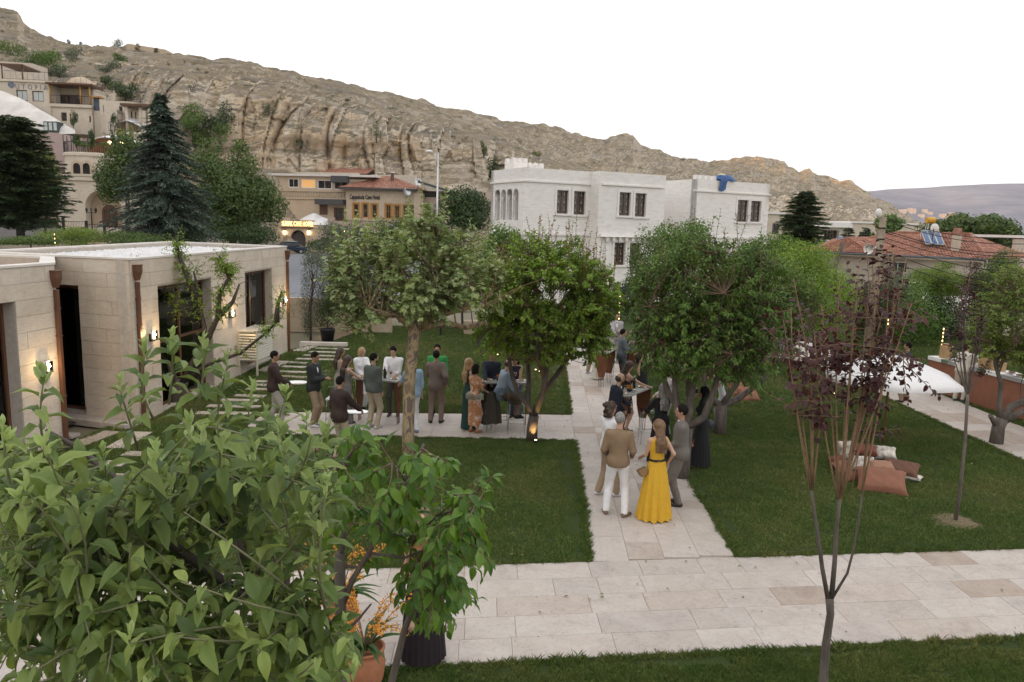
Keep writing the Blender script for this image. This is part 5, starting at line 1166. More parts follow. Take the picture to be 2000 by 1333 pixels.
# ------------------------------------------------------------------ right side: red tiled house and neighbours
TOWNL=['sunlit far town block nearest the rocky hillside foot','second far town block from the rocky hillside','third far town block from the rocky hillside','fourth far town block, a tall thin one near the hillside','fifth far town block, tall and thin beside the other tall one','low far town block left of the yellow water tank','taller far town block just left of the yellow tank','far town block directly behind the yellow water tank','far town block right of the yellow tank, leftmost of four','far town block right of the yellow tank, second of four','far town block right of the yellow tank, third of four','rightmost far town block before the big green tree']
def right_houses():
 M_PLAS=simple('old_plaster',(.46,.41,.36),.9,var=.14,scale=.7,mode='World')
 Y=62.0;F=Fac(D(1588,520,Y).xy,D(1925,560,52.5).xy);l,r_=0,F.L
 ze=F.px(1700,497)[1];R=thing('tiled_roof_house',F.P(F.L/2,0,-4),'single storey house with red tiled hip roof, solar panels and a square chimney','building')
 ae=F.px(1583,491);be=F.px(1938,507);ze=(ae[1]+be[1])/2
 ws=[F.rect(1733,511,1770,535)]
 m=MB();F.wall(m,.2,r_-.6,-.1,ze,ws,.3);m.wbox(F.P(r_-.6,0).xy,F.P(r_-.6,0,-9).xy,.3,-.1,ze-.002);m.wbox(F.P(.2,0,-9).xy,F.P(.2,0).xy,.3,-.1,ze-.002);m.build('wall',M_PLAS,R)
 F.window(R,ws[0],M_WTRIM,M_GLASS_ORN,cols=2,fw=.09)
 m=MB();F.box(m,ws[0][0]-.15,ws[0][1]+.15,ws[0][2]-.15,ws[0][2]-.01,.002,.15);m.build('sill',M_WTRIM,R)
 m=MB();q=F.rect(1590,501,1602,530);F.box(m,q[0],q[1],q[2],q[3],.002,.06);m.build('side_door',M_CREAMW,R)
 rnd=random.Random(6);m=MB();var=[];e=.7
 A,B,C_,D_=F.P(-e,ze,e),F.P(r_+e-.6,ze,e),F.P(r_+e-.6,ze,-10),F.P(-e,ze,-10)
 r1=F.px(1705,466)[0];rz=5.02;r2=F.px(1850,466)[0]
 k0,k1=F.P(r1,rz,-4.6),F.P(r2,rz,-4.6)
 tile_slope(m,var,A,B,k1,k0,15,62,rnd);tile_slope(m,var,B,C_,k1,k1,15,26,rnd);tile_slope(m,var,D_,A,k0,k0,15,26,rnd);tile_slope(m,var,C_,D_,k0,k1,15,50,rnd)
 for(p,q)in((A,k0),(B,k1),(k0,k1)):
  n0=len(m.f);m.tube([p+Vector((0,0,.08)),q+Vector((0,0,.08))],.11,6);var+=[.6]*(len(m.f)-n0)
 g0,g1=F.px(1590,490)[0],F.px(1712,490)[0];gp=F.P((g0+g1)/2-.1,F.px(1655,461)[1]-.1,-.6)
 tile_slope(m,var,F.P(g0,ze+.05,e+.05),F.P(g1,ze+.05,e+.05),gp,gp,10,24,rnd);tile_slope(m,var,F.P(g1,ze+.05,e+.05),F.P(g1+.2,ze+1.0,-3.6),F.P((g0+g1)/2,gp.z,-3.6),gp,10,14,rnd);tile_slope(m,var,F.P(g0-.2,ze+1.0,-3.6),F.P(g0,ze+.05,e+.05),gp,F.P((g0+g1)/2,gp.z,-3.6),10,14,rnd)
 me=m.mesh('tiled_roof',R.location);a_=me.attributes.new('var','FLOAT','FACE');a_.data.foreach_set('value',var[:len(me.polygons)]+[.5]*(len(me.polygons)-len(var)));o_=link('tiled_roof',me,R,M_TILE);o_['kind']='stuff'
 m=MB();F.box(m,-e,r_+e-.6,ze-.22,ze-.04,.02,e);m.build('eaves',M_CREAMW,R)
 m=MB();m.tube([F.P(-e,ze-.03,e+.1),F.P(r_+e-.6,ze-.03,e+.1)],.08,6);m.build('gutter',simple('gutter_grey',(.10,.12,.14),.5),R)
 p0=F.px(1775,456);p1=F.px(1805,480);a=F.px(1800,470)[0]
 S=thing('solar_panel_rack',F.P(a,ze+1.3,-1.5),'three blue solar panels standing on the red tiled roof','solar panel')
 M_SOL=simple('solar_blue',(.10,.15,.26),.15,.3,var=.15)
 bl,br=F.px(1795,478),F.px(1833,480);tl,tr=F.px(1772,455),F.px(1808,455)
 for k in range(3):
  t0,t1=k/3+.015,(k+1)/3-.015
  lo0,lo1=F.P(lerp(bl[0],br[0],t0),bl[1],-1.2),F.P(lerp(bl[0],br[0],t1),bl[1],-1.2);hi0,hi1=F.P(lerp(tl[0],tr[0],t0),tl[1]+.15,-2.5),F.P(lerp(tl[0],tr[0],t1),tl[1]+.15,-2.5)
  nn=(lo1-lo0).cross(hi0-lo0).normalized()*.05;m=MB();m.add([lo0,lo1,hi1,hi0,lo0+nn,lo1+nn,hi1+nn,hi0+nn],[(3,2,1,0),(4,5,6,7),(0,1,5,4),(1,2,6,5),(2,3,7,6),(3,0,4,7)]);m.build('solar_panel',M_SOL,S)
  m=MB()
  for(p,q)in((lo0,lo1),(lo1,hi1),(hi1,hi0),(hi0,lo0)):m.tube([p+nn,q+nn],.03,4)
  m.build('panel_frame',M_LIGHTMETAL,S)
 m=MB()
 for k in range(4):p=F.P(lerp(tl[0],tr[0],k/3),tl[1]+.1,-2.5);m.tube([p,p-Vector((0,0,1.0))],.025,4)
 m.build('rack_legs',M_LIGHTMETAL,S)
 q=F.px(1788,429);c=F.P(q[0],q[1],-2.8);T=thing('water_tank',c-Vector((0,0,1.8)),'yellow water tank on a thin frame above the solar panels','water tank');m=MB();m.tube([c-Vector((.30,0,0)),c+Vector((.30,0,0))],.24,12);m.build('tank',simple('tank_yellow',(.62,.33,.03),.5),T)
 m=MB()
 for sx in(-.22,.22):
  for sy in(-.15,.15):m.tube([c+Vector((sx,sy,-.2)),c+Vector((sx*1.1,sy,-2.6))],.03,4)
 m.build('tank_frame',M_LIGHTMETAL,T)
 q0,q1=F.px(1849,480),F.px(1867,480);zt=F.px(1858,459)[1];zb=F.px(1858,494)[1];w_=(q1[0]-q0[0])/2;c=F.P((q0[0]+q1[0])/2,0,-.9)
 m=MB();u3=Vector((F.u.x,F.u.y,0))*w_*.8;n3=Vector((F.n.x,F.n.y,0))*w_*.8;m.obox((c.x,c.y,(zt+zb-.6)/2),u3,n3,(0,0,(zt-zb+.6)/2));m.build('chimney',simple('chimney_plaster',(.50,.43,.34),.9,mode='World'),R)
 m=MB();m.obox((c.x,c.y,zt+.08),u3*1.15,n3*1.15,(0,0,.06));m.add([Vector((c.x,c.y,zt+.14))+s*u3*1.1+t*n3*1.1 for s,t in((-1,-1),(1,-1),(1,1),(-1,1))]+[Vector((c.x,c.y,zt+.5))-u3*1.1,Vector((c.x,c.y,zt+.5))+u3*1.1],[(0,1,5,4),(2,3,4,5),(1,2,5),(3,0,4)]);m.build('chimney_cap',M_TILE,R)
 q=F.px(1672,476);m=MB();m.tube([F.P(q[0],q[1]-.8,-.4),F.P(q[0],q[1]+.1,-.4)],.07,8);m.build('vent_pipe',M_WTRIM,R)
 q=F.px(1640,467);m=MB();m.obox(F.P(q[0],q[1]-.1,-1.2),Vector((F.u.x,F.u.y,0))*.7,(0,.35,.2),(0,-.02,.03));m.build('roof_window',M_SOL,R)
 q=F.px(1808,446);p=F.P(q[0],q[1],-1.5);S=thing('satellite_dish',p,'white satellite dish seen edge on above the solar panels','satellite dish','satellite dishes');m=MB();P=[];u=Vector((.99,.45,.1)).normalized();s_=u.orthogonal().normalized();t_=u.cross(s_)
 for i in range(5):P.append([p+(s_*math.cos(a)+t_*math.sin(a))*(.36*i/4)+u*.1*(i/4)**2 for a in[k*math.pi/8 for k in range(17)]])
 m.grid(P);m.build('dish',M_WTRIM,S);m=MB();m.tube([p,p-Vector((0,-.1,1.1))],.03,5);m.build('mast',M_IRON,S)
 Fb=Fac(D(1575,440,88).xy,D(1700,440,96).xy);R2=thing('white_bungalow',Fb.P(5,0,-3),'white flat roofed bungalow with slatted window between pine and tiled house','building');w0=[Fb.rect(1610,450,1638,468)]
 zt=Fb.px(1610,434)[1];zc=Fb.px(1610,444)[1];m=MB();Fb.wall(m,0,Fb.px(1668,440)[0],-.1,zc,w0,.3);m.build('wall',M_WHITE,R2)
 m=MB();Fb.box(m,-.3,Fb.px(1668,440)[0]+.6,zc,zt,-5,.9);m.build('flat_roof',M_WTRIM,R2)
 for k in range(5):m=MB();a=lerp(w0[0][0],w0[0][1],(k+.5)/5);Fb.box(m,a-.09,a+.09,w0[0][2],w0[0][3],-.25,-.2);m.build('slat',M_WOODF,R2)
 m=MB();Fb.box(m,w0[0][0],w0[0][1],w0[0][2],w0[0][3],-.32,-.31);m.build('window',M_GLASS_DK,R2)
 for(x0,x1,yt,yb,Y,nm,lb,mt)in((1664,1718,436,470,92,'garden_wall','cream stone block right of the white bungalow',M_CREAMW),(1718,1790,438,470,98,'village_house','pale low village house partly behind the utility pole',M_CREAMW),(1502,1530,418,450,84,'village_house','cream house edge right of the white mansion behind the pine',M_CREAMW),(1985,2060,465,540,60,'village_house','grey house cut by the right edge of the view',M_LIME)):
  Fz=Fac(D(x0,yt,Y).xy,D(x1,yt,Y+1).xy);R_=thing(nm,Fz.P(Fz.L/2,0,-2),lb,'building');ww=(Fz.L*.3,Fz.L*.3+1.1,Fz.px(x0,yt)[1]-2.2,Fz.px(x0,yt)[1]-1.0)
  m=MB();Fz.wall(m,0,Fz.L,-.5,Fz.px(x0,yt)[1],[ww],.3);m.build('wall',mt,R_);Fz.window(R_,ww,M_WOODF,M_GLASS_DK)
  m=MB();Fz.box(m,-.2,Fz.L+.2,Fz.px(x0,yt)[1],Fz.px(x0,yt)[1]+.2,-4,.2);m.build('roof',M_WTRIM,R_)
 Fs=Fac(D(1808,570,50).xy,D(1900,570,52).xy);R3=thing('garden_shed',Fs.P(2,0,-2),'white rendered garden shed with dark opening below the round green tree','shed');op=[Fs.rect(1840,562,1880,620)];op=[(op[0][0],op[0][1],.9,op[0][3])];zt=Fs.px(1820,561)[1]
 m=MB();Fs.wall(m,0,Fs.L,-.1,zt,op,.2);m.build('wall',M_WHITE,R3);m=MB();Fs.box(m,-.3,Fs.L+.3,zt,zt+.1,-3,.3);m.build('roof',M_COPING,R3);Fs.window(R3,op[0],M_IRON,M_GLASS_DK,cols=3)
 rnd=random.Random(12);M_TOWN=simple('town_wall',(.34,.30,.26),.8)
 for k,(px,py,h)in enumerate(((1755,411,5),(1761,410,6),(1767,411,5),(1775,413,9),(1781,412,8),(1797,417,5),(1803,415,9),(1812,418,5),(1838,420,8),(1846,421,6),(1856,419,7),(1866,421,5))):
  r_=ray(px,py+h*.5);sl_=r_.x/r_.y;el=r_.z/r_.y
  p=min((q for row in MTP for q in row[:-4]),key=lambda q:abs(q.x/q.y-sl_)*1.0+abs((q.z-CAM_H)/q.y-el));Y=p.y;wd=7.5*rnd.uniform(.8,1.5);hh=h/1480*Y*.8;cx_=sl_*Y
  T=thing('apartment_block',(cx_,Y,p.z-8),'%s in the far town beyond the hill, number %d'%('tiny sunlit apartment block',k),'building','far town blocks catching the evening sun');T['label']=TOWNL[k];m=MB();m.box(cx_-wd,cx_+wd,Y-30,Y+6,p.z-25,p.z+hh);m.build('wall',M_TOWN,T)
right_houses()
# ------------------------------------------------------------------ leaves, twigs, trees
def leaf_fg(w=.5,curl=.35,fold=.25,wave=.03,seed=0,stem=.12,n=6,tip=1.0):
 """blade of 2*(n) x 4 faces, base at origin along +Y, upper side +Z, length 1"""
 r=random.Random(seed);V=[];F=[];ts=[0,stem]+[stem+(1-stem)*(i/n)for i in range(1,n+1)]
 tw=r.uniform(-.25,.25)
 for i,t in enumerate(ts):
  s=max(0,(t-stem)/(1-stem));wd=0.012 if i<2 else w*.5*(max(0,math.sin(math.pi*min(1,s**.92+.02)))**.85)+.004
  if i==len(ts)-1:wd=.003
  z=-curl*t*t+(.12+.45*max(0,curl-.35))*t
  for k in(-2,-1,0,1,2):
   x=wd*k/2;zz=z+abs(k)/2*wd*fold*2-(wd*fold*.9 if abs(k)==2 else 0)+(wave*math.sin(i*2.1+k*1.7+seed)if abs(k)==2 and 1<i<len(ts)-1 else 0)
   a=tw*t;V.append((x*math.cos(a)-zz*math.sin(a)*.3,t*(1-.18*curl*t),zz+x*math.sin(a)))
 m=5
 for i in range(len(ts)-1):
  for k in range(4):F.append((i*m+k,i*m+k+1,(i+1)*m+k+1,(i+1)*m+k))
 return np.array(V),np.array(F)
def leaf_mid(w=.5,curl=.25,fold=.18):
 V=np.array([(0,0,0),(-w/2,.45,fold*w-curl*.2),(0,.45,-curl*.2),(w/2,.45,fold*w-curl*.2),(0,1,-curl)],float)
 F=np.array([(0,2,1),(0,3,2),(1,2,4),(2,3,4)]);return V,F
def leaf_far(w=.6):return np.array([(0,0,0),(w/2,.5,.06),(0,1,-.1),(-w/2,.5,.06)],float),np.array([(0,1,2,3)])
def leaf_plane():
 a=[(0,0),(.16,.12),(.5,.08),(.34,.3),(.58,.55),(.27,.55),(.2,.72),(0,1.0),(-.2,.72),(-.27,.55),(-.58,.55),(-.34,.3),(-.5,.08),(-.16,.12)]
 V=[(0,.35,-.06)]+[(x,y,.08*abs(x)-.16*y*y)for x,y in a];F=[(0,i+1,(i+1)%len(a)+1)for i in range(len(a))]
 return np.array(V,float),np.array(F)
def frames(d,up):
 d=d/np.linalg.norm(d,axis=1,keepdims=True);z=up-(up*d).sum(1,keepdims=True)*d;z/=np.linalg.norm(z,axis=1,keepdims=True)+1e-9
 x=np.cross(d,z);return x,d,z
def leaves_mesh(name,tmpl,pos,d,up,sc,var):
 V,F=tmpl;x,y,z=frames(d,up);n=len(pos)
 W=(V[None,:,0:1]*x[:,None]+V[None,:,1:2]*y[:,None]+V[None,:,2:3]*z[:,None])*sc[:,None,None]+pos[:,None]
 FF=(F[None]+(np.arange(n)*len(V))[:,None,None]).reshape(-1,F.shape[1])
 return mesh_np(name,W.reshape(-1,3),FF,smooth=True,var=np.repeat(var,len(F)))
def add_leaves(root,tmpls,pos,d,up,sc,mat,n_obj=0,name='leaf',vr=None,young=None):
 """the n_obj leaves nearest the camera become objects, the others one stuff part"""
 pos=np.asarray(pos,float);d=np.asarray(d,float);up=np.asarray(up,float);sc=np.asarray(sc,float);n=len(pos);rl=np.array(tuple(root.location));g=np.random.default_rng(n)
 var=g.uniform(0,1,n)if vr is None else vr
 if n_obj:
  dist=np.linalg.norm(pos-np.array((0,0,CAM_H)),axis=1)/sc;order=np.argsort(dist);near,rest=order[:n_obj],order[n_obj:]
  mes=[]
  for V,F in tmpls:
   me=mesh_np(name,V,F,smooth=True);me.materials.append(mat);mes.append(me)
  x,y,z=frames(d[near],up[near])
  for i,k in enumerate(near):
   o=bpy.data.objects.new(name,mes[i%len(mes)]);COL.objects.link(o);o.parent=root;p=pos[k]-rl;s=sc[k]
   o.matrix_local=Matrix(((x[i][0]*s,y[i][0]*s,z[i][0]*s,p[0]),(x[i][1]*s,y[i][1]*s,z[i][1]*s,p[1]),(x[i][2]*s,y[i][2]*s,z[i][2]*s,p[2]),(0,0,0,1)))
 else:rest=np.arange(n)
 if len(rest):
  parts=np.array_split(rest,len(tmpls));me=None;Vs=[];Fs=[];vs=[];off=0
  for t,idx in zip(tmpls,parts):
   if not len(idx):continue
   V,F=t;x,y,z=frames(d[idx],up[idx]);W=(V[None,:,0:1]*x[:,None]+V[None,:,1:2]*y[:,None]+V[None,:,2:3]*z[:,None])*sc[idx][:,None,None]+(pos[idx]-rl)[:,None]
   Vs.append(W.reshape(-1,3));Fs.append((F[None]+(np.arange(len(idx))*len(V))[:,None,None]).reshape(-1,F.shape[1])+off);vs.append(np.repeat(var[idx],len(F)));off+=len(idx)*len(V)
  me=mesh_np('foliage',np.concatenate(Vs),np.concatenate(Fs),smooth=True,var=np.concatenate(vs));o=link('foliage',me,root,mat);o['kind']='stuff'
def twig_leaves(tw,lsz,per,rnd,spread=1.0,droop=.3,start=.15,upmix=.6,g=None):
 """tw: list of polylines; returns pos, dir, up, scale"""
 P=[];Dd=[];U=[];S=[]
 for poly in tw:
  poly=[Vector(p)for p in poly];n=per if isinstance(per,int)else rnd.randint(*per);L=len(poly)-1;ph=rnd.uniform(0,6.28)
  for k in range(n):
   t=start+(1-start)*(k+.5)/n;f=t*L;i=min(int(f),L-1);p=poly[i].lerp(poly[i+1],f-i);ax=(poly[i+1]-poly[i]).normalized()
   s=ax.orthogonal().normalized();s2=ax.cross(s);a=ph+k*2.4;rad_=s*math.cos(a)+s2*math.sin(a);an=spread*(1.15-.6*t)+rnd.uniform(-.2,.2)
   d=ax*math.cos(an)+rad_*math.sin(an)+Vector((0,0,-droop*rnd.uniform(.4,1.3)))
   P.append(p);Dd.append(d);U.append(ax*(1-upmix)+Vector((rnd.gauss(0,.3),rnd.gauss(0,.3),upmix+.2)));S.append(lsz*rnd.uniform(.65,1.15)*(1-.35*t*t if k>n-3 else 1))
 return P,Dd,U,S
def bark(name,c1,c2,scale=8,mode='World',stretch=(1,1,.25),bmp=.5):
 m,nt,b=newmat(name);v=coords(nt,mode,stretch);f=noise_n(nt,v,scale,7,.7,.5);c=ramp(nt,f,[(.3,c1),(.65,c2)]);nt.links.new(c,b.inputs['Base Color']);b.inputs['Roughness'].default_value=.85;bump(nt,b,f,bmp,.02);return m
M_BARK=bark('bark_grey',(.055,.045,.038),(.17,.14,.12));M_BARKD=bark('bark_dark',(.035,.027,.022),(.10,.08,.07));M_TWIG=bark('twig_brown',(.10,.055,.035),(.20,.13,.09),20);M_TWIGG=bark('twig_green',(.12,.13,.06),(.22,.22,.12),20)
M_TWIGY=bark('twig_tan',(.20,.12,.065),(.34,.22,.13),25)
def curve_pts(a,b,n,bend,rnd,sag=0.0):
 a=Vector(a);b=Vector(b);d=(b-a);o=d.orthogonal().normalized()*bend*d.length*rnd.uniform(-1,1)+d.cross(d.orthogonal()).normalized()*bend*d.length*rnd.uniform(-1,1)
 return[a.lerp(b,k/n)+o*math.sin(math.pi*k/n)+Vector((0,0,-sag*math.sin(math.pi*k/n)))for k in range(n+1)]
def in_ell(rnd,c,r,inner=.35,gap=None):
 for _ in range(60):
  v=Vector((rnd.gauss(0,1),rnd.gauss(0,1),rnd.gauss(0,1))).normalized()*(inner**3+(1-inner**3)*rnd.random())**(1/3)
  p=Vector((c[0]+v.x*r[0],c[1]+v.y*r[1],c[2]+v.z*r[2]))
  if gap is None or noise.noise(p*gap[0])>gap[1]:return p
 return p
def leafy_tree(name,base,label,trunk,limbs,crown,n_sec=26,n_tw=420,tw_len=.5,leaf=.09,per=(12,20),mat=None,barkm=None,tmpls=None,n_obj=300,seed=1,droop=.3,spread=1.0,gap=(.9,-.25),shoots=0,sh_len=.7,sh_mat=None,twig_r=.006,cat='tree',group=None,sec_r=.02,upmix=.6,inner=.45,twup=.15,leafname='leaf',shoot_leaf=None):
 """trunk, limbs: [(points, radii)], crown: [(centre, radii)]"""
 rnd=random.Random(seed);R=thing(name,base,label,cat,group)
 m=MB();m.tube(trunk[0],trunk[1],10);m.build('trunk',barkm or M_BARK,R);lp=[]
 for pts,rr in limbs:
  m=MB();m.tube(pts,rr,8);m.build('limb',barkm or M_BARK,R)
  for i in range(len(pts)-1):
   for k in range(4):lp.append((Vector(pts[i]).lerp(Vector(pts[i+1]),k/4),(i+k/4)/(len(pts)-1)))
 if not lp:lp=[(Vector(trunk[0][-1]),.5)]
 vol=[r[0]*r[1]*r[2]for c,r in crown];m=MB();sp=[p for p,t in lp if t>.6]
 for k in range(n_sec):
  c,r=rnd.choices(crown,vol)[0];q=in_ell(rnd,c,r,.3);s=min(rnd.sample(lp,min(len(lp),14)),key=lambda e:(e[0]-q).length+(.6 if e[1]<.4 else 0))[0]
  pts=curve_pts(s,q,5,.10,rnd);m.tube(pts,[lerp(sec_r,twig_r,i/5)for i in range(6)],5,caps=False);sp+=pts[2:]
 o=m.build('branches',barkm or M_BARK,R);o['kind']='stuff'
 tw=[];m=MB();spn=np.array([tuple(p)for p in sp])
 for k in range(n_tw):
  c,r=rnd.choices(crown,vol)[0];q=in_ell(rnd,c,r,inner,gap);dd=np.linalg.norm(spn-np.array(tuple(q)),axis=1);s=Vector(spn[int(np.argmin(dd))])
  d=(q-s);
  if d.length<.05:d=Vector((0,0,.1))
  L=tw_len*rnd.uniform(.7,1.3);e=q+(d.normalized()*.5+Vector((0,0,twup*2))+Vector((rnd.gauss(0,.25),rnd.gauss(0,.25),0))).normalized()*L*.5;s2=e-(e-s).normalized()*min(L,(e-s).length)
  pts=curve_pts(s,q,3,.06,rnd)+[e]if(q-s).length>L*.6 else[s,(s+e)/2,e]
  m.tube(pts,[twig_r*1.3]*(len(pts)-1)+[twig_r*.5],3,caps=False);tw.append([s2,(s2+e)/2,e])
 o=m.build('twigs',M_TWIG,R);o['kind']='stuff'
 P,Dd,U,S=twig_leaves(tw,leaf,per,rnd,spread,droop,upmix=upmix);add_leaves(R,tmpls or[leaf_mid()],P,Dd,U,S,mat,n_obj,leafname)
 if shoots:
  tw=[];m=MB()
  for k in range(shoots):
   c,r=rnd.choices(crown,vol)[0];a=rnd.uniform(0,6.28);q=rnd.uniform(.1,.95);s=Vector((c[0]+math.cos(a)*r[0]*q,c[1]+math.sin(a)*r[1]*q,c[2]+r[2]*math.sqrt(1-q*q)*.85));e=s+Vector((rnd.gauss(0,.12),rnd.gauss(0,.12),1))*sh_len*rnd.uniform(.5,1.2)
   m.tube([s-Vector((0,0,.2)),s,e],[twig_r,twig_r,twig_r*.5],4);tw.append([s,(s+e)/2,e])
  o=m.build('shoots',M_TWIG,R);o['kind']='stuff'
  P,Dd,U,S=twig_leaves(tw,shoot_leaf or leaf*.8,(9,14),rnd,.9,.2,upmix=.4);add_leaves(R,[(tmpls or[leaf_mid()])[0]],P,Dd,U,S,sh_mat or mat,0)
 return R
def PX(pts,Y):
 return[D(p[0],p[1],Y+(p[2]if len(p)>2 else 0))for p in pts]
def ell(px,py,rx,ry,Y,ryd=None):
 k=Y/FPX;return(tuple(D(px,py,Y)),(rx*k,(ryd if ryd else rx*k),ry*k))
M_PLANE_L=leafmat('plane_leaf',[(.11,.155,.055),(.15,.20,.08),(.23,.26,.125),(.13,.175,.06)],under=(.17,.19,.12),trans=.25)
M_APR_L=leafmat('apricot_leaf',[(.075,.14,.022),(.12,.19,.03),(.17,.23,.04),(.09,.155,.025)],under=(.12,.15,.06),trans=.4)
M_APR_RED=leafmat('apricot_shoot_leaf',[(.10,.12,.03),(.17,.08,.035),(.14,.14,.04),(.20,.07,.04)],trans=.35)
M_CH_L=leafmat('cherry_leaf',[(.04,.085,.016),(.062,.115,.022),(.09,.145,.03),(.05,.095,.018)],under=(.08,.11,.045),trans=.3)
M_DK_L=leafmat('dark_leaf',[(.018,.035,.010),(.028,.05,.014),(.04,.065,.018)],trans=.2)
M_MD_L=leafmat('mid_leaf',[(.035,.06,.016),(.055,.085,.022),(.075,.105,.03)],trans=.25)
M_BR_L=leafmat('bright_leaf',[(.07,.11,.022),(.10,.145,.03),(.14,.17,.04)],trans=.35)
M_GY_L=leafmat('grey_leaf',[(.05,.065,.04),(.07,.085,.055),(.09,.10,.07)],trans=.15)
M_PU_L=leafmat('purple_leaf',[(.024,.010,.012),(.042,.014,.014),(.032,.020,.023),(.06,.020,.016)],under=(.06,.042,.047),trans=.22,tcol=(1.9,.7,.5))
M_PN_L=leafmat('pine_needle',[(.024,.044,.018),(.04,.066,.025),(.07,.098,.034)],trans=.05)
M_SP_L=leafmat('spruce_needle',[(.042,.066,.050),(.062,.09,.068),(.085,.115,.088)],trans=.05)
M_YE_L=leafmat('thuja_leaf',[(.10,.12,.025),(.14,.15,.03),(.18,.17,.04)],trans=.1)
M_APP_L=leafmat('apple_leaf',[(.032,.054,.016),(.08,.118,.03),(.16,.205,.06),(.045,.075,.02),(.12,.155,.045)],under=(.30,.35,.20),trans=.3,rough=.5)
M_APP_Y=leafmat('apple_young_leaf',[(.17,.23,.09),(.24,.30,.15),(.20,.26,.10)],under=(.36,.40,.29),trans=.35,rough=.6)
M_FGC_L=leafmat('cherry_near_leaf',[(.035,.075,.015),(.06,.12,.02),(.10,.17,.028),(.04,.085,.016)],under=(.10,.15,.05),trans=.4,rough=.35)
# --- plane tree
def plane_tree():
 b=Vector((-2.09,15.14,0));Y=15.14;top=D(803,650,Y)
 tr=[b,D(797,840,Y),D(800,740,Y),D(808,660,Y),D(812,632,Y)]
 m,nt,bs=newmat('plane_bark');v=coords(nt,'World',(1,1,.45));f=noise_n(nt,v,7,4,.5,.8);c=ramp(nt,f,[(.40,(.20,.145,.095)),(.47,(.34,.25,.14)),(.53,(.42,.33,.19)),(.60,(.16,.12,.10))]);nt.links.new(c,bs.inputs['Base Color']);bs.inputs['Roughness'].default_value=.8
 L=[PX([(805,640),(775,615,-.1),(735,612,-.3),(712,600,-.4)],Y),PX([(815,640),(835,612),(850,595,.3),(862,575,.6)],Y),PX([(815,640),(850,618,-.3),(900,604,-.4),(945,596,-.5)],Y),PX([(812,640),(800,600,.5),(790,570,.9)],Y),PX([(820,640),(870,632,.4),(910,640,.7),(950,630,.9)],Y)]
 R=leafy_tree('plane_tree',b,'flat topped plane tree with mottled tan trunk beside the cocktail tables',(tr,[.135,.125,.12,.125,.13]),[(l,[.085,.07,.055,.04][:len(l)])for l in L],[ell(715,545,72,75,Y,1.0),ell(820,520,90,85,Y,1.2),ell(920,560,75,62,Y,1.1),ell(800,590,120,38,Y,1.3),ell(700,610,50,55,Y,.7),ell(850,480,50,50,Y,.8)],n_sec=40,n_tw=760,tw_len=.55,leaf=.125,per=(8,13),mat=M_PLANE_L,barkm=m,tmpls=[leaf_plane()],seed=5,droop=.35,gap=(1.6,-.12),shoots=46,sh_len=.8,upmix=.8,sec_r=.022,shoot_leaf=.10)
 rnd=random.Random(3);m=MB()
 for(a,c_)in(((950,600),(1020,560)),((945,598),(1000,500)),((940,600),(985,470)),((860,575),(900,470)),((712,600),(660,560)),((850,590),(835,400)),((945,600),(1060,545))):
  p,q=D(*a,Y-.4),D(*c_,Y-.2);m.tube(curve_pts(p,q,6,.07,rnd),[.010,.009,.008,.007,.006,.005,.003],4)
 o=m.build('whips',M_TWIGY,R);o['kind']='stuff'
 p=D(835,400,Y-.2);tw=[[p-Vector((0,0,.35)),p]];P,Dd,U,S=twig_leaves(tw*2,.13,12,rnd,1.1,.2,upmix=.8);add_leaves(R,[leaf_plane()],P,Dd,U,S,M_PLANE_L,0)
plane_tree()
# --- apricot tree over the far end of the cross path
def apricot():
 b=Vector((.51,16.98,0));Y=17.0
 tr=[b,D(1040,830,Y),D(1043,812,Y)]
 L=[PX([(1043,815),(1030,790),(1012,770,.1),(1000,735,.2),(992,690,.3),(988,640,.3)],Y),PX([(1043,815),(1060,770),(1068,720,-.2),(1072,660,-.2),(1078,600)],Y),PX([(1062,765),(1085,735,.3),(1110,700,.4),(1122,650,.5)],Y),PX([(1030,790),(1033,740,.6),(1030,690,.7),(1040,620,.7)],Y),PX([(1065,740),(1050,700,-.5),(1048,640,-.7)],Y)]
 leafy_tree('apricot_tree',b,'bushy light green apricot tree with reddish upright shoots and lit spotlight at its foot',(tr,[.14,.125,.12]),[(l,list(np.linspace(.075,.03,len(l))))for l in L],[ell(1065,570,118,95,Y,1.4),ell(1150,590,58,80,Y,1.0),ell(990,600,58,70,Y,.9),ell(1070,640,110,45,Y,1.2),ell(1040,510,60,50,Y,.9),ell(1130,520,50,50,Y,.8),ell(1145,670,48,42,Y,.8),ell(968,655,42,45,Y,.7),ell(1060,685,85,30,Y,.9)],n_sec=52,n_tw=1600,tw_len=.42,leaf=.094,per=(14,20),mat=M_APR_L,barkm=M_BARKD,tmpls=[leaf_mid(.74,.3,.2)],seed=8,droop=.35,gap=(1.3,-.22),shoots=60,sh_len=.75,sh_mat=M_APR_RED,upmix=.5)
apricot()
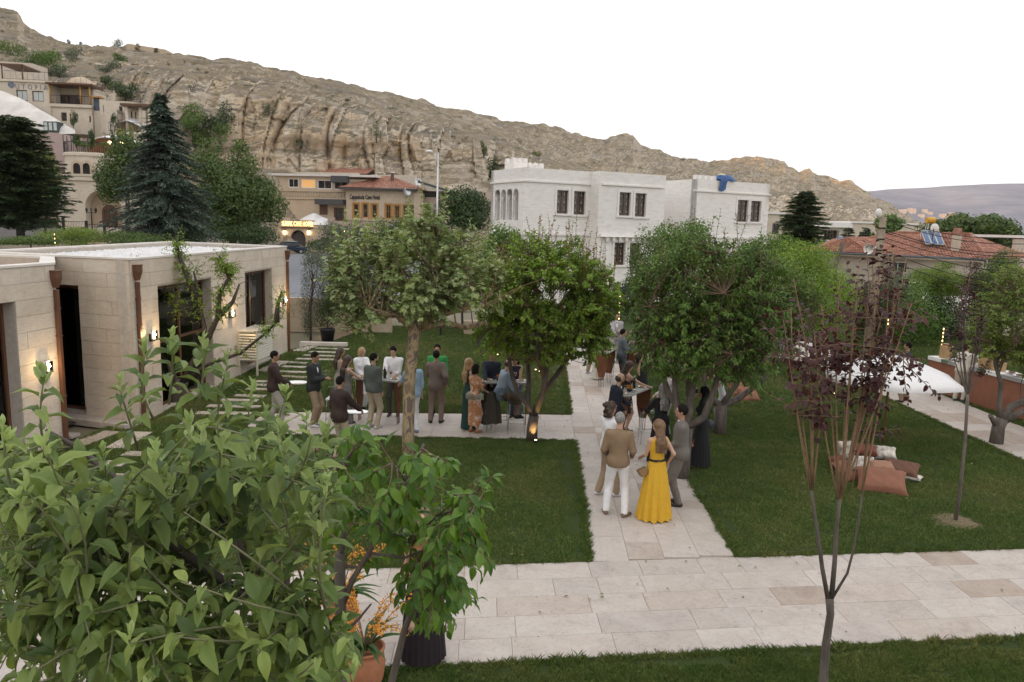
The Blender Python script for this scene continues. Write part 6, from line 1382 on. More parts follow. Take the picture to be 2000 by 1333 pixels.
# --- dense cherry tree right of the centre path
def cherry():
 b=Vector((3.45,14.58,0));Y=14.58
 tr=[b,D(1336,890,Y),D(1340,835,Y)]
 L=[PX([(1340,840),(1348,800),(1355,740,.2),(1365,690,.3),(1370,620,.3)],Y),PX([(1342,835),(1375,815,-.1),(1396,760,-.2),(1410,690,-.3),(1425,610,-.3)],Y),PX([(1335,850),(1322,800,.3),(1318,745,.4),(1315,680,.5),(1310,610,.6)],Y),PX([(1330,800,.3),(1306,770,.4),(1290,720,.5),(1272,690,.6)],Y),PX([(1348,800),(1345,740,.7),(1350,660,.9),(1350,590,.9)],Y)]
 leafy_tree('cherry_tree',b,'dense dark green cherry tree with several pale trunks right of the centre path',(tr,[.15,.13,.13]),[(l,list(np.linspace(.085,.03,len(l))))for l in L],[ell(1370,560,125,100,Y,1.35),ell(1300,600,72,80,Y,1.0),ell(1455,600,80,88,Y,1.1),ell(1380,660,120,62,Y,1.2),ell(1420,510,85,50,Y,1.0),ell(1460,680,62,50,Y,.8),ell(1330,500,60,45,Y,.8),ell(1500,560,50,60,Y,.8),ell(1365,705,115,42,Y,1.0),ell(1285,690,52,50,Y,.8),ell(1450,725,62,38,Y,.8)],n_sec=60,n_tw=1850,tw_len=.42,leaf=.11,per=(12,17),mat=M_CH_L,barkm=M_BARK,tmpls=[leaf_mid(.40,.35,.25)],seed=9,droop=.4,gap=(1.4,-.25),shoots=26,sh_len=.7,upmix=.45,spread=1.0)
cherry()
def small_trees():
 b=Vector((5.1,17.91,0));Y=17.9
 leafy_tree('cherry_tree',b,'low forked tree with grey trunk behind the photographer on the right lawn',([b,D(1407,815,Y),D(1408,790,Y)],[.16,.15,.15]),[(PX([(1408,795),(1385,775),(1375,740),(1372,690)],Y),[.1,.08,.06,.04]),(PX([(1412,792),(1440,780,.2),(1475,755,.3),(1500,735,.4)],Y),[.1,.08,.06,.03]),(PX([(1410,790),(1440,750),(1448,700)],Y),[.08,.06,.04])],[ell(1460,590,110,80,Y,1.4),ell(1545,600,60,62,Y,1.1),ell(1500,680,60,50,Y,1.0)],n_sec=30,n_tw=900,tw_len=.5,leaf=.11,mat=M_CH_L,seed=19,n_obj=0,droop=.4,barkm=M_BARK,tmpls=[leaf_mid(.4,.35,.25)],shoots=16)
 b=Vector((11.7,17.69,0));Y=17.7
 leafy_tree('apricot_tree',b,'apricot tree with crooked grey limbs at the right edge beside the side path',([b,D(1950,835,Y),D(1958,818,Y)],[.16,.145,.14]),[(PX([(1955,825),(1951,790),(1955,750),(1945,715),(1938,680)],Y),[.08,.06,.05,.045,.03]),(PX([(1960,822),(1975,795,.2),(2000,785,.3),(2040,770)],Y),[.11,.09,.08,.05]),(PX([(1962,822),(1990,808,-.2),(2030,790,-.3)],Y),[.09,.07,.05]),(PX([(1945,830),(1934,812,-.2)],Y),[.07,.05])],[ell(1965,640,60,75,Y,.9),ell(2050,640,80,110,Y,1.2),ell(1985,570,45,50,Y,.8),ell(1930,665,35,35,Y,.6)],n_sec=34,n_tw=900,tw_len=.45,leaf=.08,per=(13,19),mat=M_BR_L,tmpls=[leaf_mid(.72,.3,.2)],seed=21,n_obj=200,shoots=22,sh_len=.8,barkm=M_BARK)
 Y=19.6;b=D(345,800,Y);b.z=0;R=thing('apricot_tree',b,'pruned apricot tree with leaf clothed leaning limbs before the pavilion window','tree');rnd=random.Random(4)
 m=MB();m.tube([b,D(345,775,Y),D(355,745,Y)],[.2,.17,.17],10);m.build('trunk',M_BARKD,R)
 L=[PX([(350,760),(322,700),(310,660),(280,610),(262,570),(250,520)],Y),PX([(355,750),(378,705),(395,680),(400,640),(388,590),(383,550),(378,530)],Y),PX([(395,685),(425,620),(430,570),(450,540),(448,515)],Y),PX([(424,622),(455,590,.2),(468,555,.3)],Y),PX([(450,540),(437,520),(428,500)],Y),PX([(385,580),(365,540),(350,500),(345,470)],Y),PX([(360,745),(400,715,-.2),(470,690,-.4),(520,650,-.5),(545,625,-.5)],Y),PX([(362,620,.1),(345,590),(335,560)],Y),PX([(310,660),(290,600),(270,540)],Y),PX([(540,630,-.5),(542,600,-.5),(550,570,-.5)],Y)]
 for l in L:m=MB();m.tube(l,list(np.linspace(.085 if l is not L[6]else .06,.022,len(l))),7);m.build('limb',M_BARKD,R)
 m=MB();P=[];Dd=[];U=[];S=[]
 tw=[]
 for li,(t0,t1,n)in((0,(.25,1,95)),(1,(.35,1,30)),(2,(.2,1,60)),(3,(.1,.6,10)),(4,(.1,1,30)),(5,(.1,1,60)),(6,(.25,1,46)),(7,(0,1,40)),(8,(.3,1,40)),(9,(.1,1,28)))if False else[(0,(.25,1,120)),(1,(.35,1,36)),(2,(.2,1,95)),(3,(.1,.6,12)),(4,(.1,1,70)),(5,(.1,1,90)),(6,(.25,1,50)),(7,(0,1,50)),(8,(.3,1,50)),(9,(.1,1,30))]:
  l=L[li]
  for k in range(n):
   f=rnd.uniform(t0,t1)*(len(l)-1);i=min(int(f),len(l)-2);p=l[i].lerp(l[i+1],f-i);d=Vector((rnd.gauss(0,1),rnd.gauss(0,1),rnd.gauss(.3,.8))).normalized()*rnd.uniform(.15,.48);tw.append([p,p+d*.5,p+d]);m.tube([p,p+d],.004,3)
 o=m.build('twigs',M_TWIG,R);o['kind']='stuff'
 m=MB()
 for a,c_ in(((262,570),(205,500)),((275,530),(300,535)),((310,580),(345,560)),((468,555),(500,550)),((550,585),(575,620))):m.tube(curve_pts(D(*a,Y),D(*c_,Y),5,.2,rnd),.006,4)
 o=m.build('whips',M_TWIG,R);o['kind']='stuff'
 P,Dd,U,S=twig_leaves(tw,.075,(6,10),rnd,1.1,.3,upmix=.6);add_leaves(R,[leaf_mid(.7,.3,.2)],P,Dd,U,S,M_APR_L,300)
 for(px,py,top,cr,lab,sd)in((938,690,640,[(905,500,55,55)],'young multi stemmed tree on the back lawn between the tables and stone block',3),(1015,745,660,[(990,640,45,40)],'slim dark stemmed tree just behind the seated guests',4)):
  Y=G(px,py).y;b=G(px,py)
  leafy_tree('young_tree',b,lab,([b,D(px-5,(py+top)/2,Y),D(px-10,top,Y)],[.05,.045,.04]),[(PX([(px-4,(py+top)/2+8),(px-2,top-20),(px+5,top-60)],Y),[.035,.03,.02]),(PX([(px-2,py-20),(px-14,top),(px-20,top-50)],Y),[.03,.025,.02])],[ell(*c,Y,1.1)for c in cr],n_sec=14,n_tw=200,leaf=.08,mat=M_MD_L,seed=sd,n_obj=0,barkm=M_BARKD)
small_trees()
# ------------------------------------------------------------------ background trees and shrubs
def mass_tree(name,base,label,crown,mat,n=3500,leaf=.28,trunk_r=.25,n_lobe=16,seed=1,cat='tree',group=None,barkm=None,flat=False,far=None,depth=.55,lob=(.40,.62),limbs=5,asp=.6,wid=.6):
 rnd=random.Random(seed);g=np.random.default_rng(seed);R=thing(name,base,label,cat,group);c0,r0=crown[0];base=Vector(base)
 m=MB();top=Vector(c0)-Vector((0,0,r0[2]*.3));mid=base.lerp(top,.5)+Vector((rnd.uniform(-.1,.1),0,0))*(top-base).length*.3;m.tube([base-Vector((0,0,.3)),mid,top],[trunk_r,trunk_r*.8,trunk_r*.5],8);m.build('trunk',barkm or M_BARKD,R)
 P=[];Nn=[];mm=MB();vols=[r[0]*r[1]*r[2]for c,r in crown];tot=sum(vols)
 lobes=[]
 for(c,r),v in zip(crown,vols):
  for k in range(max(3,round(n_lobe*v/tot))):
   q=in_ell(rnd,c,r,.55);q=Vector(c)+(q-Vector(c))*.78;s=rnd.uniform(*lob);lobes.append((q,Vector(r)*s))
   if k<limbs:mm.tube(curve_pts(mid.lerp(top,rnd.uniform(.2,1)),q,4,.08,rnd),[trunk_r*.4,trunk_r*.32,trunk_r*.25,trunk_r*.16,trunk_r*.08],5)
 if mm.f:o=mm.build('branches',barkm or M_BARKD,R);o['kind']='stuff'
 w_=np.array([q[1].x*q[1].z for q in lobes]);cnt=(n*w_/w_.sum()).astype(int)
 for(q,r),k in zip(lobes,cnt):
  v=g.normal(0,1,(k,3));v/=np.linalg.norm(v,axis=1,keepdims=True);rr=(depth+(1-depth)*g.uniform(0,1,(k,1))**.5)*g.uniform(.82,1.18,(k,1));P.append(np.array(q)+v*rr*np.array(r));Nn.append(v)
 P=np.concatenate(P);Nn=np.concatenate(Nn);k=len(P);keep=P[:,2]>base.z+.05;P,Nn=P[keep],Nn[keep];k=len(P)
 up=Nn+np.array((0,0,.5))+g.normal(0,.45,(k,3));d=np.cross(Nn,g.normal(0,1,(k,3)))+np.array((0,0,-.25))
 add_leaves(R,[leaf_far(wid)],P,d,up,leaf*g.uniform(.6,1.25,k),mat,0);return R
def conifer(name,base,label,h,r,mat,n=7000,seed=1,droop=.35,whorl=30,per=9,leaf=.22,cat='tree',narrow=1.0,bare=.05,group=None,up=.0):
 rnd=random.Random(seed);g=np.random.default_rng(seed);base=Vector(base);R=thing(name,base,label,cat,group);m=MB();m.tube([base-Vector((0,0,.3)),base+Vector((0,0,h*.5)),base+Vector((0,0,h))],[r*.07,r*.045,.015],7);m.build('trunk',M_BARKD,R)
 m=MB();P=[];Dd=[];U=[]
 for k in range(whorl):
  t=bare+(1-bare)*k/whorl;L0=r*(1-t)**(.8*narrow)*(1 if t>.15 else .75+t)
  for j in range(per):
   a=rnd.uniform(0,6.28);L=L0*rnd.uniform(.55,1.15);s=base+Vector((0,0,h*(t+rnd.uniform(-.035,.035))));e=s+Vector((math.cos(a)*L,math.sin(a)*L,-L*droop*rnd.uniform(.4,1.2)+L*up));mid=(s+e)/2+Vector((0,0,L*.08))
   m.tube([s,mid,e+Vector((0,0,L*.06))],[.03*r/3,.02*r/3,.006],3,caps=False);q=max(3,int(n/(whorl*per)*(L/r+.35)*1.3))
   ax=(e-s).normalized();side=Vector((-ax.y,ax.x,0))
   for i in range(q):
    f=rnd.uniform(.12,1);p=s.lerp(mid,f*2)if f<.5 else mid.lerp(e,f*2-1);w_=L*.22*(1.1-f)+leaf*.4;P.append(p+side*rnd.uniform(-w_,w_)+Vector((0,0,rnd.uniform(-.12,.05)*w_*2)))
    Dd.append(ax+side*rnd.uniform(-.9,.9)+Vector((0,0,rnd.uniform(-.35,.2))));U.append(Vector((rnd.gauss(0,.4),rnd.gauss(0,.4),1)))
 o=m.build('branches',M_BARKD,R);o['kind']='stuff';P=np.array([tuple(p)for p in P]);add_leaves(R,[(leaf_far(.26))],P,Dd,U,leaf*g.uniform(.6,1.3,len(P)),mat,0);return R
def hill_y(px,py,lo=60,hi=460):
 """terrain point seen at a pixel: nearest vertex of the hillside"""
 r=ray(px,py);sl_,el=r.x/r.y,r.z/r.y
 return min((q for row in HILLP for q in row[8:-3]if q.y>20),key=lambda q:abs(q.x/q.y-sl_)+abs((q.z-CAM_H)/q.y-el))
def bg_trees():
 T=mass_tree;E=lambda px,py,rx,ry,Y,d=None:ell(px,py,rx,ry,Y,d)
 gz=lambda px,py,Y:D(px,py,Y)
 conifer('pine_tree',D(40,456,58),'dark green pine tree filling the left edge below the rose wall',8.6,4.3,M_PN_L,42000,2,.05,40,13,.34,narrow=.55,up=.15)
 mass_tree('thuja',D(88,450,75),'yellow green conifer top rising behind the dark pine',[E(92,340,22,48,75)],M_YE_L,2500,.3,.15,8,5,wid=.35)
 conifer('blue_spruce',D(325,470,60),'tall blue grey spruce with drooping branches and thin leader',11.0,4.9,M_SP_L,52000,3,.30,52,13,.28,narrow=.95)
 T('walnut_tree',D(455,480,76),'broad green tree right of the blue spruce',[E(455,380,75,62,76),E(400,320,50,50,76),E(512,372,48,45,76),E(475,310,40,38,76),E(430,420,80,42,76),E(530,402,26,32,76)],M_MD_L,24000,.36,.4,44,4,wid=.45)
 T('walnut_tree',D(250,450,80),'green tree left of the blue spruce before the portal building',[E(245,335,44,60,80),E(225,360,30,35,80),E(290,305,40,35,80)],M_MD_L,11000,.34,.3,22,6,wid=.45)
 for i,(px,py,rx,ry,n,mt,lb)in enumerate(((60,108,52,30,2600,M_MD_L,'spreading green tree above the lettered hotel roof'),(20,92,26,16,900,M_MD_L,'green scrub tree at the far left under the rocky summit'),(100,122,26,26,1200,M_CH_L,'dark bushy tree right above the lettered hotel terrace'),(116,140,18,12,600,M_GY_L,'grey green shrub beside the small stone dome'),(235,95,13,16,900,M_DK_L,'round dark pine on the skyline left of the tan walled block'),(234,118,14,13,700,M_MD_L,'lighter bush just under the skyline pine'),(245,178,29,19,1700,M_DK_L,'dark bush on the slope above the grey beige hotel'),(210,130,24,12,800,M_GY_L,'low grey scrub on the upper slope'),(150,108,22,16,800,M_GY_L,'silvery shrub on the ridge left of the reddish wall'),(365,228,36,30,2000,M_CH_L,'green tree at the cliff foot behind the spruce leader'),(380,262,26,26,1200,M_CH_L,'lower green tree at the cliff foot behind the spruce'),(440,222,20,22,900,M_DK_L,'dark tree against the cliff above the broad green tree'),(410,240,18,18,800,M_DK_L,'small dark bush at the cliff foot'),(430,262,26,22,1000,M_CH_L,'bush between broad green tree and cliff'),(205,158,12,14,400,M_DK_L,'narrow dark bush in the gully above the terraces'),(962,330,16,20,900,M_DK_L,'dark bush at the cliff foot left of the white mansion'),(1335,313,7,6,260,M_DK_L,'small dark shrub on the skyline above the white mansion'),(1310,388,6,5,150,M_DK_L,'tiny shrub on the slope right of centre'),(1250,330,7,5,160,M_MD_L,'small green shrub on the rocky slope'),(1048,300,12,6,260,M_MD_L,'green scrub patch on the slope above the merlons'),(590,268,14,22,420,M_GY_L,'grey green scrub running down a cliff gully'),(525,212,12,12,260,M_GY_L,'scrub clump high on the cliff face'),(735,255,9,24,260,M_GY_L,'thin scrub streak in a cliff crevice'),(945,290,8,16,300,M_DK_L,'dark scrub in the crevice left of the mansion'),(1512,330,8,6,200,M_GY_L,'dry shrub below the sunlit hilltop'))):
  h=hill_y(px,py+ry*.7);Y=h.y-1.0;b=D(px,py+ry*.9,Y);T('hillside_shrub' if n<1000 else 'hillside_tree',b,lb,[E(px,py,rx,ry,Y)],mt,n,.30,.12,7,30+i,limbs=2,cat='shrub' if n<1000 else 'tree')
 for i,(px,pt,pb,w_,mt,Y)in enumerate(((158,82,96,5,M_DK_L,205),(135,78,92,6,M_DK_L,205),(192,88,98,5,M_DK_L,201),(270,86,108,9,M_DK_L,192),(306,94,110,8,M_DK_L,192))):
  conifer('skyline_pine',D(px,pb+1,Y),['tiny pine on the ridge right of its smaller twin','small pine at the far left of the ridge pines','small pine above the reddish ridge wall','dark conical pine before the tan walled block, left of two','dark conical pine before the tan walled block, right of two'][i],(pb-pt)/1480*Y*1.05,w_/1480*Y,mt,700,50+i,.1,10,6,.35)
 for i,(px,pt,pb,w_,mt,Y,lb)in enumerate(((143,216,245,7,M_DK_L,106,'round topped cypress before the lettered hotel lower wall'),(224,226,255,8,M_DK_L,104,'dark cypress beside the upper white canopy'),(149,257,284,6,M_DK_L,93,'leftmost slim cypress on the round terrace tower'),(178,254,287,6,M_DK_L,93,'second slim cypress on the round terrace tower'),(221,258,290,6,M_DK_L,93.5,'dark cypress at the right end of the lower canopy'),(233,252,290,7,M_YE_L,94,'yellow green thuja next to the lower canopy, leftmost of three'),(243,256,290,5,M_YE_L,95,'yellow green thuja, middle one of three by the canopy'),(257,250,295,8,M_YE_L,94,'yellow green thuja, rightmost and largest of three by the canopy'))):
  T('cypress',D(px,pb,Y),lb,[E(px,(pt+pb)/2,w_,(pb-pt)/2*1.1,Y)],mt,700,.2,.08,7,70+i,limbs=0,wid=.4)
 T('hedge',D(165,285,93),'low clipped hedge along the round terrace railing',[E(165,282,22,6,93),E(205,284,16,5,93)],M_MD_L,900,.18,.05,10,85,cat='hedge',limbs=0)
 T('plane_grown_tree',D(905,470,104),'dense dark round tree left of the white mansion',[E(905,408,50,42,104),E(880,425,28,26,104),E(932,425,26,26,104)],M_DK_L,9000,.36,.35,26,7)
 conifer('pine_tree',D(1563,505,76),'dark pine right of the white mansion',6.5,3.1,M_PN_L,22000,8,.02,30,11,.32,narrow=.55,up=.1)
 T('poplar_group',D(1900,540,74),'broad dark green trees behind the solar panels',[E(1860,460,52,45,74),E(1915,470,60,52,74),E(1820,460,30,34,74),E(1960,500,40,50,74),E(1880,510,60,34,74)],M_MD_L,24000,.36,.3,46,9)
 T('poplar_tree',D(1995,560,70),'green tree at the right edge behind the overhead wires',[E(2000,480,34,42,70),E(2050,470,50,55,70)],M_MD_L,5000,.34,.3,16,10)
 T('village_tree',D(1722,490,84),'green tree behind the utility pole',[E(1735,438,26,24,84),E(1712,455,18,18,84)],M_CH_L,2200,.3,.2,9,11)
 for px,py,lb in((1655,462,'small dark pine bush before the white bungalow, left of two'),(1688,458,'small dark pine bush before the white bungalow, right of two')):conifer('pine_bush',D(px,482,80),lb,2.1,1.1,M_PN_L,1200,px,.05,8,8,.3,up=.1)
 T('umbrella_tree',D(1838,612,36),'round feathery green tree before the tiled house',[E(1838,542,62,24,36,1.3),E(1815,560,45,26,36,1.2),E(1870,560,34,24,36,1.0),E(1835,525,36,16,36)],M_BR_L,12000,.10,.10,30,12,wid=.4)
 K=[(720,500,52,60,34,M_GY_L,'grey green tree behind the left of the plane tree','tree',4200,.13),(862,505,42,60,33,M_DK_L,'dark shrub tree behind the plane tree crown','tree',4200,.13),(905,540,45,48,36,M_MD_L,'mid green shrub tree between plane and apricot crowns','tree',3600,.12),(945,520,40,55,32,M_APR_L,'light green tree behind the apricot crown left side','tree',3400,.10),(985,478,28,40,30,M_CH_L,'tall leafy shoots left of the apricot crown','tree',1800,.11),(1228,585,26,34,40,M_DK_L,'dark shrub between the two tree crowns by the far path','shrub',2000,.14),(1265,520,36,60,30,M_MD_L,'leafy young tree left behind the cherry crown','tree',2800,.10),(1330,470,50,40,34,M_CH_L,'tree top peeping over the left of the cherry crown','tree',3000,.13),(1560,545,60,58,24,M_APR_L,'light green fruit tree behind the right of the cherry crown','tree',6500,.085),(1625,590,50,52,26,M_APR_L,'yellow green fruit tree behind the purple plum','tree',5200,.085),(1500,500,46,36,28,M_CH_L,'green tree behind the top right of the cherry crown','tree',3400,.11),(1700,600,46,44,32,M_DK_L,'dark hedge behind the purple plum crown','hedge',3600,.13),(1770,610,50,60,34,M_CH_L,'green shrub behind the string lights on the right','shrub',4600,.12),(1830,620,42,44,36,M_DK_L,'dark shrub right of the string lights','shrub',3400,.13),(1905,590,32,62,28,M_PU_L,'dark red leaved plum behind the bar','tree',3800,.085),(1745,560,24,30,30,M_GY_L,'thin grey green sapling crown before the tiled house','tree',900,.09),(1960,560,40,60,26,M_MD_L,'mid green shrub behind the bar at the right edge','shrub',3600,.1),(1600,560,28,30,30,M_PU_L,'reddish leaved shrub between the fruit trees','shrub',900,.08),(665,470,40,30,40,M_GY_L,'grey shrub top left behind the plane tree crown','shrub',2000,.14),(780,470,46,40,38,M_MD_L,'green shrub tree behind the centre of the plane crown','tree',3400,.13)]
 for i,(px,py,rx,ry,Y,mt,lb,ct,n,lf)in enumerate(K):b=D(px,py,Y);b.z=0;rx*=1.35;ry*=1.2;n=int(n*1.7);T('garden_tree' if ct=='tree' else 'garden_shrub',b,lb,[E(px,py,rx,ry,Y),E(px+rx*.4,py+ry*.4,rx*.6,ry*.5,Y),E(px-rx*.4,py+ry*.3,rx*.5,ry*.6,Y)],mt,n,lf,.06,22,100+i,cat=ct,wid=.5,depth=.3)
 T('tall_shrub',G(607,665),'tall feathery dark hedge plant beyond the pavilion corner',[ell(612,520,28,55,31,.8),ell(606,600,24,68,31,.7),ell(625,560,26,60,31.4,.7),ell(608,640,20,24,31)],M_GY_L,9000,.075,.05,40,14,cat='shrub',wid=.3,depth=.2)
 T('tall_shrub',G(655,640),'tall narrow hedge plant between drive and plane tree crown',[ell(650,525,26,55,32,.8),ell(672,560,30,60,32.5,.8),ell(648,590,22,50,32,.6)],M_DK_L,7000,.09,.05,30,15,cat='shrub',wid=.35,depth=.2)
 b=G(640,670);P_=thing('plant_pot',b,'round black plastic pot on the lawn edge beyond the stepping slabs','plant pot');m=MB();m.lathe(b,[(.22,0),(.30,.52),(.32,.54),(.32,.58),(.28,.58),(.27,.50),(0,.50)],18);m.build('pot',simple('black_plastic',(.018,.02,.025),.4),P_)
 T('potted_shrub',b+Vector((0,0,.5)),'dark shrub growing in the round black pot',[ell(640,610,26,42,b.y,.6),ell(645,570,18,30,b.y,.5)],M_DK_L,3000,.08,.04,16,16,cat='shrub',wid=.4,depth=.2)
 for i,(px,py,rx,ry,Y,mt,lb)in enumerate(((140,462,72,18,50,M_BR_L,'bright green hedge behind the white pebble roof'),(250,466,60,14,52,M_MD_L,'darker green hedge below the portal building fence'),(60,470,40,8,46,M_MD_L,'low green hedge at the left behind the pavilion roof'),(340,462,60,22,60,M_DK_L,'dark shrub row at the foot of the blue spruce'),(480,460,60,20,70,M_DK_L,'dark shrubs below the broad green tree'),(630,478,30,12,90,M_DK_L,'dark bush right of the parked blue car'))):
  T('hedge',D(px,py+ry,Y),lb,[E(px,py,rx,ry,Y,2.0),E(px+rx*.5,py+3,rx*.4,ry*.8,Y,1.5)],mt,4200,.13 if Y<56 else .2,.05,34,130+i,cat='hedge',limbs=2)
bg_trees()
def scrub():
 rnd=random.Random(77);P=[];Dd=[];U=[];S=[]
 for k in range(230):
  px=rnd.uniform(0,1750);sk=interp(px,[s_[0]for s_ in SKY],[s_[1]for s_ in SKY]);lo=interp(px,[0,300,560,960,1100,1750],[110,250,335,340,370,425]);py=rnd.uniform(sk+6,max(sk+12,lo));q=hill_y(px,py);r_=rnd.uniform(.25,1.0)*(1 if rnd.random()<.8 else 1.7)
  for j in range(int(26*r_+12)):
   v=Vector((rnd.gauss(0,1),rnd.gauss(0,1),rnd.gauss(0,1))).normalized()*r_*rnd.uniform(.4,1);v.z=abs(v.z)*.8;P.append(q+v);Dd.append((rnd.gauss(0,1),rnd.gauss(0,1),.3));U.append(tuple(v.normalized()+Vector((0,0,.4))));S.append(rnd.uniform(.2,.42))
 V,F=leaf_far(.5);me=leaves_mesh('hill_scrub',(V,F),np.array([tuple(p)for p in P]),np.array(Dd),np.array(U),np.array(S),np.random.default_rng(3).uniform(0,1,len(P)));link('hill_scrub',me,None,M_GY_L)['kind']='stuff'
 P=[];S=[]
 for k in range(420):
  x=rnd.uniform(-8,13);y=rnd.uniform(7,27);P.append((x,y,.05+rnd.uniform(0,.02)));S.append(rnd.uniform(.03,.07))
 n=len(P);g=np.random.default_rng(5);U=np.array((0,0,1.))+g.normal(0,.35,(n,3));Dd=g.normal(0,1,(n,3))*(1,1,.1)
 link('fallen_leaves',leaves_mesh('fallen_leaves',leaf_mid(.6,.3,.3),np.array(P),Dd,U,np.array(S),g.uniform(0,1,n)),None,leafmat('dry_leaf',[(.10,.07,.02),(.16,.12,.04),(.09,.10,.03)],trans=.1))['kind']='stuff'
scrub()
# ------------------------------------------------------------------ foreground trees
def shoot(m,base,tip,n,lsz,rnd,P,Dd,U,S,r=.004,spread=1.05,droop=.25,upmix=.35,start=.1,bend=.08):
 pts=curve_pts(base,tip,5,bend,rnd);m.tube(pts,[r*1.6,r*1.5,r*1.35,r*1.2,r,r*.6],6);a,b_,c,d=twig_leaves([pts],lsz,n,rnd,spread,droop,start,upmix);P+=a;Dd+=b_;U+=c;S+=d
def apple_tree():
 rnd=random.Random(17);b=Vector((-.72,2.75,0));R=thing('apple_tree',b,'leafy apple tree filling the lower left foreground with unripe green apples','tree')
 hub=D(545,1230,2.6);hub2=D(400,1130,2.5);m=MB();m.tube([b,D(560,1500,2.7),D(556,1333,2.65),hub],[.055,.045,.035,.03],10);m.build('trunk',M_BARKD,R)
 limbs=[[hub,D(470,1160,2.5),D(330,1060,2.3),D(200,1010,2.15),D(60,980,2.1)],[hub,D(500,1130,2.5),D(430,1000,2.4),D(385,880,2.35),D(375,800,2.3)],[hub,D(560,1120,2.7),D(610,1000,2.8),D(650,900,2.9)],[hub,D(430,1250,2.3),D(250,1220,2.0),D(80,1180,1.9)],[hub,D(560,1190,2.4),D(610,1200,2.1),D(650,1220,2.0)],[hub2,D(250,960,2.8),D(160,880,2.9),D(90,840,2.9)],[hub,D(520,1000,3.0),D(540,900,3.1)]]
 lp=[]
 for l in limbs:m=MB();m.tube(l,list(np.linspace(.022,.006,len(l))),7);m.build('limb',M_BARKD,R);lp+=[l[i].lerp(l[i+1],k/5)for i in range(len(l)-1)for k in range(5)]
 P=[];Dd=[];U=[];S=[];Py=[];Dy=[];Uy=[];Sy=[];m=MB()
 tips=[(338,700,2.2,330,790),(398,715,2.2,385,800),(445,745,2.3,420,850),(285,725,2.3,300,820),(88,772,2.3,92,900),(492,795,2.6,480,880),(558,800,2.7,545,900),(600,850,2.8,580,950),(10,890,1.9,40,1000),(203,915,2.7,200,990),(640,870,2.8,620,960),(235,790,2.4,270,880),(520,850,2.4,500,950),(30,905,2.1,20,1030)]
 reg=[(-60,960,640,1340)]
 for k in range(300):
  for _ in range(50):
   px=rnd.uniform(-110,700);py=rnd.uniform(800,1420)
   top=interp(px,[-110,0,90,130,180,250,290,320,400,480,560,640,700],[930,930,890,1000,1030,1010,830,770,760,850,870,900,1040]);right=interp(py,[800,1000,1080,1120,1200,1280,1420],[640,690,650,600,610,690,760])
   if py>top and px<right and not(585<px and 1080<py<1190):break
  Y=rnd.uniform(1.75,3.0)if py<1150 else rnd.uniform(1.65,2.6);tips.append((px,py,Y,None,None))
 for(px,py,Y,bx,by)in tips:
  t=D(px,py,Y);s=D(bx,by,Y+.05)if bx else min(rnd.sample(lp,12),key=lambda q:(q-t).length);
  L=(t-s).length
  if L>.55:s2=t-(t-s).normalized()*.45-Vector((0,0,.1));m.tube(curve_pts(s,s2,4,.1,rnd),[.005,.0045,.004,.0035,.003],5);s=s2
  nl=13 if bx else rnd.randint(9,12)
  shoot(m,s,t+Vector((0,0,.05)),nl,.104 if py>900 else .095,rnd,P,Dd,U,S,r=.0026,spread=1.2,droop=.08,upmix=.8)
  if by or rnd.random()<.45:a,b_,c,d=twig_leaves([[t+Vector((0,0,.02)),t+Vector((0,0,.055)),t+Vector((0,0,.08))]],.052,5,rnd,.75,-.1,0,.3);Py+=a;Dy+=b_;Uy+=c;Sy+=d
  if L>.55 and rnd.random()<.9:a,b_,c,d=twig_leaves([[s.lerp(t,-.4),s.lerp(t,.1)]],.088,6,rnd,1.2,.4);P+=a;Dd+=b_;U+=c;S+=d
 o=m.build('twigs',M_TWIGG,R);o['kind']='stuff'
 tm=[leaf_fg(.37,.65,.5,.035,k,.12)for k in range(3)]+[leaf_fg(.40,.95,.6,.05,k+5,.12)for k in range(3)]+[leaf_fg(.34,.25,.35,.03,9,.12)]
 add_leaves(R,tm,P,Dd,U,S,M_APP_L,260);add_leaves(R,[leaf_fg(.38,-.1,.7,.03,3,.1),leaf_fg(.42,.3,.6,.04,4,.1)],Py,Dy,Uy,Sy,M_APP_Y,40,'young_leaf')
 for(px,py,Y,r)in((500,1257,2.05,.021),(470,1215,2.1,.019),(583,1105,2.4,.012)):
  c=D(px,py,Y);m=MB();m.lathe(c,[(0,-r*.8),(r*.5,-r*.92),(r*.9,-r*.45),(r,r*.1),(r*.82,r*.65),(r*.45,r*.88),(0,r*.7)],16);a_=m.build('apple',simple('green_apple',(.16,.19,.07),.45,var=.25,scale=60),R)
  m=MB();m.tube([c+Vector((0,0,r*.7)),c+Vector((.003,0,r*1.9))],.0015,5);link('stalk',m.mesh('stalk',R.location),a_,M_TWIG)
apple_tree()
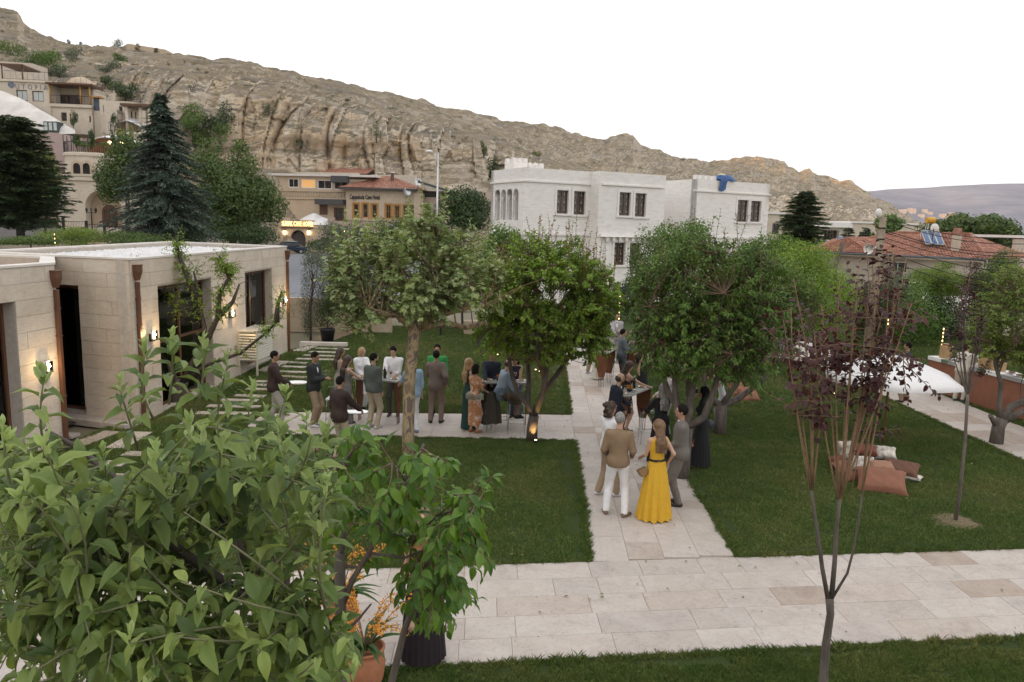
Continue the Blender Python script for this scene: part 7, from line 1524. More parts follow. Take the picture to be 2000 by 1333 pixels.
def near_cherry():
 rnd=random.Random(23);Y=4.1;b=D(700,2250,Y);b.z=0;R=thing('cherry_tree',b,'young cherry tree with drooping glossy leaves in the foreground beside the orchid pot','tree')
 A=PX([(690,1900),(668,1333),(665,1200),(664,1080)],Y);A[0].z=0;B_=[Vector((D(745,1400,Y+.1).x,Y+.1,0)),D(765,1333,Y+.1),D(790,1230,Y+.1),D(815,1170,Y+.1),D(835,1100,Y+.1)]
 for l,rr in((A,[.042,.036,.033,.03]),(B_,[.03,.024,.02,.016,.012])):m=MB();m.tube(l,rr,10);m.build('trunk',M_BARK,R)
 limbs=[(PX([(666,1190),(690,1130),(720,1080),(745,1030),(790,960),(815,900),(828,868)],Y),.018),(PX([(664,1110),(672,1040),(660,980),(650,920),(600,880)],Y),.016),(PX([(745,1030),(800,1060),(850,1010),(900,990)],Y),.012),(PX([(660,1105),(700,1108),(730,1080)],Y),.012),(PX([(680,1230),(700,1210),(725,1180)],Y),.012),(PX([(720,1080),(790,1090),(840,1070),(870,1030)],Y),.010),(PX([(835,1100),(870,1080),(920,1000),(940,945)],Y),.008),(PX([(650,930),(690,880),(700,840)],Y),.010),(PX([(795,945),(780,920),(760,900)],Y),.009)]
 lp=[]
 for l,r in limbs:m=MB();m.tube(l,list(np.linspace(r,r*.45,len(l))),7);m.build('limb',M_BARK,R);lp+=[l[i].lerp(l[i+1],k/4)for i in range(len(l)-1)for k in range(4)]
 lp+=B_[3:];P=[];Dd=[];U=[];S=[];m=MB()
 tips=[(700,825),(740,850),(660,860),(620,850),(590,880),(720,890),(650,920),(700,930),(620,960),(680,980),(640,1030),(600,940),(700,1030),(665,960),(560,900),(735,930),(820,880),(800,900),(835,920),(790,940),(760,960),(870,910),(850,940),(880,950),(935,930),(955,940),(930,980),(900,970),(915,1020),(890,1010),(860,1000),(830,1010),(790,1020),(760,1040),(870,1040),(900,1060),(930,1050),(840,1060),(810,1080),(860,1090),(890,1100),(830,1120),(800,1130),(850,1150),(820,1180),(870,1180),(900,1130),(910,1170),(925,1165),(860,1210),(880,1230),(830,1230),(790,1170),(740,1000),(780,990),(720,990),(750,1080),(800,1050),(940,1080),(950,1110),(810,970),(850,970)]
 for(px,py)in tips:
  for rep in range(2):
   t=D(px+rnd.uniform(-14,14),py+rnd.uniform(-12,12),Y+rnd.uniform(-.45,.45));s=min(rnd.sample(lp,16),key=lambda q:(q-t).length);L=(t-s).length
   if L>.4:s2=t.lerp(s,.36/L);m.tube(curve_pts(s,s2,3,.08,rnd,-.03),[.006,.005,.005,.004],5);s=s2
   shoot(m,s,t,rnd.randint(6,9),.128,rnd,P,Dd,U,S,r=.003,spread=1.0,droop=.75,upmix=.6,start=.3,bend=.05)
 o=m.build('twigs',M_TWIG,R);o['kind']='stuff'
 tm=[leaf_fg(.36,.30,.35,.02,k,.13)for k in range(3)]+[leaf_fg(.34,.5,.4,.02,k+3,.13)for k in range(2)]
 add_leaves(R,tm,P,Dd,U,S,M_FGC_L,300)
near_cherry()
def purple_plum():
 rnd=random.Random(31);Y=7.15;b=Vector((G(1600,1400).x,Y,0));R=thing('purple_plum_tree',b,'slender purple leaved plum tree in the right foreground with straight tan shoots','tree')
 fk=D(1620,1168,Y);m=MB();m.tube([b,D(1608,1333,Y),D(1613,1260,Y),D(1622,1200,Y),fk],[.05,.046,.04,.037,.04],10);m.build('trunk',M_BARK,R)
 limbs=[(PX([(1617,1170),(1606,1110),(1598,1050),(1590,1000),(1585,960)],Y),.024),(PX([(1624,1168),(1630,1100),(1634,1030),(1640,975)],Y),.028),(PX([(1628,1165),(1655,1120),(1668,1070),(1678,1010),(1684,965)],Y),.014)]
 for l,r in limbs:m=MB();m.tube(l,list(np.linspace(r,r*.62,len(l))),8);m.build('limb',M_BARK,R)
 P=[];Dd=[];U=[];S=[]
 sh=[((1584,955),(1530,720)),((1585,955),(1560,740)),((1586,955),(1572,770)),((1587,958),(1610,700)),((1588,955),(1607,830)),((1583,957),(1545,690)),((1638,975),(1605,690)),((1640,975),(1650,760)),((1642,975),(1690,730)),((1640,972),(1722,620)),((1643,975),(1725,700)),((1645,972),(1760,650)),((1640,975),(1640,640)),((1642,972),(1665,560)),((1642,972),(1718,530)),((1684,962),(1770,600)),((1586,955),(1550,640)),((1684,965),(1700,830)),((1684,960),(1735,520)),((1644,970),(1710,560)),((1644,970),(1700,770)),((1636,975),(1590,740)),((1642,968),(1680,600)),((1640,972),(1780,690)),((1684,960),(1740,760))]
 m=MB()
 for i,(a,c)in enumerate(sh):
  s=D(*a,Y);t=D(c[0],c[1]-(95 if c[1]>560 else 25),Y+rnd.uniform(-.5,.5));pts=curve_pts(s,t,6,.03,rnd);m.tube(pts,[.010,.009,.008,.007,.006,.005,.003],6)
  f0=.42 if c[1]<700 else .45;up_=[pts[0].lerp(pts[-1],f0)]+pts[4:]
  a_,b_,c_,d_=twig_leaves([up_],.092,17,rnd,1.25,.45,0,.5);P+=a_;Dd+=b_;U+=c_;S+=d_
  for k in range(4):
   f=rnd.uniform(f0,1)*6;j=min(int(f),5);q=pts[j].lerp(pts[j+1],f-j);e=q+Vector((rnd.gauss(0,.25),rnd.gauss(0,.25),rnd.uniform(-.1,.28)));m.tube([q,e],[.003,.002],4);a_,b_,c_,d_=twig_leaves([[q,e]],.09,rnd.randint(7,11),rnd,1.2,.5,.2,.5);P+=a_;Dd+=b_;U+=c_;S+=d_
 for(a,c)in(((1722,640),(1716,440)),((1690,640),(1690,470)),((1740,640),(1742,480)),((1650,680),(1625,560)),((1700,640),(1652,515)),((1735,580),(1712,500)),((1760,700),(1835,775)),((1640,700),(1520,690)),((1700,620),(1685,540)),((1740,640),(1765,540)),((1660,980),(1740,690)),((1722,560),(1722,480)),((1750,680),(1800,720)),((1765,690),(1775,790))):
  s,t=D(*a,Y),D(*c,Y);pts=curve_pts(s,t,5,.07,rnd);m.tube(pts,[.005,.005,.004,.004,.003,.002],5);a_,b_,c_,d_=twig_leaves([pts],.085,11,rnd,1.2,.3,.3,.5);P+=a_;Dd+=b_;U+=c_;S+=d_
 o=m.build('shoots',M_TWIGY,R);o['kind']='stuff'
 add_leaves(R,[leaf_fg(.62,.35,.35,.03,k,.1,4)for k in range(3)],P,Dd,U,S,M_PU_L,300)
 Y=12.56;b=Vector((7.77,Y,0));R=thing('purple_plum_tree',b,'second slim plum tree with bare grey stem on the right lawn','tree');m=MB();m.tube([b,D(1875,960,Y),D(1885,860,Y),D(1890,770,Y)],[.035,.03,.026,.026],8);m.build('trunk',M_BARK,R);m=MB();P=[];Dd=[];U=[];S=[]
 for c in((1850,640),(1868,600),(1880,560),(1895,530),(1905,570),(1918,620),(1935,700),(1875,640),(1925,600)):
  pts=curve_pts(D(1890,772,Y),D(*c,Y+rnd.uniform(-.2,.2)),6,.05,rnd);m.tube(pts,[.014,.012,.010,.009,.008,.006,.003],6);a_,b_,c_,d_=twig_leaves([pts[3:]],.07,34,rnd,1.1,.35,0,.5);P+=a_;Dd+=b_;U+=c_;S+=d_
  for k in range(5):
   q=pts[rnd.randint(3,5)];e=q+Vector((rnd.gauss(0,.1),rnd.gauss(0,.1),.12));a_,b_,c_,d_=twig_leaves([[q,e]],.07,9,rnd,1.1,.35);P+=a_;Dd+=b_;U+=c_;S+=d_
 o=m.build('shoots',M_BARK,R);o['kind']='stuff';add_leaves(R,[leaf_mid(.6,.3,.2)],P,Dd,U,S,M_PU_L,60)
 m=MB();P=[[b+Vector((math.cos(k/16*6.283)*r_*(1+.12*math.sin(k*2.3)),math.sin(k/16*6.283)*r_,z))for k in range(17)]for r_,z in((.01,.062),(.25,.058),(.42,.035))];m.grid(P);o_=m.build('tree_pit',simple('dry_soil',(.16,.12,.07),.95,scale=30));tag(o_,kind='structure')
purple_plum()
# ------------------------------------------------------------------ people: smooth signed-distance figures meshed with surface nets
def surf_nets(D,org,h):
 S=D<0;nx,ny,nz_=D.shape
 c=[S[i:nx-1+i,j:ny-1+j,k:nz_-1+k]for i in(0,1)for j in(0,1)for k in(0,1)]
 n=sum(x.astype(np.int8)for x in c);M=(n>0)&(n<8);idx=-np.ones(M.shape,int);I=np.argwhere(M);idx[M]=np.arange(len(I))
 acc=np.zeros((len(I),3));cnt=np.zeros(len(I));off=[(i,j,k)for i in(0,1)for j in(0,1)for k in(0,1)]
 val=[D[I[:,0]+o[0],I[:,1]+o[1],I[:,2]+o[2]]for o in off]
 for a in range(8):
  for b in range(a+1,8):
   d=[off[b][q]-off[a][q]for q in range(3)]
   if sum(abs(x)for x in d)!=1:continue
   va,vb=val[a],val[b];cr=(va<0)!=(vb<0);t=np.where(cr,va/(va-vb+1e-12),0)
   for q in range(3):acc[:,q]+=np.where(cr,off[a][q]+t*d[q],0)
   cnt+=cr
 V=(I+acc/np.maximum(cnt,1)[:,None])*h+org;F=[]
 for ax in range(3):
  sl0=[slice(None)]*3;sl1=[slice(None)]*3;sl0[ax]=slice(0,-1);sl1[ax]=slice(1,None);E=S[tuple(sl0)]!=S[tuple(sl1)]
  P=np.argwhere(E);o1,o2=[q for q in range(3)if q!=ax];ok=(P[:,o1]>0)&(P[:,o2]>0)&(P[:,o1]<D.shape[o1]-1)&(P[:,o2]<D.shape[o2]-1);P=P[ok]
  def at(a,b):Q=P.copy();Q[:,o1]-=a;Q[:,o2]-=b;return idx[Q[:,0],Q[:,1],Q[:,2]]
  q=np.stack([at(0,0),at(1,0),at(1,1),at(0,1)],1);fl=S[tuple(P.T)]
  if ax==1:fl=~fl
  q[fl]=q[fl][:,::-1];F.append(q)
 F=np.concatenate(F);F=F[(F>=0).all(1)];return V,F[:,::-1]
class SDF:
 def __init__(s):s.p=[]
 def cone(s,a,b,ra,rb,k=.03,sub=False):s.p.append(('c',np.array(tuple(a),float),np.array(tuple(b),float),ra,rb,k,sub));return s
 def ell(s,c,r,k=.03,R=None,sub=False):s.p.append(('e',np.array(tuple(c),float),np.array(tuple(r),float),R,None,k,sub));return s
 def clip(s,pt,n):s.p.append(('p',np.array(tuple(pt),float),np.array(tuple(n),float),0,0,0,True));return s
 def mesh(s,h,fold=0.0,seed=0,fz=1.0):
  lo=[];hi=[]
  for t,a,b,ra,rb,k,sub in s.p:
   if sub or t=='p':continue
   if t=='c':r=max(ra,rb);lo.append(np.minimum(a,b)-r);hi.append(np.maximum(a,b)+r)
   else:r=b.max();lo.append(a-r);hi.append(a+r)
  lo=np.min(lo,0)-.04;hi=np.max(hi,0)+.04;N_=np.ceil((hi-lo)/h).astype(int)+1;D_=np.full(N_,.3,np.float32)
  ax=[lo[q]+np.arange(N_[q])*h for q in range(3)]
  for t,a,b,ra,rb,k,sub in s.p:
   pad=.05
   if t=='p':
    X,Y,Z=np.meshgrid(*ax,indexing='ij');d=(X-a[0])*b[0]+(Y-a[1])*b[1]+(Z-a[2])*b[2];D_[:]=np.maximum(D_,d);continue
   if t=='c':r=max(ra,rb)+pad;l=np.minimum(a,b)-r;u=np.maximum(a,b)+r
   else:r=b.max()+pad;l=a-r;u=a+r
   i0=np.maximum(((l-lo)/h).astype(int),0);i1=np.minimum(((u-lo)/h).astype(int)+2,N_)
   if(i1<=i0).any():continue
   X,Y,Z=np.meshgrid(*[ax[q][i0[q]:i1[q]]for q in range(3)],indexing='ij')
   if t=='c':
    ab=b-a;L2=(ab**2).sum()+1e-9;tt=np.clip(((X-a[0])*ab[0]+(Y-a[1])*ab[1]+(Z-a[2])*ab[2])/L2,0,1)
    d=np.sqrt((X-a[0]-tt*ab[0])**2+(Y-a[1]-tt*ab[1])**2+(Z-a[2]-tt*ab[2])**2)-(ra+(rb-ra)*tt)
   else:
    x,y,z=X-a[0],Y-a[1],Z-a[2]
    if ra is not None:Rm=np.array(ra);x,y,z=(Rm[0][0]*x+Rm[1][0]*y+Rm[2][0]*z),(Rm[0][1]*x+Rm[1][1]*y+Rm[2][1]*z),(Rm[0][2]*x+Rm[1][2]*y+Rm[2][2]*z)
    k0=np.sqrt((x/b[0])**2+(y/b[1])**2+(z/b[2])**2);k1=np.sqrt((x/b[0]**2)**2+(y/b[1]**2)**2+(z/b[2]**2)**2)+1e-9;d=k0*(k0-1)/k1
   sl=tuple(slice(i0[q],i1[q])for q in range(3));o=D_[sl]
   if sub:D_[sl]=np.maximum(o,-d)
   else:
    hh=np.maximum(k-np.abs(o-d),0)/k;D_[sl]=np.minimum(o,d)-hh*hh*k*.25
  V,F=surf_nets(D_,lo,h)
  if fold>0:
   e=h;i=np.clip(((V-lo)/h).astype(int),1,np.array(D_.shape)-2);g=np.stack([D_[i[:,0]+1,i[:,1],i[:,2]]-D_[i[:,0]-1,i[:,1],i[:,2]],D_[i[:,0],i[:,1]+1,i[:,2]]-D_[i[:,0],i[:,1]-1,i[:,2]],D_[i[:,0],i[:,1],i[:,2]+1]-D_[i[:,0],i[:,1],i[:,2]-1]],1);g/=np.linalg.norm(g,axis=1,keepdims=True)+1e-6
   x,y,z=V.T;sd=seed*1.7
   w=np.sin(17*x+9*fz*z+3*np.sin(7*z+sd)+sd)*.5+np.sin(31*y-15*fz*z+2.5*np.sin(11*x+sd))*.35+np.sin(23*z*fz+14*x+9*y+sd*2)*.4
   V=V+g*(w*fold)[:,None]
  return V,F
def ik(a,c,l1,l2,pole):
 a=Vector(a);c=Vector(c);d=c-a;L=min(d.length,(l1+l2)*.995);u=d.normalized();c=a+u*L;x=(l1*l1-l2*l2+L*L)/(2*L);hgt=math.sqrt(max(l1*l1-x*x,0));p=Vector(pole);p=(p-u*p.dot(u)).normalized();return a+u*x+p*hgt,c
SKIN={}
def skin(tone):
 if tone not in SKIN:
  c={'l':(.50,.31,.22),'m':(.40,.225,.145),'d':(.25,.13,.08)}[tone];m=simple('skin_'+tone,c,.5,var=.08,scale=14);SKIN[tone]=m
 return SKIN[tone]
M_HAIRB=simple('hair_black',(.010,.008,.007),.8,spec=.15,bmp=.5,bscale=90);M_HAIRN=simple('hair_brown',(.045,.025,.015),.5,var=.4,scale=30,bmp=.5,bscale=90);M_HAIRBL=simple('hair_blond',(.34,.22,.11),.5,var=.35,scale=22,bmp=.5,bscale=90);M_HAIRG=simple('hair_grey',(.22,.21,.20),.5,var=.5,scale=30,bmp=.5,bscale=90)
M_HAIRLB=simple('hair_light_brown',(.16,.09,.045),.5,var=.45,scale=22,bmp=.5,bscale=90);M_HAIRW=simple('hair_white',(.50,.48,.44),.5,var=.2,scale=30)
M_EYE=simple('eye_dark',(.015,.01,.008),.2);M_MOUTH=simple('mouth',(.30,.11,.09),.5)
CL={}
def cloth(name,col,var=.1,rough=.85,scale=9,bm=.25):
 if name not in CL:CL[name]=simple('cloth_'+name,col,rough,var=var,scale=scale,bmp=bm,bscale=160)
 return CL[name]
def small_mesh(name,fn):
 m=MB();fn(m);return m.mesh(name)
EYE_ME=small_mesh('eye',lambda m:m.ball((0,0,0),.011,8,5,(1.3,.6,.8)));EYE_ME.materials.append(M_EYE)
MOUTH_ME=small_mesh('mouth',lambda m:m.ball((0,0,0),.018,8,5,(1.2,.45,.3)));MOUTH_ME.materials.append(M_MOUTH)
def loft_skirt(prof,folds,amp,seg=72,seed=1,cx=0,cy=0):
 """prof: (z, rx, ry, cy) from waist to hem"""
 P=[];r=random.Random(seed);ph=[r.uniform(0,6.28)for _ in range(4)];n=len(prof)
 for i,(z,rx,ry,oy)in enumerate(prof):
  t=i/(n-1);row=[]
  for k in range(seg+1):
   a=2*math.pi*k/seg;w=1+amp*t*(math.sin(folds*a+ph[0]+.8*math.sin(2*a+t*2))+.45*math.sin(folds*1.7*a+ph[1]+t*1.5));row.append((cx+math.cos(a)*rx*w,cy+oy+math.sin(a)*ry*w,z+(amp*.12*t*math.sin(folds*a+ph[2])if i==n-1 else 0)))
  P.append(row)
 return P
NP=[0]
def person(label,pos,face,h=1.75,sex='m',tone='m',hair=('short',None),top=('shirt',None),bottom=('trousers',None),shoes=None,arms=None,feet=None,lean=0.0,turn=0.0,nod=0.0,seat=None,res=None,group='guests at the garden party',sleeves='long',extra=None,inner=None,twist=0,beard=None,cat='person',tuck=False,name='person'):
 NP[0]+=1;sd=NP[0];s=h/1.75;f=sex=='f';z0=.034;R=thing(name,(pos[0],pos[1],z0 if len(pos)<3 else pos[2]),label,cat,group,rz=-rad(face));res=res or(.0145 if pos[1]<14.2 else(.0175 if pos[1]<20 else .0205))
 hipz=(seat if seat else .93*s);T=Matrix.Translation((0,0,hipz))@Matrix.Rotation(-rad(lean),4,'X')@Matrix.Rotation(rad(twist),4,'Z');tv=lambda x,y,z:T@Vector((x*s,y*s,(z-.93)*s))
 sw=.150 if f else .172;HM=T@Matrix.Translation((0,.005*s,.60*s))@Matrix.Rotation(-rad(turn),4,'Z')@Matrix.Rotation(-rad(nod),4,'X');hv=lambda x,y,z:HM@Vector((x*s,y*s,z*s))
 R3=[list(r)for r in(HM.to_3x3())];TR=[list(r)for r in T.to_3x3()]
 sh=[tv(-sw,0,1.41),tv(sw,0,1.41)];arms=arms or('down','down');AP={'down':(.235,.03,.76),'pocket':(.20,.06,.88),'glass':(.06,.30,1.16),'glasslow':(.13,.30,1.03),'table':(.14,.44,1.08),'tray':(.20,.36,1.05),'hip':(.24,.02,.98),'face':(.06,.20,1.50),'cam':(.07,.17,1.53),'wave':(.30,.28,1.30),'back':(.10,-.18,.95),'reach':(.22,.58,1.10),'clasp':(.03,.24,1.00),'chestout':(.16,.34,1.24),'lap':(.12,.38,.98)}
 el=[];wr=[]
 for i,a in enumerate(arms):
  sg=(-1,1)[i];q=AP[a]if isinstance(a,str)else a;q=Vector((q[0]*sg,q[1],q[2]));w=tv(*q)if not(isinstance(a,tuple)and len(a)>3)else Vector(q)*s
  e,w=ik(sh[i],w,.285*s,.255*s,Vector((sg*.32,-.8,-.5)));el.append(e);wr.append(w)
 hx=.085*s;hp=[T@Vector((-hx,0,-.02*s)),T@Vector((hx,0,-.02*s))];feet=feet or[(-.10,.0,0),(.10,.02,8)];kn=[];an=[]
 for i,q in enumerate(feet):
  a=Vector((q[0]*s,q[1]*s-.02,.085*s+(q[3]if len(q)>3 else 0)));k_,a=ik(hp[i],a,.44*s,.425*s,Vector(((-1,1)[i]*.12,1,0)));kn.append(k_);an.append(a)
 legs=bottom[0]if bottom[0]!='dress' else 'dress'
 def torso(B,g,bust=True,z_lo=None):
  B.ell(tv(0,.0,1.30),((.150 if f else .170)*s+g,(.092 if f else .108)*s+g,.17*s+g),.05,TR);B.ell(tv(0,.005,1.10),((.115 if f else .145)*s+g,(.085 if f else .108)*s+g,.16*s+g),.06,TR);B.ell(tv(0,-.005,.95),((.158 if f else .155)*s+g,(.112 if f else .112)*s+g,.12*s+g),.05,TR)
  B.cone(tv(-sw+.03,-.005,1.395),tv(sw-.03,-.005,1.395),.056*s+g,.056*s+g,.05)
  if f and bust:
   for sx in(-1,1):B.ell(tv(sx*.068,.075,1.275),(.058*s+g*.5,)*3,.04)
 def armp(B,g,t1=1.0,ra=(.050,.040,.036,.026)):
  k=.86 if f else 1.0
  for i in(0,1):B.cone(sh[i],el[i],ra[0]*s*k+g,ra[1]*s*k+g,.03)
  if t1>0:
   for i in(0,1):B.cone(el[i],el[i].lerp(wr[i],t1),ra[2]*s*k+g,ra[3]*s*k+g*1.0,.02)
# --- body
 B=SDF();torso(B,0);armp(B,0);B.cone(tv(0,-.005,1.42),hv(0,.01,.06),.052*s*(.88 if f else 1),.050*s*(.88 if f else 1),.035)
 B.ell(hv(0,.008,.135),(.073*s,.093*s,.100*s),.02,R3);B.ell(hv(0,.035,.075),(.052*s,.058*s,.062*s),.03,R3);B.cone(hv(0,.095,.135),hv(0,.112,.112),.009*s,.014*s,.012);B.ell(hv(0,.085,.055),(.022*s,.018*s,.016*s),.02,R3)
 for sx in(-1,1):B.ell(hv(sx*.074,.002,.118),(.010*s,.020*s,.030*s),.01,R3);B.ell(hv(sx*.03,.088,.152),(.026*s,.012*s,.008*s),.012,R3)
 q_=.80 if legs=='trousers' else 1
 for i in(0,1):
  B.cone(hp[i],kn[i],.078*s*q_,.052*s*q_,.04);B.cone(kn[i],kn[i].lerp(an[i],.35)+Vector((0,-.008,0)),.050*s*q_,.054*s*q_,.03);B.cone(kn[i].lerp(an[i],.35)+Vector((0,-.008,0)),an[i],.052*s*q_,.034*s,.03);fa=rad(-feet[i][2]);fd=Vector((-math.sin(fa),math.cos(fa),0));B.cone(an[i]+Vector((0,0,-.05*s))-fd*.03*s,an[i]+Vector((0,0,-.06*s))+fd*.14*s,.034*s,.026*s,.02)
 hd=[]
 for i in(0,1):d=(wr[i]-el[i]).normalized();hd.append(d);B.cone(wr[i],wr[i]+d*.055*s,.024*s,.032*s,.02)
 V,F=B.mesh(res);V=V.tolist();F=F.tolist();fm=MB()
 for i in(0,1):
  d=hd[i];side=d.cross(Vector((0,0,1)));side=side.normalized()if side.length>.2 else Vector((0,1,0))if abs(d.z)>.9 else Vector((1,0,0));cu=side.cross(d).normalized()*(-1);cu=-cu if cu.z>0 and abs(d.z)<.9 else cu
  for j,L in enumerate((.062,.072,.067,.052)):b=wr[i]+d*.07*s+side*(j-1.5)*.017*s;m1=b+(d*.8+cu*.35)*L*.55*s;fm.tube([b-d*.02,m1,m1+(d*.45+cu*.8)*L*.5*s],[.0095*s,.009*s,.007*s],5)
  b=wr[i]+d*.03*s-side*.026*s*(1 if i else-1)*1;m1=b+(d*.6-side*(.7 if i else-.7))*.035*s;fm.tube([b,m1,m1+(d*.9+cu*.3)*.03*s],[.012*s,.010*s,.008*s],5)
 n=len(V);V+=[tuple(v)for v in fm.v];F+=[tuple(q+n for q in f_)for f_ in fm.f];me=mesh_np('body',np.array(V),F,smooth=True);link('body',me,R,skin(tone))
 for sx in(-1,1):o=link('eye',EYE_ME,R);o.matrix_local=Matrix.Translation(hv(sx*.030,.093,.135))@HM.to_3x3().to_4x4()@Matrix.Scale(s,4)
 o=link('mouth',MOUTH_ME,R);o.matrix_local=Matrix.Translation(hv(0,.098,.078))@HM.to_3x3().to_4x4()@Matrix.Scale(s,4)
 def add(nm,B,mat,fold=.004,par=R,fz=1.0):V,F=B.mesh(res,fold,sd,fz);return link(nm,mesh_np(nm,V,F,smooth=True),par,mat)
# --- trousers / legs
 if legs in('trousers','shorts'):
  B=SDF();g=.014;B.ell(T@Vector((0,-.005*s,.02*s)),(.155*s+g,.112*s+g,.13*s+g),.05,TR)
  for i in(0,1):B.cone(hp[i],kn[i],.085*s+g,.064*s+g,.04);B.cone(kn[i],an[i]+Vector((0,0,-.015)),.062*s+g,.052*s+(.006 if legs=='trousers' else .0),.04)
  if seat is None:B.clip((0,0,.055),(0,0,-1));
  if seat is None:B.clip((0,0,1.02*s),(0,0,1))
  add('trousers',B,bottom[1],.006,fz=.55)
# --- tops
 k=top[0]
 if k in('shirt','blazer','tee','sweater'):
  B=SDF();g={'shirt':.018,'tee':.016,'blazer':.030,'sweater':.026}[k];torso(B,g,True);armp(B,g*.9,{'long':.90,'rolled':.30,'short':0}[sleeves],(.050,.044,.040,.032));B.cone(tv(0,-.012,1.43),tv(0,-.008,1.47),.058*s+g*.3,.05*s+g*.35,.02)
  if not tuck:
   lo=.82 if k=='blazer' else .86;B.ell(tv(0,-.004,.93),(.172*s+g,.124*s+g,.20*s),.05,TR);p=tv(0,0,lo);nrm=T.to_3x3()@Vector((0,0,-1));
   if seat is None:B.clip(p,nrm)
  if k=='blazer' or(inner is not None):
   B.cone(tv(0,.175,1.47),tv(0,.165,1.14),.088*s,.032,.01,sub=True)
  add(k if k not in('tee',)else 'shirt',B,top[1],.0055 if k!='blazer' else .004)
  if inner is not None:
   B=SDF();torso(B,.012);B.cone(tv(0,.0,1.43),tv(0,.012,1.475),.057*s,.054*s,.02);B.clip(tv(0,0,.95),T.to_3x3()@Vector((0,0,-1)));add('shirt',B,inner,.002)
   if k=='blazer':
    for i in(0,1):d=(wr[i]-el[i]).normalized();m=MB();m.tube([wr[i]-d*.035,wr[i]-d*.004],[.036*s,.036*s],8);m.build('cuff',inner,R,local=True)
  elif k=='shirt':
   m=MB();c=tv(0,0,1.465);m.tube([c+(T.to_3x3()@Vector((math.cos(a)*.062*s,math.sin(a)*.062*s,.012*math.sin(a))))for a in[q*math.pi/6+math.pi/2+.3 for q in range(12)]],.012,5);m.build('collar',top[1],R,local=True)
 if k in('tank','gown','oneshoulder','strap'):
  B=SDF();torso(B,.014);
  if k=='tank':B.cone(tv(-sw+.02,0,1.40),tv(sw-.02,0,1.40),.05*s,.05*s,.03)
  if k in('gown','strap'):B.ell(tv(0,-.14,1.40),(.075*s,.11*s,.22*s),.01,TR,sub=True);B.ell(tv(0,.13,1.46),(.06*s,.10*s,.14*s),.01,TR,sub=True)
  if k=='oneshoulder':B.clip(tv(0,0,1.38),(Matrix.Rotation(rad(35),4,'Y')@Vector((0,0,1))))
  else:B.clip(tv(0,0,1.445),(0,0,1))
  for i in(0,1):B.cone(sh[i]+(sh[i]-tv(0,0,1.41))*.12+Vector((0,0,-.005)),sh[i]+(sh[i]-tv(0,0,1.41))*.5-Vector((0,0,.08)),.062*s if k!='tank' else .05*s,.06*s,.01,sub=True)
  B.clip(tv(0,0,.98),(0,0,-1));add('bodice' if k!='tank' else 'top',B,top[1],.003)
 if legs in('skirt','dress','flare','pleated','midi','short_skirt','robe'):
  hem={'skirt':.10,'dress':.03,'flare':.02,'pleated':.06,'midi':.20,'short_skirt':.48,'robe':.05}[legs];w={'skirt':.22,'dress':.19,'flare':.295,'pleated':.25,'midi':.17,'short_skirt':.21,'robe':.26}[legs];fo={'skirt':9,'dress':7,'flare':13,'pleated':22,'midi':6,'short_skirt':9,'robe':8}[legs];am={'skirt':.07,'dress':.05,'flare':.10,'pleated':.05,'midi':.03,'short_skirt':.07,'robe':.07}[legs]
  wz=1.06*s if f else 1.0*s;pr=[(wz,.128*s,.100*s,0),(.98*s,.165*s,.125*s,0),(.90*s,.178*s,.138*s,0)]
  for q in range(1,9):t=q/8;pr.append((lerp(.90*s,hem,t),lerp(.178,w,t**(.8 if legs!='dress' else 2.2))*s,lerp(.138,w*.9,t**(.8 if legs!='dress' else 2.2))*s,0))
  m=MB();P=loft_skirt(pr,fo,am,88,sd);m.grid(P,flip=False);m.build('skirt',bottom[1],R,local=True)
# --- shoes
 sm=shoes or cloth('shoe_black',(.02,.018,.017),rough=.5)
 for i in(0,1):
  if sm=='none':break
  fa=rad(-feet[i][2]);fd=Vector((-math.sin(fa),math.cos(fa),0));a=an[i];B=SDF();B.cone(a+Vector((0,0,-.045*s))-fd*.035*s,a+Vector((0,0,-.055*s))+fd*.05*s,.042*s,.036*s,.02);B.cone(a+Vector((0,0,-.055*s))+fd*.05*s,a+Vector((0,0,-.062*s))+fd*.155*s,.036*s,.028*s,.02);B.clip((0,0,a.z-.088*s),(0,0,-1));add('shoe',B,sm,0)
# --- hair
 hk,hm=hair
 if hk and hk!='bald':
  B=SDF();B.ell(hv(0,-.008,.150),(.084*s,.100*s,.102*s),.02,R3);B.ell(hv(0,.105,.085),(.066*s,.068*s,.095*s),.01,R3,sub=True)
  if hk=='short':B.clip(hv(0,0,.068),(HM.to_3x3()@Vector((0,.5,-.87))))
  if hk=='long':
   for sx in(-1,1):B.cone(hv(sx*.062,-.01,.13),hv(sx*.075,-.035,-.02),.030*s,.034*s,.03)
   B.cone(hv(0,-.05,.12),tv(0,-.105,1.36),.070*s,.075*s,.05)
   for sx in(-.06,0,.06):B.cone(tv(sx,-.105,1.40),tv(sx*1.3,-.125,1.22+.02*math.sin(sx*80)),.048*s,.028*s,.04)
  if hk=='bob':
   for sx in(-1,1):B.cone(hv(sx*.06,-.005,.13),hv(sx*.075,-.01,.03),.036*s,.036*s,.03)
   B.cone(hv(0,-.05,.13),hv(0,-.06,.02),.066*s,.060*s,.04)
  if hk=='curly':
   rr=random.Random(sd)
   for q in range(26):B.ell(hv(rr.uniform(-.085,.085),rr.uniform(-.12,.0),rr.uniform(-.05,.22)),(.04*s,)*3,.02)
  add('hair',B,hm,.004 if hk!='short' else .002,fz=1.6)
 elif hk=='bald':
  B=SDF();B.ell(hv(0,-.012,.115),(.079*s,.094*s,.075*s),.02,R3);B.ell(hv(0,.085,.12),(.09*s,.08*s,.13*s),.01,R3,sub=True);B.ell(hv(0,.0,.215),(.10*s,.12*s,.065*s),.01,R3,sub=True);add('hair',B,hm,.001)
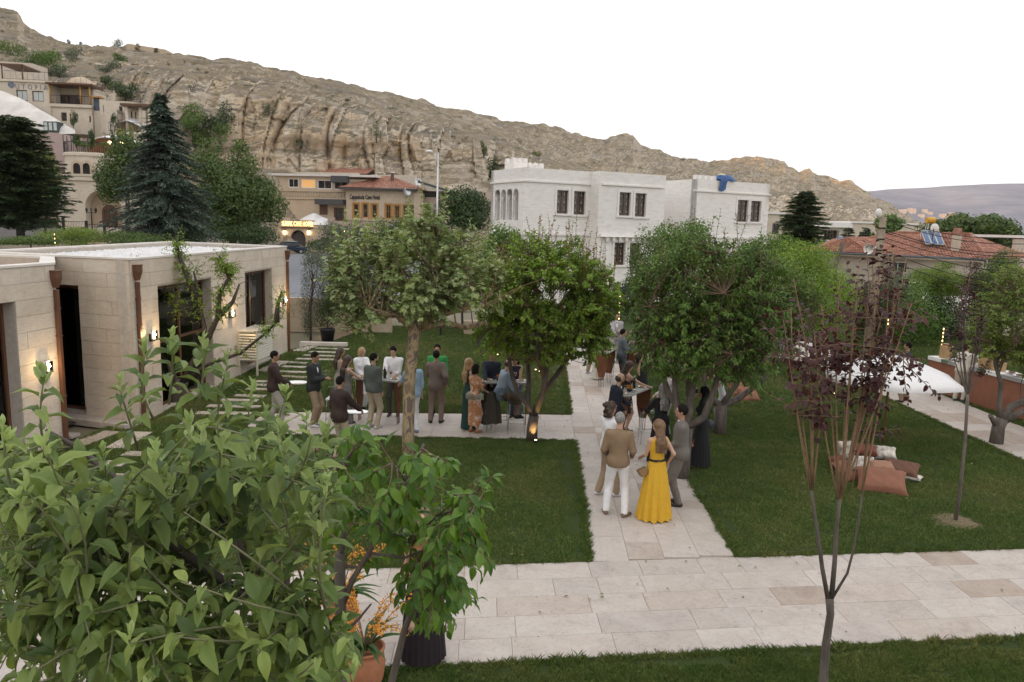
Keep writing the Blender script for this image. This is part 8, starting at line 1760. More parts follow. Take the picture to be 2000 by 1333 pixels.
 if beard:B=SDF();B.ell(hv(0,.040,.062),(.060*s,.062*s,.052*s),.02,R3);B.ell(hv(0,.12,.115),(.05*s,.06*s,.036*s),.01,R3,sub=True);B.clip(hv(0,0,.098),HM.to_3x3()@Vector((0,0,1)));add('beard',B,beard,.001)
 W=R.matrix_basis if False else Matrix.Translation(R.location)@Matrix.Rotation(-rad(face),4,'Z');R['_n']=sd;del R['_n']
 return R,W,dict(wr=wr,hd=hd,tv=tv,hv=hv,s=s,sh=sh,T=T,HM=HM)
# ------------------------------------------------------------------ the guests
def m_pattern(name,kind):
 m,nt,b=newmat(name);v=coords(nt,'Object');
 if kind=='dots':
  vo=nt.nodes.new('ShaderNodeTexVoronoi');vo.inputs['Scale'].default_value=13;vo.inputs['Randomness'].default_value=.25;nt.links.new(v,vo.inputs['Vector']);c=ramp(nt,vo.outputs['Distance'],[(.0,(.75,.74,.70)),(.22,(.75,.74,.70)),(.26,(.012,.012,.014)),(1,(.012,.012,.014))])
 else:
  vo=nt.nodes.new('ShaderNodeTexVoronoi');vo.inputs['Scale'].default_value=8;nt.links.new(v,vo.inputs['Vector']);a=ramp(nt,vo.outputs['Distance'],[(.0,(.30,.05,.03)),(.2,(.75,.68,.60)),(.32,(.42,.07,.04)),(.45,(.72,.64,.55)),(.6,(.42,.20,.09))]);f=noise_n(nt,v,11,3,.6,1.0);c=mixc(nt,ramp(nt,f,[(.45,(0,0,0)),(.52,(1,1,1))]),a,(.38,.16,.07))
 nt.links.new(c,b.inputs['Base Color']);b.inputs['Roughness'].default_value=.8;return m
M_DOTS=m_pattern('polka_dots','dots');M_FLORAL=m_pattern('floral_print','floral')
M_CHROME=simple('silver_tray',(.82,.82,.82),.18,.7,var=.03);M_PLATE=simple('plate_white',(.78,.77,.74),.3,var=.04);M_CORTEN=simple('corten_panel',(.16,.062,.028),.55,.25,var=.25,scale=5,mode='World');M_MARBLE=simple('table_marble',(.34,.33,.31),.2,var=.25,scale=12)
def m_acryl():
 m,nt,b=newmat('clear_acrylic');t=nt.nodes.new('ShaderNodeBsdfTransparent');t.inputs[0].default_value=(.86,.88,.88,1);g=nt.nodes.new('ShaderNodeBsdfGlossy');g.inputs['Roughness'].default_value=.05;mx=nt.nodes.new('ShaderNodeMixShader');lw=nt.nodes.new('ShaderNodeLayerWeight');lw.inputs[0].default_value=.35
 nt.links.new(lw.outputs['Facing'],mx.inputs[0]);nt.links.new(t.outputs[0],mx.inputs[1]);nt.links.new(g.outputs[0],mx.inputs[2]);nt.links.new(mx.outputs[0],nt.nodes['Material Output'].inputs[0]);return m
M_ACR=m_acryl()
BK=cloth('black',(.012,.012,.013));NV=cloth('navy',(.012,.016,.032));BG=cloth('beige',(.40,.33,.24));KH=cloth('khaki',(.30,.22,.14));WH=cloth('white',(.74,.73,.74));DG=cloth('charcoal',(.022,.024,.024));BR=cloth('waiter_brown',(.040,.022,.018));LG=cloth('light_grey',(.30,.29,.27));TP=cloth('taupe',(.155,.118,.095));WF=cloth('snk',(.55,.55,.56),rough=.5)
HB=('short',M_HAIRB);p_=lambda x,y:G(x,y,.034).xy
def tray(W,d,label):
 c=W@((d['wr'][0]+d['wr'][1])/2+(d['hd'][0]+d['hd'][1])*.05+Vector((0,.13,.035)));T=thing('serving_tray',c,label,'tray','oval silver trays carried by the waiters');m=MB();P=[]
 for r,z in((.001,0),(.22,0),(.25,.004),(.275,.022)):P.append([c+Vector((math.cos(k*math.pi/12)*r,math.sin(k*math.pi/12)*r*.72,z))for k in range(25)])
 m.grid(P);m.build('tray_plate',M_CHROME,T)
 for s in(-1,1):
  m=MB();m.tube([c+Vector((s*.26,-.07,.01)),c+Vector((s*.27,-.05,.06)),c+Vector((s*.27,.05,.06)),c+Vector((s*.26,.07,.01))],.005,5);m.build('handle',M_CHROME,T)
def glass(p,label,col=None,kind='wine'):
 p=Vector(p);T=thing('wine_glass',p,label,'glass','drinks on the tables and in hands');m=MB();m.lathe(p,[(.032,0),(.032,.004),(.005,.01),(.005,.08),(.03,.105),(.038,.15),(.032,.19)]if kind=='wine' else[(.03,0),(.034,.12)],12);m.build('bowl',M_ACR,T)
 if col:m=MB();m.lathe(p,[(.005,.09),(.028,.108),(.034,.14)]if kind=='wine' else[(.028,.004),(.032,.08)],12);m.build('drink',simple('drink_'+str(col[0]),col,.2),T)
GP='guests round the cocktail tables'
_,W,d=person('young waiter in dark brown jacket walking right with an empty oval tray',p_(537,832),80,1.80,tone='m',hair=HB,top=('blazer',BR),bottom=('trousers',cloth('stone',(.36,.33,.29))),shoes=WF,arms=((.05,.28,1.05),(.16,.36,1.02)),feet=[(-.09,-.14,5),(.09,.18,5)],turn=0,nod=10,inner=None,group='waiters');tray(W,d,'empty silver tray held by the waiter walking beside the stepping slabs')
_,W,d=person('man in charcoal blazer, white shirt and khaki trousers holding a plate',p_(614,832),105,1.80,hair=HB,top=('blazer',DG),inner=WH,bottom=('trousers',KH),shoes=WF,arms=('glass','glass'),nod=18,group=GP)
glass(W@(d['wr'][1]+Vector((0,.05,.02))),'glass held by the man in the charcoal blazer')
_,W,d=person('waiter in dark brown jacket seen from behind with a tray at his right',p_(664,898),35,1.74,hair=HB,top=('blazer',BR),bottom=('trousers',BG),arms=((.18,.1,.9),(.20,.40,1.02)),nod=12,group='waiters');tray(W,d,'silver tray held by the waiter seen from behind near the tree leaves')
person('tanned woman with long dark hair and pale top behind the charcoal blazer man',p_(664,806),60,1.68,'f','m',('long',M_HAIRN),('strap',LG),('dress',LG),arms=('glass','down'),nod=15,group=GP)
person('woman with long wavy brown hair in grey sleeveless dress resting an arm on the table',p_(678,826),55,1.66,'f','l',('long',M_HAIRN),('strap',cloth('grey_dress',(.16,.15,.145))),('dress',cloth('grey_dress',(0,0,0))),arms=('glass','table'),nod=15,group=GP)
person('blond woman in white jacket leaning on the cocktail table',p_(706,800),150,1.64,'f','l',('bob',M_HAIRBL),('blazer',WH),('trousers',WH),arms=('table','clasp'),nod=10,turn=-45,group=GP)
person('man in grey green shirt and beige trousers seen from behind at the table',p_(729,836),25,1.80,tone='l',hair=HB,top=('shirt',cloth('sage',(.085,.098,.085))),bottom=('trousers',BG),shoes=WF,arms=('pocket','pocket'),turn=35,nod=8,beard=M_HAIRB,group=GP)
person('man in white linen shirt facing the viewer across the table',p_(769,812),182,1.80,tone='l',hair=('short',M_HAIRB),top=('shirt',WH),bottom=('trousers',cloth('olive_grey',(.07,.065,.055))),shoes=cloth('suede_dark',(.10,.07,.05)),arms=('clasp','table'),nod=24,sleeves='rolled',group=GP)
person('fair haired man in light blue shirt and white trousers behind the plane trunk',p_(806,846),330,1.80,tone='l',hair=('short',M_HAIRBL),top=('shirt',cloth('sky_shirt',(.30,.42,.56))),bottom=('trousers',WH),shoes=cloth('blue_sneaker',(.15,.20,.28)),arms=('table','down'),nod=12,sleeves='rolled',group=GP)
person('man in taupe suit seen from behind talking to the man in green',p_(851,826),5,1.80,hair=HB,top=('blazer',TP),bottom=('trousers',cloth('taupe_trouser',(.20,.14,.115))),shoes=BK,arms=('chestout','hip'),feet=[(-.12,-.02,-25),(.12,.02,15)],group=GP)
person('man in bright green sweater and glasses facing the viewer',p_(853,812),178,1.84,hair=HB,top=('sweater',cloth('bright_green',(.035,.28,.07))),bottom=('trousers',BK),shoes=DG,arms=('pocket','glass'),nod=5,beard=M_HAIRB,group=GP)
person('woman with long straight blond hair in dark green dress',p_(914,838),60,1.72,'f','l',('long',M_HAIRBL),('strap',cloth('bottle_green',(.010,.045,.035))),('dress',cloth('bottle_green',(0,0,0))),arms=('down','glass'),group=GP)
R_,W,d=person('dark haired woman in orange and white floral two piece with feather trim',p_(926,845),40,1.64,'f','m',('bob',M_HAIRB),('tank',M_FLORAL),('midi',M_FLORAL),shoes=cloth('tan_sandal',(.25,.11,.05)),arms=('glass','glasslow'),nod=12,group=GP)
rnd=random.Random(2);m=MB()
for k in range(420):a=rnd.uniform(0,6.28);r0=.15;z=rnd.uniform(.86,.97);q=Vector((math.cos(a)*r0*1.1,math.sin(a)*r0*.85,z));e=q+Vector((math.cos(a)*.07,math.sin(a)*.07,rnd.uniform(-.09,.0)));m.tube([q,e],[.006,.001],3)
o=m.build('feather_trim',cloth('feather',(.50,.50,.40)),R_,local=True);o['kind']='stuff'
person('stubbled man in dark navy shirt facing the viewer beyond the bald man',p_(958,822),178,1.80,tone='m',hair=('short',M_HAIRN),top=('shirt',NV),bottom=('trousers',BK),arms=('clasp','table'),nod=5,group=GP)
def stool(x,y,label,z=.76):
 p=Vector((x,y,.034));T=thing('bar_stool',p,label,'bar stool','clear acrylic bar stools');m=MB();m.box(x-.19,x+.19,y-.18,y+.18,.034+z-.03,.034+z);m.build('seat',M_ACR,T);
 for sx in(-1,1):
  for sy in(-1,1):m=MB();m.tube([(x+sx*.20,y+sy*.19,.034),(x+sx*.16,y+sy*.15,.034+z-.03)],.014,6);m.build('leg',M_ACR,T)
 m=MB();m.tube([(x+a*.185,y+b*.175,.30)for a,b in((-1,-1),(1,-1),(1,1),(-1,1),(-1,-1))],.010,5);m.build('footrest',M_ACR,T);m=MB();m.box(x-.18,x+.18,y-.2,y-.185,.034+z,.034+z+.3);m.build('backrest',M_ACR,T)
q=G(975,838,.034);stool(q.x,q.y,'clear acrylic stool under the seated bald man')
person('bald man in pale blue shirt seated on a high stool with legs crossed',(q.x,q.y),75,1.80,tone='l',hair=('bald',M_HAIRN),top=('shirt',cloth('pale_blue',(.27,.33,.42))),bottom=('trousers',cloth('mocha',(.16,.105,.075))),shoes=BK,arms=('table','lap'),feet=[(-.05,.46,0,.22),(.10,.38,0,.30)],lean=14,seat=.88,nod=5,group=GP)
j=thing('jacket',(q.x-.22,q.y-.1,.9),'dark olive jacket hung over the back of the seated man stool','jacket');m=MB();P=loft_skirt([(.98,.10,.05,0),(.94,.19,.10,0),(.7,.24,.13,0),(.45,.27,.14,0),(.20,.28,.15,0)],6,.13,60,4,q.x-.26,q.y-.10);m.grid(P);m.build('cloth',cloth('olive_jacket',(.042,.034,.024)),j)
person('woman with long black hair leaning on the table behind the tree limbs',p_(1006,815),190,1.68,'f','m',('long',M_HAIRB),('tank',cloth('dark_print',(.03,.03,.05))),('trousers',cloth('denim',(.05,.08,.13))),arms=('table','table'),lean=14,nod=28,group=GP)
G2='guests along the centre path'
person('man in dark top and beige chinos half hidden by apricot leaves',p_(1152,731),60,1.80,top=('tee',BK),bottom=('trousers',KH),hair=HB,shoes=WF,arms=('down','glass'),group=G2,feet=[(-.12,0,-10),(.16,.05,20)])
person('woman in long fitted white gown beside the far cocktail table',p_(1166,741),70,1.70,'f','m',('bob',M_HAIRN),('strap',WH),('dress',cloth('ivory',(.62,.58,.50))),arms=('table','clasp'),group=G2)
person('man in light grey suit with tie facing the viewer at the far table',p_(1201,708),178,1.80,tone='m',hair=HB,top=('blazer',cloth('pale_grey',(.36,.34,.33))),inner=WH,bottom=('trousers',LG),arms=('glass','table'),group=G2)
person('bearded man in black tuxedo jacket under the cherry branches',p_(1248,712),250,1.82,tone='m',hair=HB,top=('blazer',BK),inner=WH,bottom=('trousers',BK),arms=('table','glass'),beard=M_HAIRB,nod=10,group=G2)
_,W,d=person('dark haired man in blue grey suit drinking in profile',p_(1212,752),88,1.76,tone='m',hair=HB,top=('blazer',cloth('blue_grey',(.085,.10,.115))),inner=WH,bottom=('trousers',cloth('blue_grey',(0,0,0))),arms=((.04,.26,1.33),'chestout'),group=G2);glass(W@(d['wr'][1]+Vector((0,.07,0))),'glass lifted by the man in the blue grey suit',(.3,.02,.03))
person('woman in sleeveless black dress with long dark hair facing left',p_(1254,752),285,1.72,'f','l',('long',M_HAIRN),('tank',BK),('dress',BK),arms=('down','clasp'),group=G2)
person('woman in black one shoulder dress with white polka dots reaching over the table',p_(1219,842),75,1.72,'f','l',('long',M_HAIRN),('oneshoulder',M_DOTS),('short_skirt',M_DOTS),shoes=BK,arms=('table','reach'),nod=25,group=G2)
person('laughing bald bearded man in navy shirt',p_(1192,888),75,1.80,tone='l',hair=('bald',M_HAIRN),top=('shirt',NV),bottom=('trousers',BK),arms=('table','clasp'),beard=M_HAIRN,lean=10,nod=5,group=G2)
person('man with glasses in loose white shirt and khaki trousers behind the brown shirt man',p_(1186,968),55,1.76,tone='m',hair=('curly',M_HAIRN),top=('shirt',WH),bottom=('trousers',KH),shoes=WF,arms=('clasp','clasp'),sleeves='rolled',feet=[(-.13,-.1,10),(.12,.12,20)],group=G2)
person('grey haired man in tan overshirt and white trousers seen from behind',p_(1202,1006),12,1.79,tone='l',hair=('short',M_HAIRG),top=('shirt',cloth('tan_shirt',(.235,.16,.095))),bottom=('trousers',WH),shoes=cloth('suede',(.19,.13,.085)),arms=((.20,.20,1.0),(.22,.20,1.0)),feet=[(-.17,.03,-20),(.15,-.03,35)],turn=10,nod=5,group=G2)
YL=cloth('yellow',(.62,.36,.025),var=.05)
R_,W,d=person('woman with long wavy hair in floor length yellow dress with black belt',p_(1277,1012),340,1.72,'f','l',('long',M_HAIRLB),('gown',YL),('flare',YL),arms=('glasslow','hip'),turn=-25,group=G2)
m=MB();m.tube([Vector((math.cos(a)*.142,math.sin(a)*.112,1.045))for a in[k*math.pi/12 for k in range(25)]],.018,6);m.build('belt',BK,R_,local=True)
b=W@Vector((-.24,.02,.84));T=thing('handbag',b,'small gold brown box clutch hanging at the hip of the yellow dress','handbag');m=MB();m.obox(b,Vector((.075,.03,.03)),Vector((-.02,.05,0)),Vector((-.03,0,.05)));m.build('case',simple('gold_brown',(.22,.13,.05),.35,.3),T,bevel=.008);m=MB();m.tube([b+Vector((0,0,.05)),W@Vector((-.02,-.14,1.06)),W@Vector((.12,-.12,1.30)),W@Vector((.14,0,1.42))],.003,4);m.build('strap',simple('chain_gold',(.5,.38,.18),.3,.8),T)
person('man in grey suit with white shirt in profile beside the yellow dress',p_(1322,986),280,1.82,tone='m',hair=HB,top=('blazer',cloth('mid_grey',(.15,.135,.12))),inner=WH,bottom=('trousers',cloth('mid_grey',(0,0,0))),arms=('clasp','down'),nod=0,group=G2)
person('grey haired woman in long black velvet coat seen from behind',p_(1286,905),340,1.68,'f','l',('long',M_HAIRG),('sweater',cloth('velvet',(.006,.006,.008))),('robe',cloth('velvet',(0,0,0))),arms=('table','clasp'),group=G2)
person('woman with pale headscarf behind the grey haired woman',p_(1299,850),250,1.66,'f','l',('bob',M_HAIRW),('shirt',cloth('pale_pink',(.48,.42,.40))),('trousers',LG),arms=('table','clasp'),group=G2)
_,W,d=person('photographer in long black pleated dress raising a camera to her face',p_(1366,912),295,1.70,'f','m',('bob',M_HAIRB),('tee',BK),('pleated',BK),shoes=cloth('skin_sandal',(.3,.2,.13)),sleeves='short',arms=('cam','cam'),group=None)
c=W@(d['hv'](0,.17,.13));T=thing('camera',c,'black photo camera held up by the woman in the pleated dress','camera');m=MB();m.obox(c,(.03,0,0),(0,.065,0),(0,0,.045));m.build('camera_body',simple('cam_black',(.02,.02,.022),.4),T,bevel=.006);dd=(W.to_3x3()@Vector((0,1,0)));m=MB();m.tube([c,c+dd*.11],[.035,.04],14);m.build('lens',simple('cam_black',(0,0,0)),T)
b=W@Vector((.20,-.08,.88));T=thing('handbag',b,'dark grey shoulder bag on the hip of the photographer','handbag');m=MB();m.ball(b,.13,14,8,(1.1,.5,.8));m.build('bag',simple('bag_grey',(.035,.04,.055),.5,bmp=.3),T);m=MB();m.tube([b+Vector((0,0,.08)),W@Vector((.1,-.16,1.2)),W@Vector((-.08,-.02,1.46))],.008,5);m.build('strap',BK,T)
person('person in white shirt with striped hem half hidden behind the forked tree',p_(1400,805),110,1.72,tone='m',hair=HB,top=('shirt',WH),bottom=('trousers',cloth('white_stripe',(.5,.5,.52))),shoes=WF,arms=('glass','down'),group='guests on the right lawn')
person('man in khaki trousers and dark shoes standing behind the white parasol',p_(1763,784),300,1.76,hair=HB,top=('tee',NV),bottom=('trousers',cloth('khaki_dark',(.26,.19,.11))),shoes=DG,arms=('down','down'),feet=[(-.2,.05,-10),(.16,-.05,25)],group='guests on the right lawn')
person('man in cream shirt and trousers leaning over the rust coloured bar',p_(1872,784),50,1.76,hair=HB,top=('shirt',cloth('cream',(.52,.47,.40))),bottom=('trousers',cloth('cream_trouser',(.50,.45,.36))),shoes=cloth('blue_shoe',(.05,.08,.12)),arms=('reach','table'),lean=20,group='guests on the right lawn')
person('woman with light brown hair in long black pleated skirt behind the near cherry tree',p_(826,1290),175,1.78,'f','l',('long',M_HAIRLB),('tank',cloth('rust_top',(.25,.09,.04))),('pleated',cloth('plum_black',(.018,.010,.014))),arms=('down','down'),group=None)
# ------------------------------------------------------------------ tables and props
def cocktail_table(cx,cy,ang,L,label,wd=.42,H=1.10):
 o=Vector((cx,cy,.034));u=Vector((math.cos(rad(ang)),math.sin(rad(ang)),0));n=Vector((-u.y,u.x,0));T=thing('cocktail_table',o,label,'table','brown steel cocktail tables')
 m=MB();m.obox(o+Vector((0,0,H-.02)),u*L/2,n*wd/2,(0,0,.02));m.build('table_top',M_MARBLE,T,bevel=.004)
 for s in(-1,1):
  m=MB();c=o+u*s*(L/2-.06);a,b_=wd*.46,wd*.30;P=[]
  for z,w_ in((H-.04,a),(.62,a*.86),(.30,b_*.7)):P+=[c+n*-w_+u*-.015+Vector((0,0,z)),c+n*w_+u*-.015+Vector((0,0,z)),c+n*w_+u*.015+Vector((0,0,z)),c+n*-w_+u*.015+Vector((0,0,z))]
  fs=[(0,1,2,3),(11,10,9,8)]
  for k in(0,4):fs+=[(k+i,k+4+i,k+4+(i+1)%4,k+(i+1)%4)for i in range(4)]
  m.add(P,fs);m.build('side_panel',M_CORTEN,T)
  for k in(-1,-.33,.33,1):m=MB();q=c+n*b_*.6*k;m.tube([q,q+Vector((0,0,.34))],.008,6);m.build('leg',M_CORTEN,T)
 return T,o,u,n
def dressing(o,u,n,L,rnd,where,H=1.10):
 z=Vector((0,0,H));M_FOOD=simple('food',(.38,.24,.10),.7,var=.5,scale=40);M_BOT=simple('bottle_dark',(.012,.02,.012),.15)
 for k in range(3):
  c=o+z+u*lerp(-.38,.34,k/2)*L+n*rnd.uniform(-.08,.08);T=thing('plate',c,'%s white plate of snacks on the %s table'%(('left','middle','right')[k],where),'plate','plates on the cocktail tables');m=MB();m.lathe(c,[(.06,0),(.11,.012),(.115,.016),(.09,.010),(0,.006)],18);m.build('dish',M_PLATE,T);m=MB()
  for q in range(6):a=q*1.05;m.ball(c+Vector((math.cos(a)*.045,math.sin(a)*.045,.024)),.022,6,4)
  o_=m.build('snacks',M_FOOD,T);o_['kind']='stuff'
 for k in range(2):glass(o+z+u*rnd.uniform(-.2,.25)*L+n*(.14-k*.28),'%s glass on the %s table'%(('far','near')[k],where),((.5,.38,.15)if k else(.3,.02,.03)))
 c=o+z+u*L*.12+n*.05;T=thing('bottle',c,'dark wine bottle on the %s table'%where,'bottle','bottles on the cocktail tables');m=MB();m.lathe(c,[(.036,0),(.037,.2),(.014,.25),(.014,.31)],12);m.build('glass_body',M_BOT,T);m=MB();m.lathe(c,[(.0155,.27),(.0155,.312),(0,.314)],10);m.build('cap',M_LIGHTMETAL,T)
 c=o+z-u*L*.15;T=thing('flower_bowl',c,'low bowl of orange dried flowers on the %s table'%where,'flowers','flower bowls on the cocktail tables');m=MB();m.lathe(c,[(.05,0),(.075,.06),(.07,.06)],12);m.build('bowl',M_DARKMETAL,T);m=MB()
 for q in range(16):a=rnd.uniform(0,6.28);m.ball(c+Vector((math.cos(a)*.06,math.sin(a)*.06,.08+rnd.uniform(0,.07))),.02,6,4)
 o_=m.build('blossoms',simple('dried_orange',(.42,.17,.03),.8,var=.4,scale=30),T);o_['kind']='stuff'
rnd=random.Random(5)
for(x,y,an,L,lb,wh)in((-3.25,18.25,-14,1.15,'cocktail table with dark brown steel sides amid the left group of guests','left cocktail'),(-.13,18.3,2,1.15,'cocktail table before the seated bald man under the apricot tree','seated guests'),(2.95,23.4,66,.9,'far left cocktail table on the centre path beside the white gown','far left path'),(3.72,24.0,66,.9,'far right cocktail table beside the tuxedo man','far right path'),(2.90,17.6,56,1.35,'near cocktail table on the centre path beyond the tan overshirt man','near path')):
 T,o,u,n=cocktail_table(x,y,an,L,lb);dressing(o,u,n,L,rnd,wh)
for x,y,lb in((-4.15,17.5,'clear stool beside the charcoal blazer man'),(.15,17.55,'clear stool right of the seated bald man'),(3.2,17.0,'clear stool at the near path table'),(3.35,23.3,'clear stool between the far path tables'),(-.75,17.75,'clear stool behind the floral two piece')):stool(x,y,lb)
def cushion(c,a,b,t,rz,tilt,mat,label,band=None):
 c=Vector(c);T=thing('floor_cushion',c,label,'cushion','floor cushions piled on the right lawn');M_=Matrix.Rotation(rad(rz),4,'Z')@Matrix.Rotation(rad(tilt),4,'X');n=14
 def fn(sg,i,j):
  s,q=i/n*2-1,j/n*2-1;e=(1-s**4)*(1-q**4);pin=1-.10*(1-s*s)*abs(q)**3;pin2=1-.10*(1-q*q)*abs(s)**3;return c+M_@Vector((s*a*pin2,q*b*pin,sg*t*max(e,0)**.45+.006*math.sin(s*9+q*7)))
 m=MB();m.grid([[fn(1,i,j)for j in range(n+1)]for i in range(n+1)],flip=True);m.grid([[fn(-1,i,j)for j in range(n+1)]for i in range(n+1)]);m.build('cover',mat,T)
MT=cloth('terracotta',(.235,.10,.06));MR=cloth('rust',(.15,.045,.028));MP=simple('patterned',(.42,.38,.33),.8,var=.75,scale=7);MBN=cloth('bark_brown',(.14,.065,.04));c0=G(1720,935,0)
for(px,py,z,a,b,t,rz,ti,mt,lb)in((1722,940,.19,.46,.33,.13,-20,28,MT,'large smooth terracotta floor cushion in front of the pile'),(1722,912,.36,.24,.17,.09,-8,15,cloth('dusty',(.30,.16,.10)),'small dusty brown cushion lying on the large terracotta one'),(1665,920,.16,.34,.30,.12,15,20,MT,'terracotta cushion at the left of the pile'),(1683,905,.36,.26,.17,.08,-10,40,MP,'cream and rust striped cushion in the middle of the pile'),(1655,880,.34,.22,.22,.08,10,65,MP,'pale cushion standing upright at the back left'),(1690,880,.50,.24,.14,.09,-15,30,MR,'dark red cushion on top of the pile'),(1722,885,.36,.30,.18,.09,-15,35,MP,'white cushion with dark pattern behind the parasol pole foot'),(1760,915,.22,.34,.22,.09,-35,25,MBN,'dark brown cushion at the right of the pile'),(1770,930,.10,.30,.14,.05,-40,5,MP,'white cushion corner under the right of the pile'),(1640,905,.16,.2,.2,.1,30,30,MR,'rust red cushion at the far left of the pile')):cushion(G(px,py,z),a,b,t,rz,ti,mt,lb)
for(px,py,a,lb)in((1462,772,.30,'orange cushion on the lawn behind the forked tree'),(1440,762,.25,'small pink cushion beside the orange one'),(1395,735,.3,'rust cushion on the lawn behind the cherry trunk')):cushion(G(px,py,.16),a,.3,.12,10,35,MT,lb)
q=G(1728,870);M_TANP=simple('pole_wood',(.22,.12,.05),.5);parasol((q.x-.05,q.y,0),2.22,1.58,'large low white parasol with fringed edge on a tan pole behind the cushions',None,.028,.55,6,.2,M_CANVAS,M_TANP,.10)
def bar():
 F=Fac(G(1815,697,1.1).xy,(14.62,15.5));T=thing('bar_counter',F.P(F.L/2,0,-.4),'long rust coloured bar counter with pale tiled top beside the side path','bar counter');m=MB();F.box(m,0,F.L,0,1.02,-.5,0);m.build('front',simple('rust_render',(.24,.095,.055),.8,var=.12,scale=4),T);F_=F.L;rnd=random.Random(3);ms=[M_PLATE,simple('tile_green',(.12,.17,.12),.3),simple('tile_grey',(.30,.29,.28),.3)];M2=cloth('wood_box',(.40,.26,.13))
 for k in range(int(F_/.30)):m=MB();F.box(m,k*.30+.003,k*.30+.297,1.02,1.13,-.62,.05);m.build('edge_tile',ms[rnd.choice((0,0,1,2))],T)
 for k in range(18):
  a=.4+k*.42;c=F.P(a,1.13,-.3+rnd.uniform(-.1,.1));r=rnd.random();lb='item %s'%k
  if r<.4:t=thing('serving_dish',c,DISH[k],'dish','dishes on the bar counter');m=MB();m.lathe(c,[(.10,0),(.17,.03),(.15,.03),(0,.015)],14);m.build('dish',M_PLATE,t);m=MB();m.ball(c+Vector((0,0,.03)),.09,8,5,(1,1,.5));m.build('food',MBN,t)
  elif r<.7:t=thing('wooden_crate',c,DISH[k].replace('dish','crate'),'crate','display crates on the bar counter');m=MB();h=rnd.uniform(.15,.4);m.obox(c+Vector((0,0,h/2)),(.14,0,0),(0,.14,0),(0,0,h/2));m.build('box',M2,t,bevel=.01);m=MB();m.obox(c+Vector((0,0,h+.03)),(.10,0,0),(0,.10,0),(0,0,.03));m.build('bread',M_TANP,t)
  else:t=thing('stacked_glasses',c,DISH[k].replace('dish','jar'),'jar','jars on the bar counter');m=MB();m.lathe(c,[(.06,0),(.07,.18),(.04,.24),(.04,.26)],12);m.build('jar',M_ACR,t);m=MB();m.lathe(c,[(.045,.26),(.045,.29),(0,.29)],12);m.build('lid',M_CHROME,t)
DISH=['dish on the bar top, %s from its far left end'%w for w in 'first second third fourth fifth sixth seventh eighth ninth tenth eleventh twelfth thirteenth fourteenth fifteenth sixteenth seventeenth eighteenth'.split()]
bar()
for(x0,y0,x1,ht,dp,lb)in((907,655,950,.62,.5,'low tan stone block on the back lawn behind the blond woman'),(1268,720,1330,.75,.4,'low tan rubble wall behind the cherry trunks')):
 a,b=G(x0,y0),G(x1,y0+(12 if x0>1000 else 0));F=Fac(a.xy,b.xy);T=thing('stone_wall',F.P(F.L/2,0,-.2),lb,'wall');m=MB();F.box(m,0,F.L,0,ht,-dp,0);m.build('core',M_TAN,T);stone_courses(T,F,0,F.L,0,ht,[],M_TAN,ch=.2,lens=(.25,.4,.32),proud=.03,seed=2)
def spot(px,py,lb,e=14,dirv=(0,0,1)):
 p=G(px,py);T=thing('garden_spotlight',p,lb,'spotlight','small tree spotlights');m=MB();m.lathe(p,[(.05,.02),(.06,.10),(.055,.10)],10);m.build('housing',M_DARKMETAL,T);m=MB();m.lathe(p,[(.045,.09),(.0,.115)],10);m.build('lens',M_LAMP,T)
 l=bpy.data.lights.new('spot_light','SPOT');l.energy=e;l.color=(1,.62,.22);l.spot_size=rad(75);l.shadow_soft_size=.04;o=bpy.data.objects.new('spot_light',l);COL.objects.link(o);o.location=p+Vector((0,0,.14));o.rotation_euler=Vector(dirv).to_track_quat('-Z','Y').to_euler()
spot(1046,868,'glowing spotlight at the foot of the apricot tree',22,(-.25,.25,1));spot(946,700,'left of two glowing spotlights behind the navy shirt man',5);spot(972,698,'right of two glowing spotlights behind the navy shirt man',5);spot(1046,728,'left of two small spotlights on the back lawn by the centre path',5);spot(1054,731,'right of two small spotlights on the back lawn by the centre path',5);spot(1630,775,'small spotlight on the right lawn behind the purple plum',4);spot(835,965,'small spotlight on the middle lawn behind the near cherry tree',4)
M_BULB=emit('bulb_glow',(1.0,.62,.25),3.5)
for(px,py,top,n,lb)in((1208,640,575,9,'thin pole of glowing bulbs between the two tree crowns'),(1836,700,638,5,'thin pole of glowing bulbs at the far end of the bar'),(1727,700,620,2,'single bulb pole behind the purple plum'),(108,480,455,3,'string of bulbs in the hedge behind the pavilion roof')):
 p=G(px,py)if px!=108 else D(px,475,46);Y=p.y;t=D(px,top,Y);T=thing('light_pole',p,lb,'string lights','poles of warm bulbs');m=MB();m.tube([p,(p.x,p.y,t.z)],.012,5);m.build('pole',M_DARKMETAL,T)
 for k in range(n):z=t.z-(.1+k*(.16 if px!=108 else .25));m=MB();m.lathe((p.x,p.y-.03,z),[(.012,-.04),(.02,0),(.012,.04)],8);m.build('bulb',M_BULB,T)
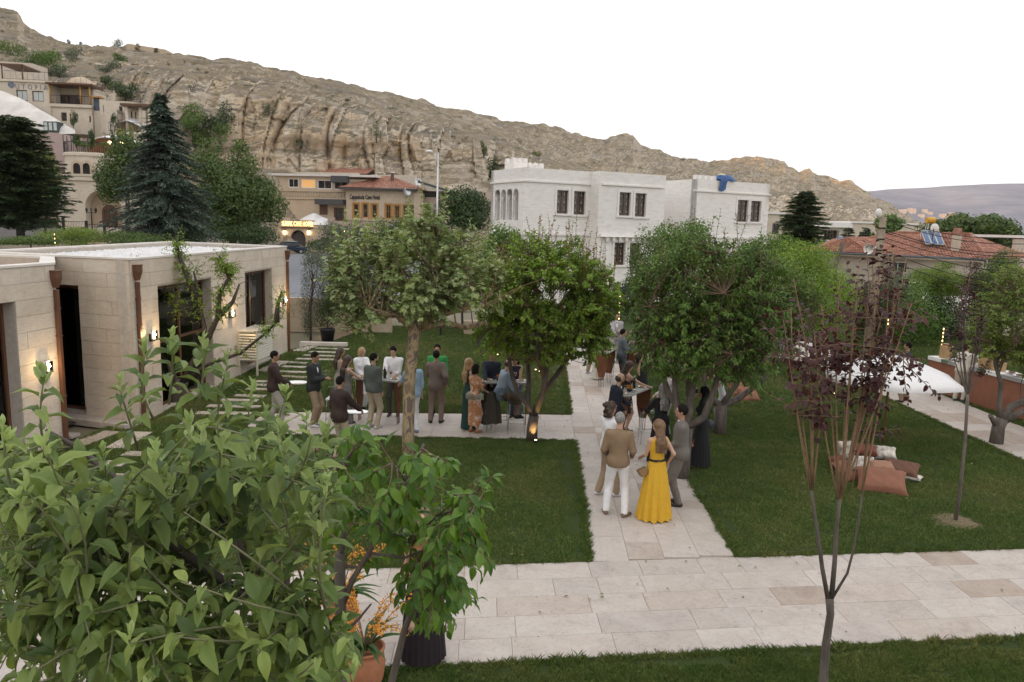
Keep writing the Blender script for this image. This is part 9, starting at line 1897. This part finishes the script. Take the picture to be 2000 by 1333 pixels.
def orchids(px,py,r,h,lb,seed,blossoms,stems):
 b=G(px,py);rnd=random.Random(seed);T=thing('flower_pot',b,lb,'flower pot','terracotta pots with orange orchids');m=MB();m.lathe(b,[(r*.62,0),(r*.9,h*.35),(r*1.0,h*.65),(r*.92,h*.85),(r*.86,h*.93),(r*.98,h*.96),(r*.98,h),(r*.84,h),(r*.8,h*.9),(0,h*.9)],28);m.build('pot',simple('terracotta_pot',(.42,.17,.085),.75,var=.15,scale=9,bmp=.2),T)
 t=b+Vector((0,0,h*.92));P=thing('orchid',t,'clump of %s orange orchids growing in the %s'%('upright' if seed==1 else 'leaning','nearer terracotta pot' if seed==1 else 'farther terracotta pot'),'flowers');M_OL=leafmat('orchid_leaf_%d'%seed,[(.02,.045,.012),(.03,.065,.018)],trans=.1);M_OF=simple('orchid_orange',(.62,.27,.02),.6,var=.35,scale=60)
 for k in range(26):a=rnd.uniform(0,6.28);L=rnd.uniform(.28,.5);m=MB();V,F=leaf_fg(.14,.8,.5,0,k,.02,6);M_=Matrix.Translation(t+Vector((math.cos(a)*.04,math.sin(a)*.04,0)))@Matrix.Rotation(a-math.pi/2,4,'Z')@Matrix.Rotation(rnd.uniform(.5,1.15),4,'X');m.add([M_@(Vector(v)*L)for v in V],[tuple(f)for f in F],True);m.build('leaf',M_OL,P)
 sm=MB();fm=MB()
 for k in range(stems):
  a=rnd.uniform(0,6.28);L=rnd.uniform(.7,1.0);d=Vector((math.cos(a)*.55,math.sin(a)*.4,1)).normalized();pts=[t+d*L*s+Vector((math.cos(a)*.25*s*s,math.sin(a)*.25*s*s,-.3*s**3))for s in np.linspace(0,1,7)];sm.tube(pts,.004,5)
  for q in range(blossoms):
   f=rnd.uniform(2.2,6);i=min(int(f),5);c=pts[i].lerp(pts[i+1],f-i)+Vector((rnd.gauss(0,.025),rnd.gauss(0,.025),rnd.gauss(0,.02)))
   for w_ in range(5):v=Vector((rnd.gauss(0,1),rnd.gauss(0,1),rnd.gauss(0,1))).normalized();s=v.orthogonal().normalized()*.006;fm.add([c,c+v*.010+s,c+v*.019,c+v*.010-s],[(0,1,2,3)])
 sm.build('stems',M_TWIG,P)['kind']='stuff';fm.build('blossoms',M_OF,P)['kind']='stuff'
orchids(714,1352,.21,.52,'round terracotta pot holding tall orange orchids by the near cherry trunk',1,60,13);orchids(668,1258,.19,.62,'taller terracotta pot farther back behind the orange orchids',2,40,9)
for px,py in((548,1000),(570,1022),(604,1008)):
 c=D(px,py,3.6);T=thing('seed_head',c,{548:'left',570:'lowest',604:'right'}[px]+' of three dry allium seed heads beside the apple leaves','flower','dry allium heads');m=MB();rnd=random.Random(px)
 for k in range(110):v=Vector((rnd.gauss(0,1),rnd.gauss(0,1),rnd.gauss(0,1))).normalized();m.tube([c,c+v*.028],[.0008,.0016],3)
 m.build('head',simple('seed_tan',(.42,.33,.24),.9),T)['kind']='stuff';m=MB();m.tube([c,c+Vector((.0,.02,-1.2)),(c.x,c.y+.05,0)],.003,5);m.build('stem',M_TWIGY,T)
def street():
 Y=84;b=D(851,500,Y);b.z=0;t=D(856,298,Y);T=thing('street_lamp',b,'tall grey street lamp standing between the hotels and the white mansion','street lamp');m=MB();m.tube([b,(t.x,Y,t.z)],[.14,.08],10);m.build('post',M_LIGHTMETAL,T);h=D(838,296,Y);m=MB();m.tube([(t.x,Y,t.z-.1),h],.04,6);m.build('arm',M_LIGHTMETAL,T);m=MB();m.ball(h,.42,10,6,(1,.5,.38));m.build('lamp_head',M_WTRIM,T)
 Y=27;b=G(1694,700);b=D(1696,650,Y);b.z=0;t=D(1726,424,Y);T=thing('utility_pole',b,'round concrete utility pole carrying wires, a loudspeaker and a floodlight','utility pole');m=MB();m.tube([b,t],[.17,.11],12);m.build('pole',simple('pole_concrete',(.27,.22,.16),.9,var=.2,mode='World'),T)
 for k in range(4):c=b.lerp(t,.72+k*.07);m=MB();m.tube([c-Vector((0,0,.02)),c+Vector((0,0,.02))],.135,12);m.build('clamp',M_DARKMETAL,T)
 c=D(1716,416,Y);m=MB();m.ball(c,.13,12,8,(.9,.6,1.15));m.build('floodlight',M_WTRIM,T)
 c=D(1706,485,Y);L=thing('loudspeaker',c,'white horn loudspeaker fixed to the utility pole','loudspeaker');m=MB();e=c+Vector((-.25,-.15,-.03));m.tube([c,c.lerp(e,.4),c.lerp(e,.8),e],[.04,.06,.13,.19],14,caps=False);m.build('horn',M_WTRIM,L);m=MB();m.tube([c,c+Vector((.2,.1,0))],.06,8);m.build('driver',M_LIGHTMETAL,L)
 for k,(py,ye)in enumerate(((424,462),(430,474),(448,492),(452,500),(462,512),(470,534),(486,560),(500,580))):
  p,q=D(1724-k,py,Y),D(2080,ye,Y-3);m=MB();m.tube(curve_pts(p,q,10,0,random.Random(1),.35),.012,4);tag(m.build('overhead_wire',M_DARKMETAL),'%s overhead wire from the top running right from the utility pole'%('first second third fourth fifth sixth seventh eighth'.split()[k]),'wire','wires from the utility pole')
 Y=30;b=D(1640,580,Y);b.z=0;t=D(1646,473,Y);m=MB();m.tube([b,D(1632,520,Y),t],[.09,.08,.07],8);tag(m.build('wooden_post',M_BARK),'leaning weathered wooden post before the tiled house','post')
 Y=33;b=D(1738,640,Y);b.z=0;m=MB();m.tube([b,D(1741,540,Y),D(1745,470,Y)],[.06,.05,.03],6);tag(m.build('bare_sapling_trunk',M_TWIGY),'straight thin bare trunk right of the utility pole','tree trunk')
 M_RD=simple('road_pavers',(.17,.18,.20),.8,var=.15,scale=1.2,mode='World');m=MB();m.add([(-60,44,.0),(-7,44,.0),(4,112,.0),(-60,112,.0)],[(0,1,2,3)]);tag(m.build('road',M_RD),kind='structure');m=MB();m.add([(-60,112,-.004),(60,112,-.004),(60,122,-.004),(-60,122,-.004)],[(0,1,2,3)]);tag(m.build('street',M_RD),kind='structure')
 a,b_=G(560,690),G(600,682);m=MB();m.box(-8.35,-6.5,29.4,29.65,0,.18);tag(m.build('kerb',M_COPING),'grey concrete kerb of the planting bed at the pavilion corner','kerb');W_=thing('boundary_wall',(-10,40,0),'low beige boundary wall between garden and road beyond the pavilion','wall');m=MB();m.box(-26,-5.4,33.5,33.8,0,1.5);m.build('wall',M_TAN,W_)
 m=MB();m.add([(-8.3,29.6,.02),(-5.6,29.6,.02),(-5.2,33.5,.02),(-8.3,33.5,.02)],[(0,1,2,3)]);tag(m.build('planting_bed',simple('bed_soil',(.26,.19,.12),.95,scale=6,mode='World')),kind='structure')
 c=D(572,478,113);c.z=0;R=thing('parked_car',c,'dark blue estate car with roof rails parked before the arched hotel entrance','car',None,0);MC=simple('car_blue',(.03,.045,.075),.25,.3);m=MB();prof=[(-2.35,.35),(-2.4,.7),(-2.3,1.0),(-1.9,1.08),(-1.5,1.62),(-1.2,1.72),(.7,1.70),(1.25,1.12),(2.1,1.0),(2.35,.8),(2.4,.4)]
 def ring(y,s):return[Vector((c.x+x,c.y+y*(1 if z<1.1 else .84),z if s==1 else lerp(.7,z,s)))for x,z in prof]
 m.grid([ring(-.90,.94),ring(-.93,1),ring(-.6,1),ring(.6,1),ring(.93,1),ring(.90,.94)]);k=len(prof);m.add(ring(-.90,.94),[tuple(range(k))]);m.add(ring(.90,.94),[tuple(reversed(range(k)))]);m.build('car_body',MC,R)
 for x0,x1 in((-1.55,-.75),(-.65,.1),(.18,.85)):m=MB();m.add([(c.x+x0-.1,c.y-.935,1.12),(c.x+x1+(.2 if x1>.5 else 0),c.y-.935,1.12),(c.x+x1,c.y-.80,1.58),(c.x+x0+.1,c.y-.80,1.58)],[(0,1,2,3)]);m.build('side_window',M_GLASS_DK,R)
 for sy in(-.7,.7):m=MB();m.tube([(c.x-1.3,c.y+sy,1.76),(c.x+.6,c.y+sy,1.76)],.03,5);m.build('roof_rail',M_LIGHTMETAL,R)
 for x in(-1.45,1.45):
  for sy in(-1,1):m=MB();m.tube([(c.x+x,c.y+sy*.72,.33),(c.x+x,c.y+sy*.95,.33)],.33,16);w_=m.build('wheel',M_DARKMETAL,R);m=MB();m.tube([(c.x+x,c.y+sy*.951,.33),(c.x+x,c.y+sy*.96,.33)],.2,12);link('rim',m.mesh('rim',c),w_,M_LIGHTMETAL)
 for y in(-.6,.6):m=MB();m.obox((c.x+2.36,c.y+y,.72),(.05,0,0),(0,.2,0),(0,0,.09));m.build('headlight',M_PLATE,R)
street()
# ------------------------------------------------------------------ evening haze over the valley
m,nt,b=newmat('haze_air');nt.nodes.remove(b);v=nt.nodes.new('ShaderNodeVolumePrincipled');v.inputs['Color'].default_value=(.90,.93,1.0,1);v.inputs['Density'].default_value=.00006;v.inputs['Anisotropy'].default_value=.1;nt.links.new(v.outputs[0],nt.nodes['Material Output'].inputs['Volume'])
hb=MB();hb.box(-3000,6500,-3200,5600,-40,620);tag(hb.build('haze',m),kind='stuff')
